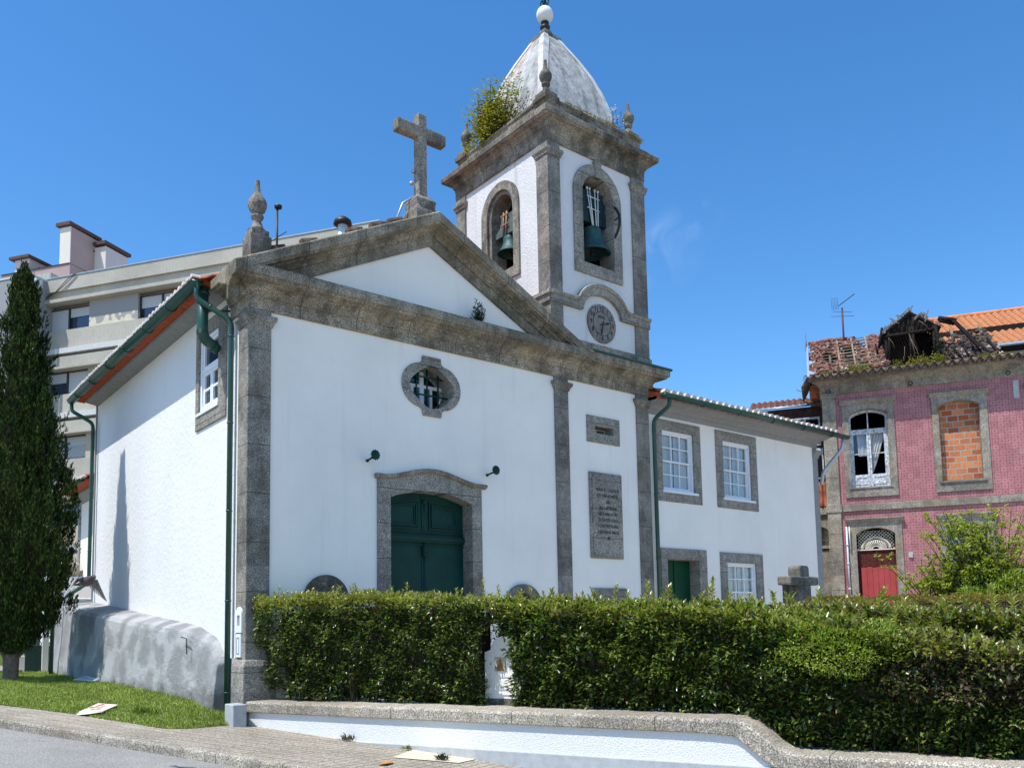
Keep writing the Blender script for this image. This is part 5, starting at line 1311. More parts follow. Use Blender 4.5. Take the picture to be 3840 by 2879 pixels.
def gapok():
    while True:
        a, t = rng.uniform(-0.3, 2.1), rng.uniform(0.0, 1.0)
        v_ = math.sin(a * 3.1 + 0.5) * math.cos(t * 7) + 0.35 * math.sin(a * 9 + t * 5) - (0.7 if (0.7 < a < 1.4 and t < 0.75) else -0.25) + (0.6 if t > 0.88 and a < 0.9 else 0)
        if v_ > -0.35: return a, t
pool = []
def fa():
    global pool
    pool = gapok(); return pool[0]
def ft(): return pool[1]
chips('tile_debris', MT['debris'], 900, fa, ft, 0.062)
chips('sooty_tiles', MT['debris_dark'], 420, fa, ft, 0.06, (-0.06, 0.09))
mb = M()
for t in np.arange(0.10, 0.95, 0.095):
    mb.tube([rp(x, t, 0.09 + 0.012 * math.sin(x * 3 + t * 9)) for x in np.linspace(0.55 + 0.3 * math.sin(t * 20), 1.9 - 0.2 * math.cos(t * 13), 5)], 0.016, 5)
for a in (0.62, 1.08, 1.52): mb.tube([rp(a, 0.05, 0.06), rp(a - 0.05, 0.95, 0.06)], 0.035, 5)
build('loose_batten', mb, plain('pale_batten', (0.30, 0.22, 0.15), 0.9, var=0.4, scale=16), pk)
chips('rubble', MT['debris_pale'], 170, fa, ft, 0.038)
mb = M(); mb.add([rp(-0.35, 0, -0.32), rp(2.2, 0, -0.32), rp(2.2, 0.86, -0.32), (rp(-0.35, 0.86, -0.32))], [(0, 1, 2, 3)]); mb.add([rp(-0.35, 0.86, -0.32), rp(1.3, 0.86, -0.32), rp(1.3, 0.99, -0.2), rp(-0.35, 0.99, -0.2)], [(0, 1, 2, 3)]); mb.add([rp(3.45, 0, -0.2), rp(5.4, 0, -0.2), rp(5.0, 0.45, -0.2), (rp(3.45, 0.62, -0.2))], [(0, 1, 2, 3)]); mb.box(RB, 0, 5.2, -2.5, 0.0, 9.08, 9.45)
build('burnt_ceiling', mb, MT['char'], pk)
mb = M(); mb.tube([rp(a, 1.0, 0.03 + 0.02 * math.sin(a * 6)) for a in np.linspace(-0.35, 0.9, 8)], 0.07, 8); mb.tube([rp(a, 0.93, 0.0) for a in np.linspace(-0.3, 0.85, 4)], 0.05, 6); build('ridge_tile', mb, MT['debris'], pk)
mb = M(); mb.add([rp(-0.42, 0), rp(-0.36, 0), rp(-0.42, 0.9, 0.1), rp(-0.38, 0.9, 0.1), rp(-0.42, 0, -0.15), rp(-0.42, 0.9, -0.1)], [(0, 1, 3, 2), (0, 2, 5, 4)])
for t in (0.05, 0.35, 0.72): mb.obox(rp(-0.25, t, 0.05), av, upv, nv, 0.10, 0.13, 0.02)
build('white_flashing', mb, MT['steel'], pk)
mb = M(); mb.tube([rp(-0.42, 0.80, 0.0), rp(-0.42, 0.9, 0.2), rp(-0.43, 0.95, 0.62)], [0.03, 0.025, 0.004], 6); build('ridge_spike', mb, MT['timber'], pk)
# burnt dormer
mb = M()
FD = RB; od = -0.25
def beam(a0, z0, a1, z1, o0, o1, r=0.05, mat=None): mb.tube([RB.p(a0, o0, z0), RB.p(a1, o1, z1)], r, 4)
for a in (2.02, 2.10, 2.73, 2.80, 3.42, 3.50): beam(a, 9.68, a + rng.uniform(-.03, .03), 10.95 if a not in (2.02, 3.5) else 10.7, od, od, 0.045)
beam(1.95, 10.72, 3.55, 10.78, od, od, 0.06); beam(1.88, 10.72, 2.78, 11.42, od, od, 0.05); beam(3.62, 10.78, 2.74, 11.42, od, od, 0.05)
beam(1.85, 10.62, 2.78, 11.30, od - 0.5, od - 0.5, 0.05); beam(3.66, 10.68, 2.74, 11.30, od - 0.5, od - 0.5, 0.05)
for i in range(12): beam(1.92 + i * 0.07, 10.78 + i * 0.055, 1.92 + i * 0.07, 10.78 + i * 0.055, od + 0.05, od - 1.2, 0.035)
for i in range(12): beam(3.60 - i * 0.07, 10.82 + i * 0.05, 3.60 - i * 0.07, 10.82 + i * 0.05, od + 0.05, od - 1.2, 0.035)
beam(1.80, 10.35, 1.92, 11.0, od + 0.1, od + 0.1, 0.045); beam(1.76, 10.2, 1.70, 10.55, od, od, 0.03); beam(3.58, 11.15, 4.1, 11.0, od - 0.1, od - 0.1, 0.075); beam(3.60, 11.07, 4.05, 10.93, od - 0.1, od - 0.2, 0.06)
mb.obox((RB.p(3.98, od + .1, 10.95) + RB.p(4.62, od + 0.35, 9.95)) / 2, av, (RB.p(4.62, od + 0.35, 9.95) - RB.p(3.98, od + .1, 10.95)).normalized(), Vector((RB.w.x, RB.w.y, 0)), 0.06, 0.62, 0.05)
beam(3.46, 10.9, 3.55, 9.9, od + 0.1, od + 0.1, 0.05)
for i in range(9): beam(2.15 + i * 0.14, 10.80, 2.15 + i * 0.14, 10.98 + 0.4 * (1 - abs(i - 4) / 4.5), od - 0.03, od - 0.03, 0.055)
mb.box(RB, 1.98, 2.03, od - 1.4, od, 9.6, 10.7); mb.box(RB, 3.50, 3.55, od - 1.4, od, 9.6, 10.7); mb.slab(RB, [[(2.0, 9.5), (3.55, 9.5), (3.6, 10.8), (2.76, 11.35), (1.95, 10.75)]], od - 0.9, od - 1.0); mb.slab(RB, [[(1.98, 10.72), (3.56, 10.76), (2.76, 11.36)]], od - 0.02, od - 0.08)  # rear slab is a dark fill for the dormer's shaded inside
dor = build('burnt_dormer', mb, MT['char'], pk)
mb = M()
for i in range(34):
    a = rng.uniform(1.85, 3.65); zt = 10.78 + 0.66 * (1 - abs(a - 2.76) / 0.95) + rng.uniform(-0.02, 0.10)
    d_ = Vector(uR) * rng.uniform(-1, 1) + Vector((0, 0, rng.uniform(-0.7, 0.7))); d_.normalize(); L = rng.uniform(0.06, 0.2); c = RB.p(a, od + rng.uniform(-0.2, 0.12), zt)
    e1 = d_.cross(Vector((RB.w.x, RB.w.y, 0))).normalized()
    mb.obox(c, d_, e1, Vector((RB.w.x, RB.w.y, 0)), L, 0.02, 0.012)
build('splintered_batten', mb, MT['timber'], dor)
mb = M()
for x0, z0, x1, z1 in ((2.70, 10.7, 2.86, 9.7), (2.72, 10.6, 3.02, 9.65), (2.55, 10.3, 2.45, 9.75), (3.0, 11.1, 3.3, 10.75), (2.1, 10.65, 2.25, 10.3)):
    mb.tube([RB.p(x0, od + 0.08, z0), RB.p((x0 + x1) / 2 + 0.03, od + 0.1, (z0 + z1) / 2), RB.p(x1, od + 0.08, z1)], 0.007, 4)
build('hanging_wire', mb, MT['timber'], dor)
def fa2():
    return rng.uniform(3.62, 5.15)
def ft2(): return abs(rng.gauss(0, 0.35)) % 0.75
chips('sooty_tiles', MT['debris_dark'], 620, fa2, ft2, 0.075, (-0.05, 0.12), 0.4)
chips('rubble', MT['debris_pale'], 60, lambda: rng.uniform(3.9, 5.3), lambda: rng.uniform(0.0, 0.25), 0.07)
chips('tile_debris', MT['debris'], 110, lambda: rng.uniform(1.6, 2.1), lambda: rng.uniform(0.15, 0.9), 0.075)
mb = M()
for i in range(8): a = 3.7 + i * 0.2; mb.tube([rp(a, -0.02, 0.1), rp(a - 0.12 + 0.1 * math.sin(i * 5), 0.22 + 0.1 * math.sin(i * 2), 0.25)], 0.035, 5)
build('charred_rafter', mb, MT['char'], pk)
mb = M(); mb.box(RB, -0.38, 0.0, -1.6, -0.4, 9.5, 9.7); mb.box(RB, -0.36, -0.05, -0.6, -0.2, 8.95, 9.35); build('side_gable', mb, MT['terracotta'], pk)
# rear wing seen over the white house roof
mb = M(); mb.box(RB, -2.2, -0.02, -5, -1.5, 0.0, 8.98); wg = build('rear_wing', mb, plain('dark_weatherboard', (0.07, 0.035, 0.032), 0.9, var=0.5, scale=5, bump=0.4), pk)
mb = M(); tiles(mb, RB.p(-2.4, -1.3, 9.02), uR, (-RB.w.x, -RB.w.y, 0.42), 2.4, 1.3, 0.2, 0.04, 0.3); build('wing_roof', mb, MT['debris'], pk)
mb = M(); mb.tube([RB.p(-2.4, -1.25, 8.98), RB.p(0.0, -1.25, 8.98)], 0.035, 6); build('wing_gutter', mb, MT['steel'], pk)
mb = M()
mb.box(RB, -1.1, -0.1, -1.5, -1.46, 7.6, 8.6); mb.box(RB, -0.55, -0.05, -1.5, -1.44, 6.45, 7.5)
build('wing_window', mb, MT['white_peel'], pk)
mb = M(); mb.box(RB, -1.04, -0.62, -1.46, -1.45, 7.68, 8.52); mb.box(RB, -0.56, -0.16, -1.46, -1.45, 7.68, 8.52); mb.box(RB, -0.5, -0.1, -1.44, -1.43, 6.5, 7.4)
mb.slab(RB, [segtop(-0.55, 0.0, 3.2, 4.6, 0.2)], -1.38, -1.45); build('dark_opening', mb, MT['dark'], pk)
mb = M(); P = []
for j, z in enumerate((5.48, 6.32)): P += [RB.p(-0.9 + i * 0.02, -1.36 + 0.03 * math.sin(i * 0.9), z) for i in range(46)]
mb.add(P, [(i, i + 1, 46 + i + 1, 46 + i) for i in range(45)], True); build('corrugated_sheet', mb, plain('rusty_orange_sheet', (0.34, 0.11, 0.05), 0.8, var=0.7, scale=4), pk)
mb = M(); mb.box(RB, -0.9, 0.0, -1.5, -1.38, 3.0, 5.45); mb.box(RB, -0.9, 0.0, -1.45, -1.30, 5.2, 5.30); mb.box(RB, -0.9, 0.0, -1.45, -1.28, 4.05, 4.15); mb.box(RB, -0.28, 0.0, -1.45, -1.33, 2.0, 4.0)
build('wing_masonry', mb, MT['stone_old'], pk)

# antenna on the pink house
an = thing('tv_antenna', 'rusty television antenna on a mast above the burnt roof', 'antenna', tuple(rp(0.80, 0.95)))
mb = M(); b0 = rp(0.80, 0.9); tp = Vector((b0.x, b0.y, 12.32)); mb.tube([b0 - Vector((0, 0, 0.5)), tp], 0.032, 8); build('mast', mb, plain('rusty_mast', (0.10, 0.04, 0.035), 0.7), an)
mb = M(); d1 = (Vector(uR) * 0.8 + Vector((0, 0, 0.52))).normalized(); c = tp + Vector((0, 0, 0.15)); mb.tube([c - d1 * 0.15, c + d1 * 0.50], 0.012, 5)
e1 = Vector((RB.w.x, RB.w.y, 0.25)).normalized()
for i in range(9): q = c + d1 * (-0.05 + i * 0.065); mb.tube([q - e1 * 0.13 + Vector((0, 0, .05)), q + e1 * 0.13 - Vector((0, 0, .05))], 0.008, 4)
for i in range(5): q = c - d1 * 0.14 + Vector(uR) * -0.05 * i; mb.tube([q + Vector((0, 0, -0.12)) , q + Vector(uR) * -0.02 + Vector((0, 0, 0.32))], 0.006, 4)
for z, L in ((-0.15, 0.30), (-0.30, 0.36)):
    for s_ in (-1, 1): mb.tube([tp + Vector((0, 0, z)), tp + Vector((0, 0, z - s_ * 0.04)) + Vector(uR) * (s_ * L)], 0.007, 4)
build('elements', mb, MT['black'], an)

# orange-roofed house behind
oh = thing('orange_roofed_house', 'house with bright orange tiled roof behind the burnt roof, far right', 'house', tuple(RB.p(7, -8, 0)))
mb = M(); mb.box(RB, 3.9, 16, -12, -5.4, 0, 11.2); build('wall', mb, MT['slate_white'], oh)
mb = M(); tiles(mb, RB.p(3.6, -5.0, 11.42), uR, (-RB.w.x * 0.9, -RB.w.y * 0.9, 0.43), 13, 2.95, 0.25, 0.04, 0.36); tiles(mb, RB.p(3.4, -7.6, 12.84), uR, (-RB.w.x * 0.887, -RB.w.y * 0.887, 0.461), 13, 3.1, 0.25, 0.04, 0.36)
mb.tube([RB.p(3.4, -10.35, 14.32), RB.p(16, -10.35, 14.32)], 0.10, 8)
build('roof', mb, MT['tile_bright'], oh)
mb = M(); mb.box(RB, 3.7, 16, -7.9, -7.5, 12.55, 12.86); mb.box(RB, 3.7, 16, -5.5, -4.98, 11.22, 11.34); build('dark_band', mb, MT['char'], oh)  # dark bars filling the gap between roofs and under the eave
mb = M(); mb.tube([RB.p(5.6, -4.92, 11.34), RB.p(16, -4.92, 11.34)], 0.06, 8); build('gutter', mb, MT['steel'], oh)

# ================================================================== APARTMENT BLOCK
ap = thing('apartment_block', 'grey mosaic-clad apartment block with roller shutters behind the cypress', 'apartment block', (6, 26, 0))
k = NT('mosaic_cladding', 0.8, 0.3)
sA = k.dot((0.551, -0.834, 0)); zA = k.n('ShaderNodeSeparateXYZ'); k.l(k.pos(), zA.inputs[0])
gr = k.mth('MAXIMUM', k.line(sA, 0.075, 0.014), k.line(zA.outputs[2], 0.075, 0.014))
col = k.ramp(k.noise(28, 3, 0.7), [(0.3, (0.39, 0.355, 0.285)), (0.7, (0.60, 0.56, 0.46))])
col = k.mix(k.ramp(k.noise(0.5, 5, 0.7), [(0.4, 0), (0.75, 0.6)]), col, (0.27, 0.25, 0.21))
col = k.mix(k.mth('MULTIPLY', gr, 0.4), col, (0.20, 0.19, 0.17)); k.color(col); MT['mosaic'] = k.m
k = NT('peeling_render', 0.9, 0.2); z2 = k.n('ShaderNodeSeparateXYZ'); k.l(k.pos(), z2.inputs[0])
edge = k.mth('ADD', k.mth('MULTIPLY', k.mth('SUBTRACT', z2.outputs[2], 15.65), 1.1), k.mth('MULTIPLY', k.mth('SUBTRACT', k.vor(3.2), 0.25), 0.8))
k.color(k.mix(k.ramp(edge, [(0.02, 0), (0.06, 1)]), k.ramp(k.noise(5, 4), [(0.3, (0.58, 0.50, 0.36)), (0.7, (0.70, 0.63, 0.48))]), (0.33, 0.32, 0.30))); MT['peel'] = k.m
k = NT('white_mosaic_band', 0.8, 0.3); k.color(k.ramp(k.noise(12, 3), [(0.3, (0.50, 0.50, 0.47)), (0.7, (0.62, 0.62, 0.58))])); MT['band'] = k.m
MT['sand'] = plain('sand_mosaic', (0.50, 0.42, 0.31), 0.85, var=0.12, scale=14)
mb = M(); mb.box(AP, 0.0, 17, -10, -0.35, 0, 17.0); build('core_wall', mb, MT['mosaic'], ap)
mb = M()
mb.box(AP, -0.12, 17, -0.4, 0.16, 17.03, 17.66); mb.box(AP, 0.06, 17, -0.4, 0.04, 16.62, 17.03); mb.box(AP, -0.02, 17, -0.4, 0.30, 16.46, 16.62)
build('parapet', mb, MT['mosaic'], ap, bevel=0.01)
mb = M(); mb.box(AP, -0.14, 17, -0.5, 0.19, 17.66, 17.71); build('parapet_cap', mb, MT['steel'], ap)
k = NT('roller_shutter', 0.7, 0.3); z3 = k.n('ShaderNodeSeparateXYZ'); k.l(k.pos(), z3.inputs[0])
k.color(k.mix(k.mth('MULTIPLY', k.line(z3.outputs[2], 0.07, 0.018), 0.6), (0.54, 0.55, 0.54), (0.22, 0.22, 0.22))); MT['shutter'] = k.m
MT['blue_glass'] = plain('reflecting_glass', (0.02, 0.035, 0.06), 0.06, 0.9, var=0.3, scale=0.8)
MT['dark_frame'] = plain('dark_aluminium', (0.035, 0.033, 0.033), 0.5, 0.4)
rr_ = random.Random(11)
for f in range(5):
    zt = 16.32 - 2.95 * f; zb = zt - 1.06
    mb = M()
    mb.box(AP, 0.0, 17, -0.35, 0.0, zb - 0.88, zb)
    if f: mb.box(AP, 0.45, 17, -0.35, 0.14, zt + 0.12, zt + 0.62); mb.box(AP, 0.75, 17, -0.35, 0.30, zt + 0.02, zt + 0.12)
    build('spandrel', mb, MT['mosaic'] if f < 3 else MT['sand'], ap)
    mb = M(); mb.box(AP, 0.0, 17, -0.35, 0.16, zb - 1.12, zb - 0.88); build('white_band', mb, MT['band'], ap)
    for c0 in range(3):
        a0 = 2.60 + c0 * 5.05; mb = M(); mb.box(AP, a0, a0 + 2.65, -0.35, -0.03, zb, zt + 0.15); build('wall_panel', mb, MT['peel'] if f == 0 else MT['sand'] if f in (2, 3) else MT['mosaic'], ap)
    mb = M(); mb.box(AP, 0.0, 0.16, -0.35, -0.01, zb, zt + 0.15); build('end_pier', mb, MT['mosaic'], ap)
    for c0 in range(3):
        a0 = 0.16 + c0 * 5.08; a1 = a0 + 2.42; am = a0 + 1.20
        mb = M(); mb.slab(AP, [rect(a0, a1, zb, zt), rect(a0 + 0.07, am - 0.04, zb + 0.06, zt - 0.04), rect(am + 0.04, a1 - 0.07, zb + 0.06, zt - 0.04)], -0.14, -0.26)
        w = build('window', mb, MT['dark_frame'] if f < 3 else MT['white'], ap)
        mb = M(); mb.box(AP, a0, a1, -0.24, -0.25, zb, zt); build('pane', mb, MT['blue_glass'], w)
        h1 = {0: 0.98, 1: 0.45, 2: 0.95, 3: 0.05, 4: 0.4}[f] if c0 == 0 else rr_.uniform(0.2, 0.9)
        h2 = {0: 0.42, 1: 0.97, 2: 0.42, 3: 0.05, 4: 0.7}[f] if c0 == 0 else rr_.uniform(0.2, 0.9)
        if c0 == 1: h1, h2 = 0.52, 0.5
        mb = M(); mb.box(AP, a0 + 0.07, am - 0.04, -0.20, -0.22, zt - 0.04 - (zt - zb - 0.1) * h1, zt - 0.04); mb.box(AP, am + 0.04, a1 - 0.07, -0.20, -0.22, zt - 0.04 - (zt - zb - 0.1) * h2, zt - 0.04)
        build('roller_shutter', mb, MT['shutter'], w)
        if f in (2, 3): mb = M(); curtain(mb, AP, am + 0.06, a1 - 0.08, -0.228, zb + 0.06, zt - 0.3, 0.006, 40); build('curtain', mb, MT['grey_smooth'], w)
mb = M(); mb.tube([AP.p(-0.25, 0.12, 0), AP.p(-0.25, 0.12, 16.9)], 0.06, 8); mb.lathe(AP.p(-0.25, 0.12, 16.8), [(0.06, 0), (0.14, 0.25), (0.14, 0.4)], 4)
build('downpipe', mb, MT['steel'], ap)
mb = M()
mb.tube([AP.p(0.1, 0.2, 16.75), AP.p(0.9, 0.22, 16.98), AP.p(1.6, 0.24, 17.5), AP.p(1.95, 0.22, 17.7)], 0.016, 5); mb.tube([AP.p(0.05, 0.2, 16.6), AP.p(1.2, 0.24, 17.1), AP.p(2.05, 0.22, 17.7)], 0.016, 5)
mb.tube([AP.p(0.0, 0.2, 16.6), AP.p(-0.12, 0.15, 14.5), AP.p(-0.3, 0.1, 12)], 0.016, 5)
mb.tube([AP.p(1.3, 0.2, 4.6), AP.p(2.0, 0.22, 5.1), AP.p(2.9, 0.2, 5.9)], 0.016, 5)
build('cable', mb, MT['black'], ap)
# pink penthouse behind the parapet
ph = thing('pink_penthouse', 'pink rooftop storey with tall sloping-edged chimneys above the apartment block', 'rooftop storey', tuple(AP.p(-2, -5, 17)))
MT['pinkwall'] = plain('pink_render', (0.42, 0.30, 0.275), 0.9, 0.15, var=0.08, scale=1.0)
MT['pinkpale'] = plain('pale_pink_render', (0.58, 0.50, 0.49), 0.9, 0.15, var=0.08, scale=1.0)
MT['creamwall'] = plain('cream_render', (0.70, 0.64, 0.55), 0.9, 0.15, var=0.05, scale=1.0)
mb = M(); mb.box(AP, -6, -1.6, -7.5, -3.0, 12, 20.02); mb.box(AP, -1.601, -0.9, -7.5, -4.58, 12, 18); build('wall', mb, MT['pinkwall'], ph)
mb = M(); mb.box(AP, -6.0, -1.62, -7.5, -2.96, 20.02, 20.07); build('coping', mb, MT['dark_frame'], ph)
mb = M(); mb.box(AP, -2.26, -1.60, -4.86, -3.02, 20.05, 21.95); c1_ = build('chimney', mb, MT['pinkwall'], ph)
mb = M(); mb.box(AP, -2.26, -1.60, -3.02, -2.985, 20.07, 21.95); build('chimney_face', mb, MT['creamwall'], c1_)
mb = M(); mb.box(AP, -1.61, -0.90, -6.1, -4.60, 16, 21.50); c2_ = build('chimney', mb, MT['pinkpale'], ph)
mb = M(); mb.box(AP, -1.60, -0.90, -4.60, -4.57, 16, 21.50); build('chimney_face', mb, MT['creamwall'], c2_)
mb = M(); mb.box(AP, -2.42, -1.52, -4.95, -2.85, 22.0, 22.17); mb.box(AP, -2.2, -1.7, -4.7, -3.2, 21.95, 22.0); mb.box(AP, -1.62, -0.80, -6.25, -4.42, 21.58, 21.74); mb.box(AP, -1.5, -1.0, -6.0, -4.7, 21.5, 21.58)
build('chimney_slab', mb, plain('dark_roof_edge', (0.10, 0.055, 0.045), 0.8, var=0.3), ph)
mb = M(); mb.box(AP, -5.2, -4.25, -6.5, -3.05, 20.07, 20.72); lh = build('low_block', mb, MT['pinkpale'], ph); mb = M(); mb.box(AP, -5.4, -4.12, -6.6, -2.85, 20.72, 20.86); build('roof_slab', mb, bpy.data.materials['dark_roof_edge'], lh)
mb = M()
for i in range(3): mb.tube([AP.p(-1.60, -4.5 - i * 0.1, 21.3), AP.p(-1.57, -4.5 - i * 0.1, 21.3)], 0.04, 8); mb.tube([AP.p(-4.26, -3.65 - i * 0.12, 20.45), AP.p(-4.22, -3.65 - i * 0.12, 20.45)], 0.045, 8)
build('vent_hole', mb, MT['black'], ph)
# neighbouring plain grey building on the far left
gb = thing('grey_building', 'plain grey rendered building with white rain pipe at the far left', 'building', tuple(AP.p(-6, 0, 0)))
mb = M(); mb.box(AP, -30, 0.35, -9, 1.0, 0, 17.55); build('wall', mb, plain('mid_grey_render', (0.30, 0.30, 0.30), 0.9, 0.1, var=0.05, scale=0.5), gb)
mb = M(); mb.box(AP, -30, 0.37, -9, 1.03, 17.55, 17.62); build('coping', mb, MT['band'], gb)
mb = M(); mb.tube([AP.p(0.50, 0.95, 0), AP.p(0.50, 0.95, 17.0)], 0.07, 8); mb.box(AP, 0.36, 0.72, 0.75, 1.08, 17.0, 17.35); build('rain_pipe', mb, MT['rod_white'], gb)
mb = M(); mb.box(AP, -30, -0.9, -9, -1.2, 17.62, 18.75); build('upper_wall', mb, plaster('stained_concrete', (0.40, 0.40, 0.37), dirt=(0.16, 0.16, 0.14), amt=0.4, streak=0.9), gb)
# ================================================================== VEGETATION
R = np.random.default_rng(5)
def unit(a): return a / np.maximum(1e-9, np.linalg.norm(a, axis=1, keepdims=True))
def leafmesh(name, P, D, Nn, L, Wd, mat, parent=None, fold=0.25, curl=0.12):
    """pointed folded leaves: base P, direction D, normal hint Nn, length L, width Wd"""
    n = len(P); D = unit(D); Sd = unit(np.cross(D, Nn)); Un = unit(np.cross(Sd, D))
    L = np.broadcast_to(L, (n,))[:, None]; Wd = np.broadcast_to(Wd, (n,))[:, None]
    base = P; mid = P + D * L * 0.45 - Un * L * 0.02
    lf = P + D * L * 0.45 + Sd * Wd / 2 + Un * Wd * fold; rt = P + D * L * 0.45 - Sd * Wd / 2 + Un * Wd * fold
    tip = P + D * L - Un * L * curl
    V = np.stack([base, lf, tip, rt, mid], 1).reshape(-1, 3)
    o = (np.arange(n) * 5)[:, None]
    T = np.concatenate([o + np.array([[0, 4, 1]]), o + np.array([[1, 4, 2]]), o + np.array([[0, 3, 4]]), o + np.array([[3, 2, 4]])], 1).reshape(-1, 3)
    me = bpy.data.meshes.new(name)
    me.vertices.add(len(V)); me.vertices.foreach_set('co', V.ravel().astype(np.float32))
    me.loops.add(len(T) * 3); me.loops.foreach_set('vertex_index', T.ravel().astype(np.int32))
    me.polygons.add(len(T)); me.polygons.foreach_set('loop_start', (np.arange(len(T)) * 3).astype(np.int32))
    me.polygons.foreach_set('loop_total', np.full(len(T), 3, np.int32))
    me.update(calc_edges=True); me.materials.append(mat)
    return new_obj(name, me, parent)

LF1 = leafmat('hedge_leaf', [(0.0, (0.016, 0.034, 0.008)), (0.45, (0.042, 0.078, 0.014)), (0.8, (0.105, 0.155, 0.026)), (0.95, (0.27, 0.29, 0.08)), (1.0, (0.18, 0.12, 0.06))], rough=0.30, trans=0.20, spec=0.7)
LF2 = leafmat('hedge_leaf_bright', [(0.0, (0.060, 0.105, 0.014)), (0.4, (0.13, 0.195, 0.022)), (0.8, (0.22, 0.285, 0.038)), (1.0, (0.34, 0.35, 0.08))], rough=0.30, trans=0.28, spec=0.7)
LF3 = leafmat('hedge_leaf_bronze', [(0.0, (0.065, 0.042, 0.030)), (0.5, (0.12, 0.08, 0.050)), (0.8, (0.12, 0.14, 0.045)), (1.0, (0.27, 0.18, 0.13))], rough=0.34, trans=0.2, spec=0.6)
LFT = leafmat('new_growth_leaf', [(0.0, (0.16, 0.19, 0.028)), (0.6, (0.31, 0.31, 0.065)), (0.88, (0.38, 0.36, 0.13)), (1.0, (0.32, 0.18, 0.11))], rough=0.30, trans=0.28, spec=0.7)
LFS = leafmat('small_bright_leaf', [(0.0, (0.10, 0.16, 0.016)), (0.5, (0.24, 0.33, 0.03)), (1.0, (0.42, 0.48, 0.08))], rough=0.4, trans=0.3)
LFO = leafmat('clipped_orange_leaf', [(0.0, (0.10, 0.12, 0.02)), (0.5, (0.24, 0.20, 0.04)), (1.0, (0.34, 0.19, 0.06))], rough=0.45, trans=0.3)
LFY = leafmat('yellow_green_leaf', [(0.0, (0.14, 0.18, 0.022)), (0.5, (0.30, 0.34, 0.05)), (1.0, (0.46, 0.48, 0.11))], rough=0.45, trans=0.4)
LFC = leafmat('cypress_spray', [(0.0, (0.009, 0.020, 0.005)), (0.5, (0.022, 0.045, 0.009)), (0.88, (0.058, 0.095, 0.014)), (1.0, (0.15, 0.18, 0.04))], rough=0.7, trans=0.15, spec=0.15)
LFG = leafmat('grass_blade', [(0.0, (0.06, 0.10, 0.014)), (0.35, (0.17, 0.24, 0.030)), (0.7, (0.34, 0.41, 0.07)), (1.0, (0.66, 0.62, 0.32))], rough=0.55, trans=0.35, spec=0.3)
LFB = leafmat('roof_bush_leaf', [(0.0, (0.11, 0.12, 0.02)), (0.5, (0.21, 0.22, 0.03)), (0.85, (0.33, 0.27, 0.05)), (1.0, (0.40, 0.20, 0.10))], rough=0.45, trans=0.35)
LFD = leafmat('dark_shrub_leaf', [(0.0, (0.02, 0.035, 0.015)), (1.0, (0.05, 0.075, 0.03))], rough=0.5, trans=0.15)
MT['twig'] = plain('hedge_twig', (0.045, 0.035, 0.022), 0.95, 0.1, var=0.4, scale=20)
MT['bark'] = plain('cypress_bark', (0.17, 0.13, 0.10), 0.95, 0.1, var=0.4, scale=14, bump=0.8)

def to_w(fr, a, o, z):
    x = fr.O.x + fr.u.x * a + fr.w.x * o; y = fr.O.y + fr.u.y * a + fr.w.y * o
    return np.stack([x, y, z], 1)
gwn = np.array([GW.w.x, GW.w.y, 0.0]); gwu = np.array([GW.u.x, GW.u.y, 0.0])

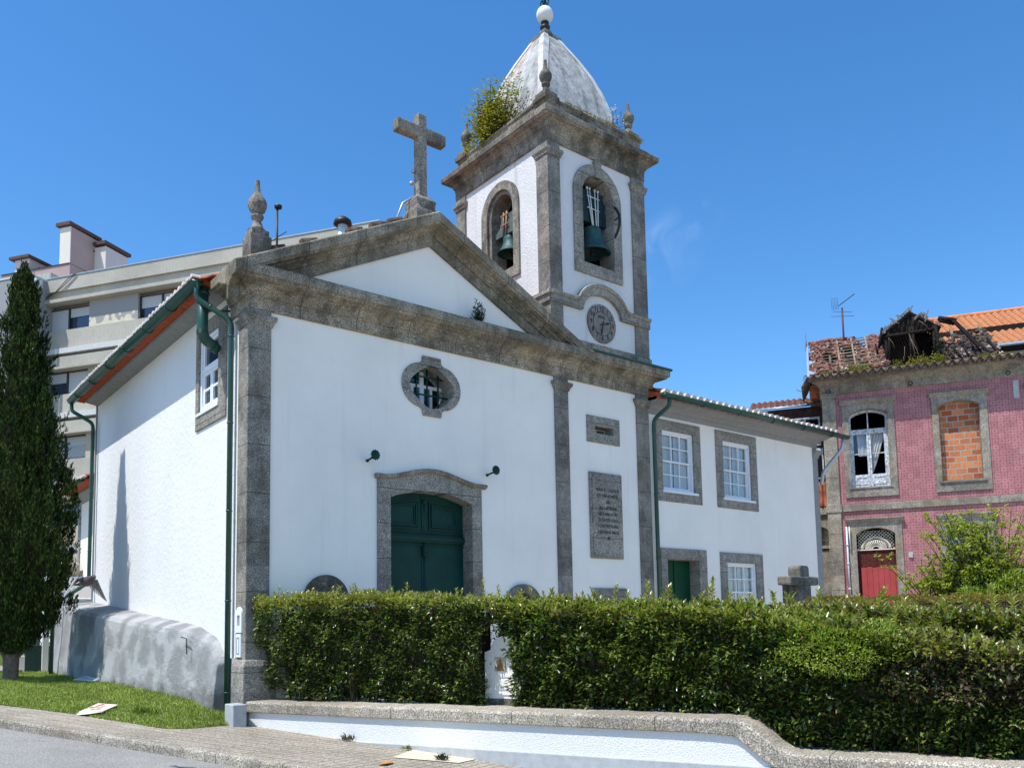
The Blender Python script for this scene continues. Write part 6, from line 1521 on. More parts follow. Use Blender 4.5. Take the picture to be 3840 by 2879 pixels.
def hedge(name, label, s0, s1, front, back, bot, top, dens_front, dens_top, mats, Lf, core=True, sprigs=90, seedv=1, ends=(True, True), cull=None, cs1=None):
    """front/back: depth behind the wall line (positive = behind) as f(s, z01); bot/top: heights f(s)"""
    rg = np.random.default_rng(seedv)
    t = thing(name, label, 'hedge', tuple(GW.p((s0 + s1) / 2, -float(front(np.array([(s0 + s1) / 2]), np.array([0.5]))[0]) - 0.3, 0.4)))
    def bump(s, z): return 0.045 * np.sin(s * 4.3 + z * 3 + seedv) + 0.04 * np.sin(s * 9.1 - z * 7.7) + 0.035 * np.sin(z * 13 + s * 5) + 0.04 * np.sin(s * 23 + z * 17) * np.sin(z * 29 - s * 11)
    Ps, Ns, kind = [], [], []
    def emit(s, f, z, nrm):
        Ps.append(to_w(GW, s, -f, z)); Ns.append(nrm)
    n = int(dens_front * (s1 - s0)); s = rg.uniform(s0, s1, n); v = rg.beta(1.05, 0.95, n); zb, zt = bot(s), top(s); z = zb + (zt - zb) * v
    dep = np.abs(rg.normal(0, 0.085, n))
    f = front(s, v) - bump(s, z) + dep
    rnd = (1 - np.clip((v - 0.9) / 0.1, 0, 1) ** 2) * 0
    nr = gwn[None] + 0.0 * s[:, None]; emit(s, f, z, np.repeat(gwn[None], n, 0) + np.array([0, 0, 1.0]) * np.clip((v - 0.75) * 2.5, 0, 0.8)[:, None])
    n2 = int(dens_top * (s1 - s0)); s = rg.uniform(s0, s1, n2); q = rg.uniform(0, 1, n2)
    f = front(s, np.ones(n2)) - 0.02 + q * (back(s) - front(s, np.ones(n2))); z = top(s) + bump(s * 1.3, q * 2) * 0.8 - np.abs(rg.normal(0, 0.04, n2)) - 0.04 * (q < 0.06)
    emit(s, f, z, np.repeat(np.array([[0, 0, 1.0]]), n2, 0) + gwn[None] * 0.35)
    nb_ = int(dens_front * 0.3 * (s1 - s0)); s = rg.uniform(s0, s1, nb_); v = rg.uniform(0, 1, nb_); z = bot(s) + (top(s) - bot(s)) * v
    emit(s, back(s) - 0.02 + np.abs(rg.normal(0, 0.03, nb_)), z, np.repeat(-gwn[None], nb_, 0))
    for e, sx, sg in ((ends[0], s0, -1), (ends[1], s1, 1)):
        if not e: continue
        n3 = int(dens_front * 0.9); q = rg.uniform(0, 1, n3); v = rg.uniform(0, 1, n3)
        ss = np.full(n3, sx); zb, zt = bot(ss), top(ss); z = zb + (zt - zb) * v
        f = front(ss, v) + q * (back(ss) - front(ss, v)); s = sx + sg * (bump(f * 2, z) + 0.02) - sg * np.abs(rg.normal(0, 0.05, n3))
        emit(s, f, z, np.repeat((gwu * sg)[None], n3, 0))
    P = np.concatenate(Ps); Nn = np.concatenate(Ns); n = len(P)
    keep = ~((P[:, 0] > -0.1) & (P[:, 1] > -0.09))
    if cull is not None: keep &= ~cull((P[:, 0] - GW.O.x) * GW.u.x + (P[:, 1] - GW.O.y) * GW.u.y, P[:, 2])
    P, Nn = P[keep], Nn[keep]; n = len(P)
    D = unit(Nn) * rg.uniform(0.3, 1.0, n)[:, None] + rg.normal(0, 0.42, (n, 3)) * [1, 1, 0.8] + np.array([0, 0, 0.12])
    up = unit(Nn) * 0.25 + np.array([0, 0, 1.1]) + rg.normal(0, 0.38, (n, 3))
    L = Lf * rg.uniform(0.7, 1.25, n)
    sel = mats(P, rg)
    for i, mt in enumerate((LF1, LF2, LF3, LFT)):
        m_ = sel == i
        if m_.any(): leafmesh('foliage', P[m_], D[m_], up[m_], L[m_], L[m_] * 0.42, mt, t)
    # sprigs standing above the clipped top
    ns = sprigs; s = rg.uniform(s0, s1, ns); q = rg.uniform(0, 1, ns); f0 = front(s, np.ones(ns)); f = f0 + q * (back(s) - f0); z = top(s) - 0.03
    B = to_w(GW, s, -f, z); m_ = B[:, 1] < -0.1; B = B[m_]; H = rg.gamma(2.0, 0.035 if seedv == 1 else 0.05, len(B)) + 0.03; PP, DD, UU = [], [], []; stems = M()
    for b, h in zip(B, H):
        lean = rg.normal(0, 0.18, 3) * h; lean[2] = 0; tipv = b + lean + np.array([0, 0, h])
        stems.tube([b - np.array([0, 0, 0.06]), tipv], 0.0025, 4, False)
        k_ = max(2, int(h / 0.028)) * 2
        for j in range(k_):
            tt = j / k_; az = j * 2.4 + rg.uniform(0, 1)
            PP.append(b + (tipv - b) * (0.25 + 0.75 * tt)); DD.append([math.cos(az) * (1 - 0.4 * tt), math.sin(az) * (1 - 0.4 * tt), 0.6 + 0.6 * tt]); UU.append([-math.cos(az) * 0.5, -math.sin(az) * 0.5, 1])
    if PP:
        PP = np.array(PP); ls = Lf * rg.uniform(0.75, 1.15, len(PP)); leafmesh('sprig_leaves', PP, np.array(DD), np.array(UU), ls, ls * 0.38, LFT if rg.random() < 2 else LF2, t)
        build('sprig_stems', stems, MT['twig'], t)
    # twigs inside, plus a solid dark core painting the shade between leaves
    tw_ = M()
    for i in range(int(26 * (s1 - s0))):
        s_ = rg.uniform(s0 + 0.42 if s0 < 0 else s0 + 0.12, (cs1 or s1) - 0.12); a = np.array([s_]); fb = float(front(a, np.array([0.5]))[0]); bb = float(back(a)[0]); o_ = rg.uniform(fb + 0.15, max(fb + 0.2, bb - 0.1)); z0_ = float(bot(a)[0]) - 0.2; z1_ = float(top(a)[0]) - 0.12
        p0 = GW.p(s_, -o_, z0_); p2 = GW.p(s_ + rg.normal(0, 0.15), -(o_ + rg.normal(0, 0.08)), rg.uniform(z0_ + 0.5, z1_)); p1 = (p0 + p2) / 2 + Vector((rg.normal(0, .04), rg.normal(0, .04), 0))
        tw_.tube([p0, p1, p2], [0.012, 0.008, 0.004], 5, False)
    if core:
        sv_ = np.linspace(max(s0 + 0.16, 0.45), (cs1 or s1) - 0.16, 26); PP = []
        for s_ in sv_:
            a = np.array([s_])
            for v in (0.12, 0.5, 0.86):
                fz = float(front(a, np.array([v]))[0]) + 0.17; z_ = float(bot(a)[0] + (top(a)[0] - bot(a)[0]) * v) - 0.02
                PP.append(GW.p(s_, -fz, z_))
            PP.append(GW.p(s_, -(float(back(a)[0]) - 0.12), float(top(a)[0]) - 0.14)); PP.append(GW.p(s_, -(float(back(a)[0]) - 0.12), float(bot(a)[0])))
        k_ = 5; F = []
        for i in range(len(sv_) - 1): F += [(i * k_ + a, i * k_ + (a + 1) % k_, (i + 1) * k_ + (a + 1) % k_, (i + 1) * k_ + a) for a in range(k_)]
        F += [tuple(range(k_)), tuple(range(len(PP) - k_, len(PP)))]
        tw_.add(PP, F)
    build('twig_shade_core', tw_, MT['twig'], t)
    return t

def dfront1(s, v): return np.interp(s, [0, 1.2, 2.6, 6.5, 8.2, 12], [0.06, 0.16, 0.32, 0.34, 0.30, 0.22]) + 0.16 * (1 - v) ** 2 * (v < 0.5) - 0.0 * v
def top1(s): return np.interp(s, [0, 2, 4.3, 5.8, 7.3, 8.3, 9.4, 10.4, 12], [2.10, 2.09, 1.92, 1.83, 1.76, 1.60, 1.40, 1.24, 1.15])
def bot1(s): return np.interp(s, [0, 0.6, 3.0, 7.2, 7.9, 12], [0.72, 0.60, 0.52, 0.54, 0.22, 0.20])
def mats_left(P, rg):
    z = P[:, 2]; r = rg.random(len(P))
    return np.where(r < np.clip((z - 1.80) / 0.25, 0, 0.9), 3, np.where(r > 0.88, 1, 0))
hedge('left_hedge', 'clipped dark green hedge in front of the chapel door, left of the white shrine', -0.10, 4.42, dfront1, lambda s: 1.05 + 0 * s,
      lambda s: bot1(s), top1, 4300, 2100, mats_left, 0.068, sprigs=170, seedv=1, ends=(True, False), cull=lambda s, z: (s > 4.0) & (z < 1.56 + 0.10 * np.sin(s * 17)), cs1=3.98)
lhg = bpy.data.objects['left_hedge']
rg = np.random.default_rng(77); n = 2600; s_ = rg.uniform(3.9, 4.62, n); f_ = 1.02 + rg.normal(0, 0.05, n); z_ = rg.uniform(0.6, 1.9, n)
leafmesh('foliage', to_w(GW, s_, -f_, z_), gwn[None] * 0.7 + rg.normal(0, 0.45, (n, 3)), rg.normal(0, 0.35, (n, 3)) + [0, 0, 1], 0.07, 0.03, LF1, lhg)
mb = M(); mb.box(GW, 3.9, 4.62, -1.16, -1.08, 0.5, 1.84); mb.box(GW, 3.86, 4.6, -0.95, -0.5, 1.66, 1.80); build('twig_shade_core', mb, MT['twig'], lhg)  # dark boxes stand in for shade behind and above the shrine
def mats_right(P, rg):
    s = (P[:, 0] - GW.O.x) * GW.u.x + (P[:, 1] - GW.O.y) * GW.u.y; z = P[:, 2]; r = rg.random(len(P))
    tz = np.interp(s, [4, 7.3, 8.3, 9.4, 10.4], [1.92, 1.76, 1.6, 1.4, 1.24])
    out = np.zeros(len(P), int)
    bright = np.exp(-((s - 6.4) / 1.2) ** 2) * 0.35 * (z > 0.9) + 0.10
    out = np.where(r < bright + 0.5 * (z > tz - 0.18), 1, 0)
    out = np.where((rg.random(len(P)) < np.clip((s - 8.7) * 0.9, 0, 0.72) * (z > 0.75)), 2, out)
    out = np.where((z > tz - 0.16) & (rg.random(len(P)) < 0.6), 3, out)
    return out
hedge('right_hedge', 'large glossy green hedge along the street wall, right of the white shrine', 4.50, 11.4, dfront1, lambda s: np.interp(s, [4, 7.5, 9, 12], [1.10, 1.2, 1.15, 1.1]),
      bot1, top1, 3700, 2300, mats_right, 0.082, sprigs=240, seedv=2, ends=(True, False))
def mats_back(P, rg):
    r = rg.random(len(P)); return np.where(r < 0.30, 2, np.where(r < 0.62, 3, 1))
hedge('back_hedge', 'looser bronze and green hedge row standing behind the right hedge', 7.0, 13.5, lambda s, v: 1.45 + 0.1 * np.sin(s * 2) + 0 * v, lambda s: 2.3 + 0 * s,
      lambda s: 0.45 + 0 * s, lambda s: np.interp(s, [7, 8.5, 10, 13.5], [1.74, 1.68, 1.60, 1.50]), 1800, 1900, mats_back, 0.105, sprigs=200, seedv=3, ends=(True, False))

# soft small-leaved shrub with generic scatter over an ellipsoid
def shrub(name, label, c, rx, ry, rz, N, L, mats, seedv, inner=0.35, dome=True, stems=26, upb=0.5, cat='shrub'):
    rg = np.random.default_rng(seedv); t = thing(name, label, cat, (c[0], c[1], c[2] - (0 if dome else rz)))
    a = rg.uniform(0, 2 * PI, N); cz = rg.uniform(0.0 if dome else -0.9, 1, N); sr = np.sqrt(1 - np.clip(cz, -1, 1) ** 2)
    dirs = np.stack([np.cos(a) * sr, np.sin(a) * sr, cz], 1)
    lump = 1 + 0.14 * np.sin(dirs[:, 0] * 6 + dirs[:, 2] * 5 + seedv) + 0.12 * np.sin(dirs[:, 1] * 8 - dirs[:, 2] * 7) + 0.08 * np.sin(dirs[:, 0] * 17 + dirs[:, 1] * 15)
    rad = lump * (1 - inner * rg.random(N) ** 1.7)
    P = np.array(c)[None] + dirs * np.array([[rx, ry, rz]]) * rad[:, None]
    D = dirs + rg.normal(0, 0.5, (N, 3)) + np.array([0, 0, upb]); U = np.array([0, 0, 1.0]) + rg.normal(0, 0.4, (N, 3)) + dirs * 0.5
    ls = L * rg.uniform(0.7, 1.3, N); leafmesh('foliage', P, D, U, ls, ls * 0.45, mats, t)
    st = M()
    for i in range(stems):
        d = dirs[i * 7 % N]; p0 = Vector((c[0] + rg.normal(0, rx * 0.12), c[1] + rg.normal(0, ry * 0.12), c[2] - (0.05 if dome else rz * 0.9))); p1 = Vector(np.array(c) + d * np.array([rx, ry, rz]) * 0.85)
        st.tube([p0, p0.lerp(p1, 0.5) + Vector((0, 0, 0.08 * rz)), p1], [0.014, 0.009, 0.004], 5, False)
    build('stems', st, MT['twig'], t)
    return t
sp = GW.p(8.5, -0.62, 1.30)
shrub('small_leaved_shrub', 'patch of fine bright green leaves growing through the top of the right hedge', (sp.x, sp.y, sp.z), 0.62, 0.80, 0.30, 15000, 0.034, LFS, 21, dome=False)
# clipped orange-green hedge seen beyond the stone cross
oh_ = thing('clipped_hedge', 'low clipped hedge with orange tips below the red door boards', 'hedge', (9.3, -6.0, 0.5))
rg = np.random.default_rng(8); N = 26000
a = rg.uniform(0, 1, N); q = rg.uniform(-0.45, 0.45, N); A0 = np.array([8.5, -4.6]); A1 = np.array([14.5, -8.8]); dv = (A1 - A0) / np.linalg.norm(A1 - A0); nv2 = np.array([-dv[1], dv[0]])
topq = rg.random(N) < 0.5
z = np.where(topq, 1.97 + 0.03 * np.sin(a * 40) + rg.normal(0, 0.02, N), rg.uniform(0.9, 1.98, N))
q = np.where(topq, q, np.where(rg.random(N) < 0.65, -0.45, 0.42) + rg.normal(0, 0.03, N))
a = np.where(rg.random(N) < 0.06, 0.0 + rg.normal(0, 0.004, N), a)
XY = A0[None] + (A1 - A0)[None] * a[:, None] + nv2[None] * q[:, None]
P = np.stack([XY[:, 0], XY[:, 1], z], 1); D = rg.normal(0, 0.6, (N, 3)) + np.array([-0.3, -0.3, 0.7]); ls = 0.045 * rg.uniform(0.7, 1.3, N)
m_ = z > 1.86
leafmesh('foliage', P[m_], D[m_], rg.normal(0, 0.4, (m_.sum(), 3)) + [0, 0, 1], ls[m_], ls[m_] * 0.45, LFO, oh_); leafmesh('foliage', P[~m_], D[~m_], rg.normal(0, 0.4, ((~m_).sum(), 3)) + [0, 0, 1], ls[~m_], ls[~m_] * 0.45, LF3, oh_)
mb = M(); fr_ = Fr(tuple(A0), tuple(dv), tuple(-nv2)); mb.box(fr_, 0.1, 7.2, -0.40, 0.36, 0.4, 1.90); build('twig_shade_core', mb, MT['twig'], oh_)  # solid dark box paints the shade inside this hedge

# airy yellow-green shrub on the right: long arching shoots
def airy(name, label, base, shoots, seedv):
    rg = np.random.default_rng(seedv); t = thing(name, label, 'shrub', base); st = M(); PP, DD, UU = [], [], []
    for (dx, dy, h, bend) in shoots:
        b = np.array(base) + np.array([rg.normal(0, 0.22), rg.normal(0, 0.22), 0]); tip = b + np.array([dx, dy, h]); midp = (b + tip) / 2 + np.array([-dx * bend * 0.3, -dy * bend * 0.3, h * 0.12])
        pts = [b * (1 - u_) ** 2 + midp * 2 * u_ * (1 - u_) + tip * u_ ** 2 for u_ in np.linspace(0, 1, 9)]
        st.tube(pts, list(np.linspace(0.016, 0.003, 9)), 5, False)
        nb = int(rg.integers(7, 12))
        for j in range(nb):
            u_ = rg.uniform(0.25, 1.0); p = b * (1 - u_) ** 2 + midp * 2 * u_ * (1 - u_) + tip * u_ ** 2
            bl = rg.uniform(0.12, 0.45) * (1.15 - u_ * 0.7); dd_ = unit(rg.normal(0, 1, (1, 3)) * [1, 1, 0.5] + [[dx * .3, dy * .3, 0.7]])[0]
            e = p + dd_ * bl; st.tube([p, e], [0.005, 0.002], 4, False)
            for k_ in range(int(bl / 0.011)):
                w_ = rg.uniform(0.1, 1.05); az = rg.uniform(0, 2 * PI)
                PP.append(p + dd_ * bl * w_ + rg.normal(0, 0.012, 3)); DD.append([math.cos(az), math.sin(az), 0.75]); UU.append([0, 0, 1.0])
    PP = np.array(PP); UU = np.array(UU) + rg.normal(0, 0.4, (len(PP), 3)); ls = 0.066 * rg.uniform(0.6, 1.3, len(PP))
    leafmesh('foliage', PP, np.array(DD), UU, ls, ls * 0.45, LFY, t); build('stems', st, MT['twig'], t); return t
rg = np.random.default_rng(31)
vx = np.array([0.515, -0.857])     # across the view
sh1 = [(vx[0] * a_ + rg.normal(0, .15), vx[1] * a_ + rg.normal(0, .15), h_, 0.6) for a_, h_ in zip(rg.uniform(-0.85, 1.1, 80), rg.uniform(0.9, 1.9, 80))]
airy('arching_shrub', 'airy yellow-green shrub with arching shoots before the pink tiled wall', (12.3, -5.1, 1.10), sh1, 41)
sh2 = [(vx[0] * a_ + rg.normal(0, .2), vx[1] * a_ + rg.normal(0, .2), h_, 0.4) for a_, h_ in zip(rg.uniform(-0.9, 0.9, 110), rg.uniform(1.4, 2.7, 110))]
airy('tall_shrub', 'taller dense yellow-green shrub at the right edge before the pink wall', (12.75, -5.75, 1.15), sh2, 42)
shrub('round_shrub', 'rounded bright green shrub filling the foot of the airy shrubs', (12.65, -5.8, 1.25), 1.2, 1.1, 1.2, 22000, 0.055, LFS, 23, inner=0.4)

# cypress
cy = thing('cypress', 'tall dark columnar cypress tree on the lawn at the left edge', 'tree', (-2.05, 7.25, 0.62))
CX, CY_ = -2.05, 7.45
zc_ = [1.18, 1.42, 1.8, 2.3, 3.2, 4.2, 5.2, 6.2, 7.2, 7.9, 8.6, 9.2, 9.6]; rc_ = [0.10, 0.36, 0.64, 0.84, 0.95, 0.90, 0.75, 0.56, 0.40, 0.30, 0.21, 0.13, 0.03]
rg = np.random.default_rng(12); N = 22000
z = rg.uniform(1.15, 9.6, N * 2); keep = rg.random(N * 2) < (np.interp(z, zc_, rc_) / 1.12) ** 0.8 + 0.05; z = z[keep][:N]; N = len(z); a = rg.uniform(0, 2 * PI, N)
def crad(a, z):
    sw = z * 1.1
    lump = 0.13 * np.sin(a * 4 + sw * 1.7) + 0.12 * np.sin(a * 7 - sw * 3.4 + 1) + 0.11 * np.sin(a * 2 + sw * 5.7 + 2) + 0.09 * np.sin(a * 11 + sw * 8.3)
    return np.interp(z, zc_, rc_) * (1 + 0.9 * lump) + 0.02
rd = crad(a, z) * (0.97 - 0.30 * rg.random(N) ** 1.4)
ns_ = 1500; per_ = 34                                   # upright feathery sprays, each its own plume
zs_ = rg.uniform(1.3, 9.45, ns_ * 2); kz = rg.random(ns_ * 2) < (np.interp(zs_, zc_, rc_) / 0.95) + 0.08; zs_ = zs_[kz][:ns_]; ns_ = len(zs_); as_ = rg.uniform(0, 2 * PI, ns_)
rs_ = crad(as_, zs_) * rg.uniform(0.84, 1.10, ns_) + 0.01; hs_ = rg.uniform(0.18, 0.50, ns_) * np.clip((9.75 - zs_) / 1.3, 0.22, 1); ln_ = rg.normal(0.16, 0.12, ns_)
t_ = rg.random((ns_, per_)); wr_ = 0.050 * (1 - t_ * 0.85)
ra_ = rs_[:, None] + ln_[:, None] * hs_[:, None] * t_ + rg.normal(0, 1, (ns_, per_)) * wr_; aa2 = as_[:, None] + rg.normal(0, 1, (ns_, per_)) * wr_ / np.maximum(rs_[:, None], 0.08)
zz2 = zs_[:, None] - 0.1 + hs_[:, None] * t_
z = np.concatenate([z, zz2.ravel()]); a = np.concatenate([a, aa2.ravel()]); rd = np.concatenate([rd, np.maximum(ra_, 0.0).ravel()]); N = len(z)
P = np.stack([CX + rd * np.cos(a), CY_ + rd * np.sin(a), z], 1)
D = np.stack([np.cos(a) * 0.40, np.sin(a) * 0.40, np.full(N, 1.2)], 1) + rg.normal(0, 0.26, (N, 3))
U = np.stack([np.cos(a), np.sin(a), np.full(N, 0.3)], 1) + rg.normal(0, 0.5, (N, 3)); ls = rg.uniform(0.05, 0.12, N)
leafmesh('crown', P, D, U, ls, ls * 0.30, LFC, cy)
# protruding side shoots near the top
PP, DD = [], []
for (az, z0_, L_) in ((3.6, 7.4, 0.42), (3.9, 6.1, 0.30), (0.2, 7.2, 0.28), (5.9, 7.3, 0.33), (4.0, 5.4, 0.35), (0.5, 8.2, 0.15), (3.3, 8.0, 0.2)):
    r0 = float(crad(np.array([az]), np.array([z0_]))[0]) * 0.85
    for j in range(150):
        u_ = rg.random(); p = np.array([CX + (r0 + L_ * u_) * math.cos(az), CY_ + (r0 + L_ * u_) * math.sin(az), z0_ + 0.30 * u_]) + rg.normal(0, 0.035 * (1.2 - u_), 3); PP.append(p); DD.append([math.cos(az) * 0.8, math.sin(az) * 0.8, 0.9])
DD = np.array(DD) + rg.normal(0, 0.35, (len(DD), 3)); leafmesh('side_shoots', np.array(PP), DD, rg.normal(0, 1, (len(PP), 3)), 0.08, 0.02, LFC, cy)
mb = M(); mb.lathe((CX, CY_, 0), [(r_ * 0.62, z_) for z_, r_ in zip(zc_[1:], rc_[1:])], 14); build('crown_shade_core', mb, MT['twig'], cy)  # solid dark cone stands in for shade within the crown
mb = M(); mb.tube([(CX - 0.02, CY_ - 0.02, 0.45), (CX - 0.01, CY_, 0.62), (CX, CY_, 0.80), (CX, CY_, 1.15), (CX, CY_, 1.6)], [0.25, 0.18, 0.145, 0.15, 0.2], 14)
mb.tube([(CX, CY_, 1.05), (CX + 0.3, CY_ - 0.1, 1.45)], [0.06, 0.04], 8); mb.tube([(CX, CY_, 1.0), (CX - 0.3, CY_ - 0.1, 1.5)], [0.06, 0.04], 8)
build('trunk', mb, MT['bark'], cy)

# lawn grass
rg = np.random.default_rng(9); N = 150000
x = rg.uniform(-6.0, 0.0, N); y = -0.45 + 10.2 * rg.random(N) ** 1.25; ex = np.interp(np.maximum(y, -0.12), LEa[:6][::-1, 1], LEa[:6][::-1, 0])
ok = (x > ex + 0.0) & (x < -(0.14 + 0.066 * np.maximum(y, 0)) + 0.02)
ok &= ~((y < -0.12) & (y < np.interp(x, [-1.42, -1.28, -1.0, -0.8, -0.32, 0.0], [-0.12, -0.36, -0.42, -0.32, -0.06, 0.0])))
ok &= (y < 9.85); x, y = x[ok], y[ok]; N = len(x)
zl = np.array([lawn_z(a_, b_) for a_, b_ in zip(x, y)])
P = np.stack([x, y, zl - 0.005], 1); D = rg.normal(0, 0.42, (N, 3)); D[:, 2] = 1.0
patch = 0.75 + 0.35 * np.sin(x * 3.1 + y * 2.3) * np.sin(y * 4.1 - x * 1.7) + 0.25 * np.sin(x * 9 + y * 7)
nearw = np.clip((x + 0.75) / 0.5, 0, 1) * 0.6
ls = rg.uniform(0.022, 0.060, N) * (0.7 + 0.5 * patch + nearw)
g = leafmesh('grass', P, D, rg.normal(0, 1, (N, 3)), ls, 0.010, LFG, None, 0.1, 0.25)
tag(g, 'short bright green grass of the lawn bank below the plinth', 'grass', kind='stuff')
# weeds
def weed(name, label, c, N, L, mat, seedv, spread=0.08, wid=0.35, up=0.8, cat='weed', group=None):
    rg = np.random.default_rng(seedv); P = np.array(c)[None] + rg.normal(0, spread, (N, 3)) * [1, 1, 0.25]; P[:, 2] = np.maximum(P[:, 2], c[2])
    D = rg.normal(0, 0.6, (N, 3)); D[:, 2] = np.abs(D[:, 2]) + up; ls = L * rg.uniform(0.6, 1.3, N)
    o = leafmesh(name, P, D, rg.normal(0, 0.4, (N, 3)) + [0, 0, 1], ls, ls * wid, mat, None); return tag(o, label, cat, group)
weed('weed', 'small dark weed growing on the cream paving patch', (1.02, -3.86, gz(1.02, -3.86)), 90, 0.09, LFD, 51, 0.03, 0.15)
weed('weed', 'purplish weed at the foot of the white street wall', (0.68, -1.98, gz(0.6, -2.0)), 60, 0.07, LF3, 52, 0.05, 0.3)
weed('weed', 'tiny green weed at the wall foot, right of the purplish one', (1.05, -2.98, gz(1.0, -2.9)), 40, 0.06, LF2, 53, 0.03, 0.3)
weed('weed', 'leafy weed clump in the lawn right of the cardboard', (-1.22, 1.05, lawn_z(-1.22, 1.05)), 130, 0.12, LF2, 54, 0.08, 0.3, 0.5)
fl = thing('yellow_flower', 'single yellow flower in the lawn by the plinth', 'flower', (-0.42, 1.35, lawn_z(-0.42, 1.35)))
mb = M(); b = Vector(fl.location); mb.tube([b, b + Vector((0, 0, 0.09))], 0.003, 5); build('stem', mb, MT['green_pipe'], fl)
pts = np.array([[b.x, b.y, b.z + 0.09]] * 14); ang = np.linspace(0, 2 * PI, 14, endpoint=False); leafmesh('petals', pts, np.stack([np.cos(ang), np.sin(ang), np.full(14, 0.3)], 1), np.tile([0, 0, 1.0], (14, 1)), 0.035, 0.02, plain('yellow_petal', (0.80, 0.55, 0.02), 0.6), fl)
# plants growing on the building
shrub_t = thing('tower_bush', 'yellowish bush growing out of the tower cornice beside the dome', 'bush', (6.55, 1.9, 12.9))
rg = np.random.default_rng(61); PP, DD = [], []; st = M()
for i in range(62):
    b = np.array([6.50 + rg.normal(0, 0.08), 1.85 + rg.normal(0, 0.25), 12.93]); d = np.array([rg.normal(-0.08, 0.20), rg.normal(0.08, 0.42), 1.0]); h = rg.uniform(0.40, 1.20) * (1 - 0.35 * abs(d[1]))
    tip = b + d * h; st.tube([b, (b + tip) / 2 + rg.normal(0, 0.04, 3), tip], [0.012, 0.007, 0.003], 5, False)
    for j in range(85):
        u_ = rg.uniform(0.10, 1.0); az = rg.uniform(0, 2 * PI); PP.append(b + d * h * u_ + rg.normal(0, 0.085, 3)); DD.append([math.cos(az), math.sin(az), 0.25])
for i in range(6):
    b = np.array([6.50, 2.45 + i * 0.09, 12.93]); d = np.array([rg.normal(-0.05, 0.2), rg.normal(0, 0.3), 1.0])
    for j in range(40): u_ = rg.random(); az = rg.uniform(0, 6.28); PP.append(b + d * 0.5 * u_ + rg.normal(0, 0.05, 3)); DD.append([math.cos(az), math.sin(az), 0.3])
PP = np.array(PP); ls = 0.085 * rg.uniform(0.6, 1.2, len(PP)); leafmesh('foliage', PP, np.array(DD), rg.normal(0, 0.5, (len(PP), 3)) + [0, 0, 1], ls, ls * 0.45, LFB, shrub_t); build('stems', st, MT['twig'], shrub_t)
shrub('ledge_shrub', 'small dark shrub rooted on the cornice inside the pediment', (4.42, -0.22, 7.44), 0.13, 0.10, 0.38, 420, 0.05, LFD, 62, inner=0.9, stems=12, upb=0.6)
wf = thing('white_flowers', 'white-flowered stalks on the tower cornice by the right finial', 'wild flowers', (8.8, 0.15, 12.98))
rg = np.random.default_rng(63); st = M(); PP, DD, QP, QD = [], [], [], []
for i in range(12):
    b = np.array([8.62 + rg.uniform(0, 0.34), 0.12 + rg.normal(0, 0.05), 12.97]); tip = b + np.array([rg.normal(0, 0.05), rg.normal(0, 0.05), rg.uniform(0.25, 0.55)]); st.tube([b, tip], 0.004, 4)
    for j in range(12): PP.append(b + (tip - b) * rg.random()); DD.append(rg.normal(0, 1, 3))
    if i < 8:
        for j in range(22): QP.append(tip + rg.normal(0, 0.028, 3)); QD.append(rg.normal(0, 1, 3) + [0, 0, 1])
build('stalks', st, MT['twig'], wf); leafmesh('leaves', np.array(PP), np.array(DD), rg.normal(0, 1, (len(PP), 3)), 0.05, 0.014, LFD, wf); leafmesh('blossom', np.array(QP), np.array(QD), rg.normal(0, 1, (len(QP), 3)), 0.03, 0.02, plain('white_petal', (0.75, 0.76, 0.70), 0.7), wf)
# green growth on the burnt roof edge
rg = np.random.default_rng(64); PP = []
for a_, w_, n_, hh in ((0.15, 0.22, 130, 0.16), (1.15, 0.35, 330, 0.26), (2.25, 0.12, 120, 0.2), (2.95, 0.5, 600, 0.26), (3.45, 0.2, 220, 0.3), (4.75, 0.25, 160, 0.14), (5.3, 0.12, 60, 0.12)):
    for j in range(n_):
        aa_ = a_ + rg.normal(0, w_ * 0.55); q = RB.p(aa_, 0.25 + rg.normal(0, 0.07), 9.50 + abs(rg.normal(0, hh * 0.5))); PP.append([q.x, q.y, q.z])
PP = np.array(PP); g = leafmesh('roof_growth', PP, rg.normal(0, 0.7, (len(PP), 3)) + [-0.3, -0.2, 0.6], rg.normal(0, 0.5, (len(PP), 3)) + [0, 0, 1], 0.09 * rg.uniform(0.6, 1.3, len(PP)), 0.03, LFB, None)
tag(g, 'yellow-green fern growth along the burnt roof eave of the pink house', 'ferns', kind='stuff')
g2 = leafmesh('dry_twigs_growth', *(lambda n: (np.array([[*RB.p(3.48 + rg.normal(0, .10), 0.15, 9.7 + rg.uniform(0, 0.75))] for _ in range(n)]), rg.normal(0, 1, (n, 3)), rg.normal(0, 1, (n, 3)), 0.07, 0.02))(150), LFD, None); g2.name = 'roof_weed'
tag(g2, 'tall thin weed growing beside the right post of the burnt dormer', 'weed')
# moss and small growth on the tower cornice edges
PP = []
for j in range(700):
    a_ = rg.uniform(7.0, 9.5); PP.append([a_, -0.02 - 0.05 * rg.random(), 12.95 + 0.02 * rg.random()])
for j in range(420):
    b_ = rg.uniform(0.4, 3.3); PP.append([6.50 - 0.04 * rg.random(), b_, 12.95])
PP = np.array(PP); g = leafmesh('cornice_moss', PP, rg.normal(0, 0.7, (len(PP), 3)) + [0, 0, 0.5], rg.normal(0, 1, (len(PP), 3)), 0.045 * rg.uniform(0.4, 1.3, len(PP)), 0.018, LFO, None)
tag(g, 'moss and tiny plants along the top edge of the tower cornice', 'moss', kind='stuff')

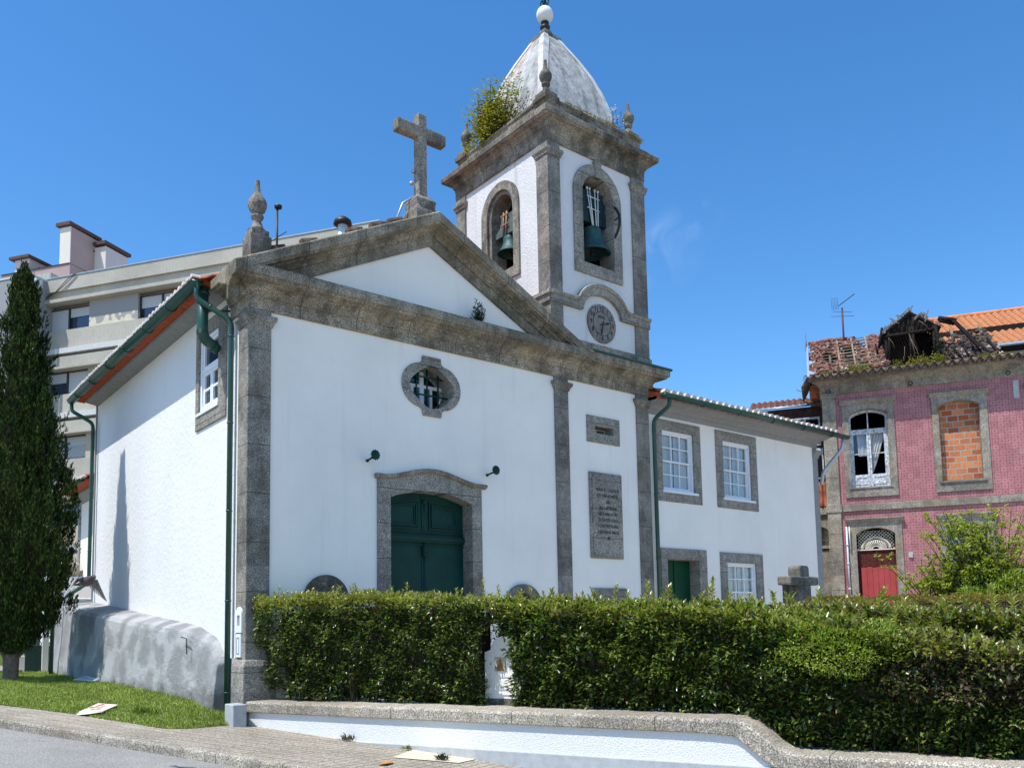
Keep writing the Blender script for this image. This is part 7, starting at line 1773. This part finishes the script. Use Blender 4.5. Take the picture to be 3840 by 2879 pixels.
# ================================================================== PIGEON in flight
bd = thing('pigeon', 'grey pigeon flying with lowered wings in front of the chapel side wall', 'bird', (-2.92, -2.84, 2.15))
BC = Vector((-2.92, -2.84, 2.19))
fw_ = Vector((0.25, -0.93, 0.1)).normalized(); sd_ = Vector((0.93, 0.30, -0.06)).normalized(); up_ = sd_.cross(fw_).normalized()
if up_.z < 0: up_ = -up_
mb = M(); pr = [(-0.15, 0.010, 0.0), (-0.12, 0.028, 0.0), (-0.06, 0.046, 0.0), (0.0, 0.055, -0.005), (0.06, 0.048, 0.0), (0.10, 0.030, 0.012), (0.125, 0.026, 0.02), (0.15, 0.024, 0.022), (0.168, 0.013, 0.018), (0.185, 0.004, 0.012)]
P = [BC + fw_ * x_ + up_ * (h_ + r_ * math.sin(t)) + sd_ * (r_ * 0.95 * math.cos(t)) for x_, r_, h_ in pr for t in np.linspace(0, 2 * PI, 14, endpoint=False)]
F = [(i * 14 + a, i * 14 + (a + 1) % 14, (i + 1) * 14 + (a + 1) % 14, (i + 1) * 14 + a) for i in range(len(pr) - 1) for a in range(14)] + [tuple(range(14)), tuple(range(126, 140))]
mb.add(P, F, True)
build('body', mb, plain('pigeon_body', (0.075, 0.055, 0.055), 0.6, var=0.5, scale=25), bd)
mw = plain('pigeon_wing', (0.26, 0.235, 0.235), 0.7, var=0.3, scale=30)
for sg, drop, nm in ((-1, 1.0, 'wing'), (1, 1.15, 'wing')):
    mb = M(); root = BC + sd_ * (sg * 0.045) + up_ * 0.03; elbow = BC + sd_ * (sg * 0.115) + up_ * 0.015; 
    for i in range(15):
        u_ = i / 14; s0_ = root.lerp(elbow, min(1, u_ * 1.6)); L = 0.13 + 0.13 * u_
        d = (sd_ * (sg * (0.15 + 0.50 * u_)) - up_ * (0.30 + 0.75 * u_) * drop - fw_ * (0.75 - 0.75 * u_)).normalized(); wv = fw_.cross(d).normalized().cross(d).normalized() * 0.014
        tip = s0_ + d * L; mb.add([s0_ - wv, s0_ + wv, tip + wv * 0.6 - d * 0.02, tip, tip - wv * 0.6 - d * 0.02], [(0, 1, 2, 3, 4)]); mb.add([p + up_ * 0.003 for p in (s0_ - wv, s0_ + wv, tip + wv * 0.6 - d * 0.02, tip, tip - wv * 0.6 - d * 0.02)], [(0, 1, 2, 3, 4)])
    mb.tube([root, elbow, elbow + (sd_ * sg * 0.5 - up_ * 0.9).normalized() * 0.07], [0.018, 0.013, 0.006], 8)
    build(nm, mb, mw, bd)
mb = M()
for i in range(7):
    t = (i - 3) * 0.12; d = (-fw_ + sd_ * t - up_ * 0.15).normalized(); p0 = BC - fw_ * 0.13; wv = sd_ * 0.010
    mb.add([p0 - wv, p0 + wv, p0 + d * 0.11 + wv * 1.3, p0 + d * 0.11 - wv * 1.3], [(0, 1, 2, 3)])
build('tail', mb, bpy.data.materials['pigeon_body'], bd)
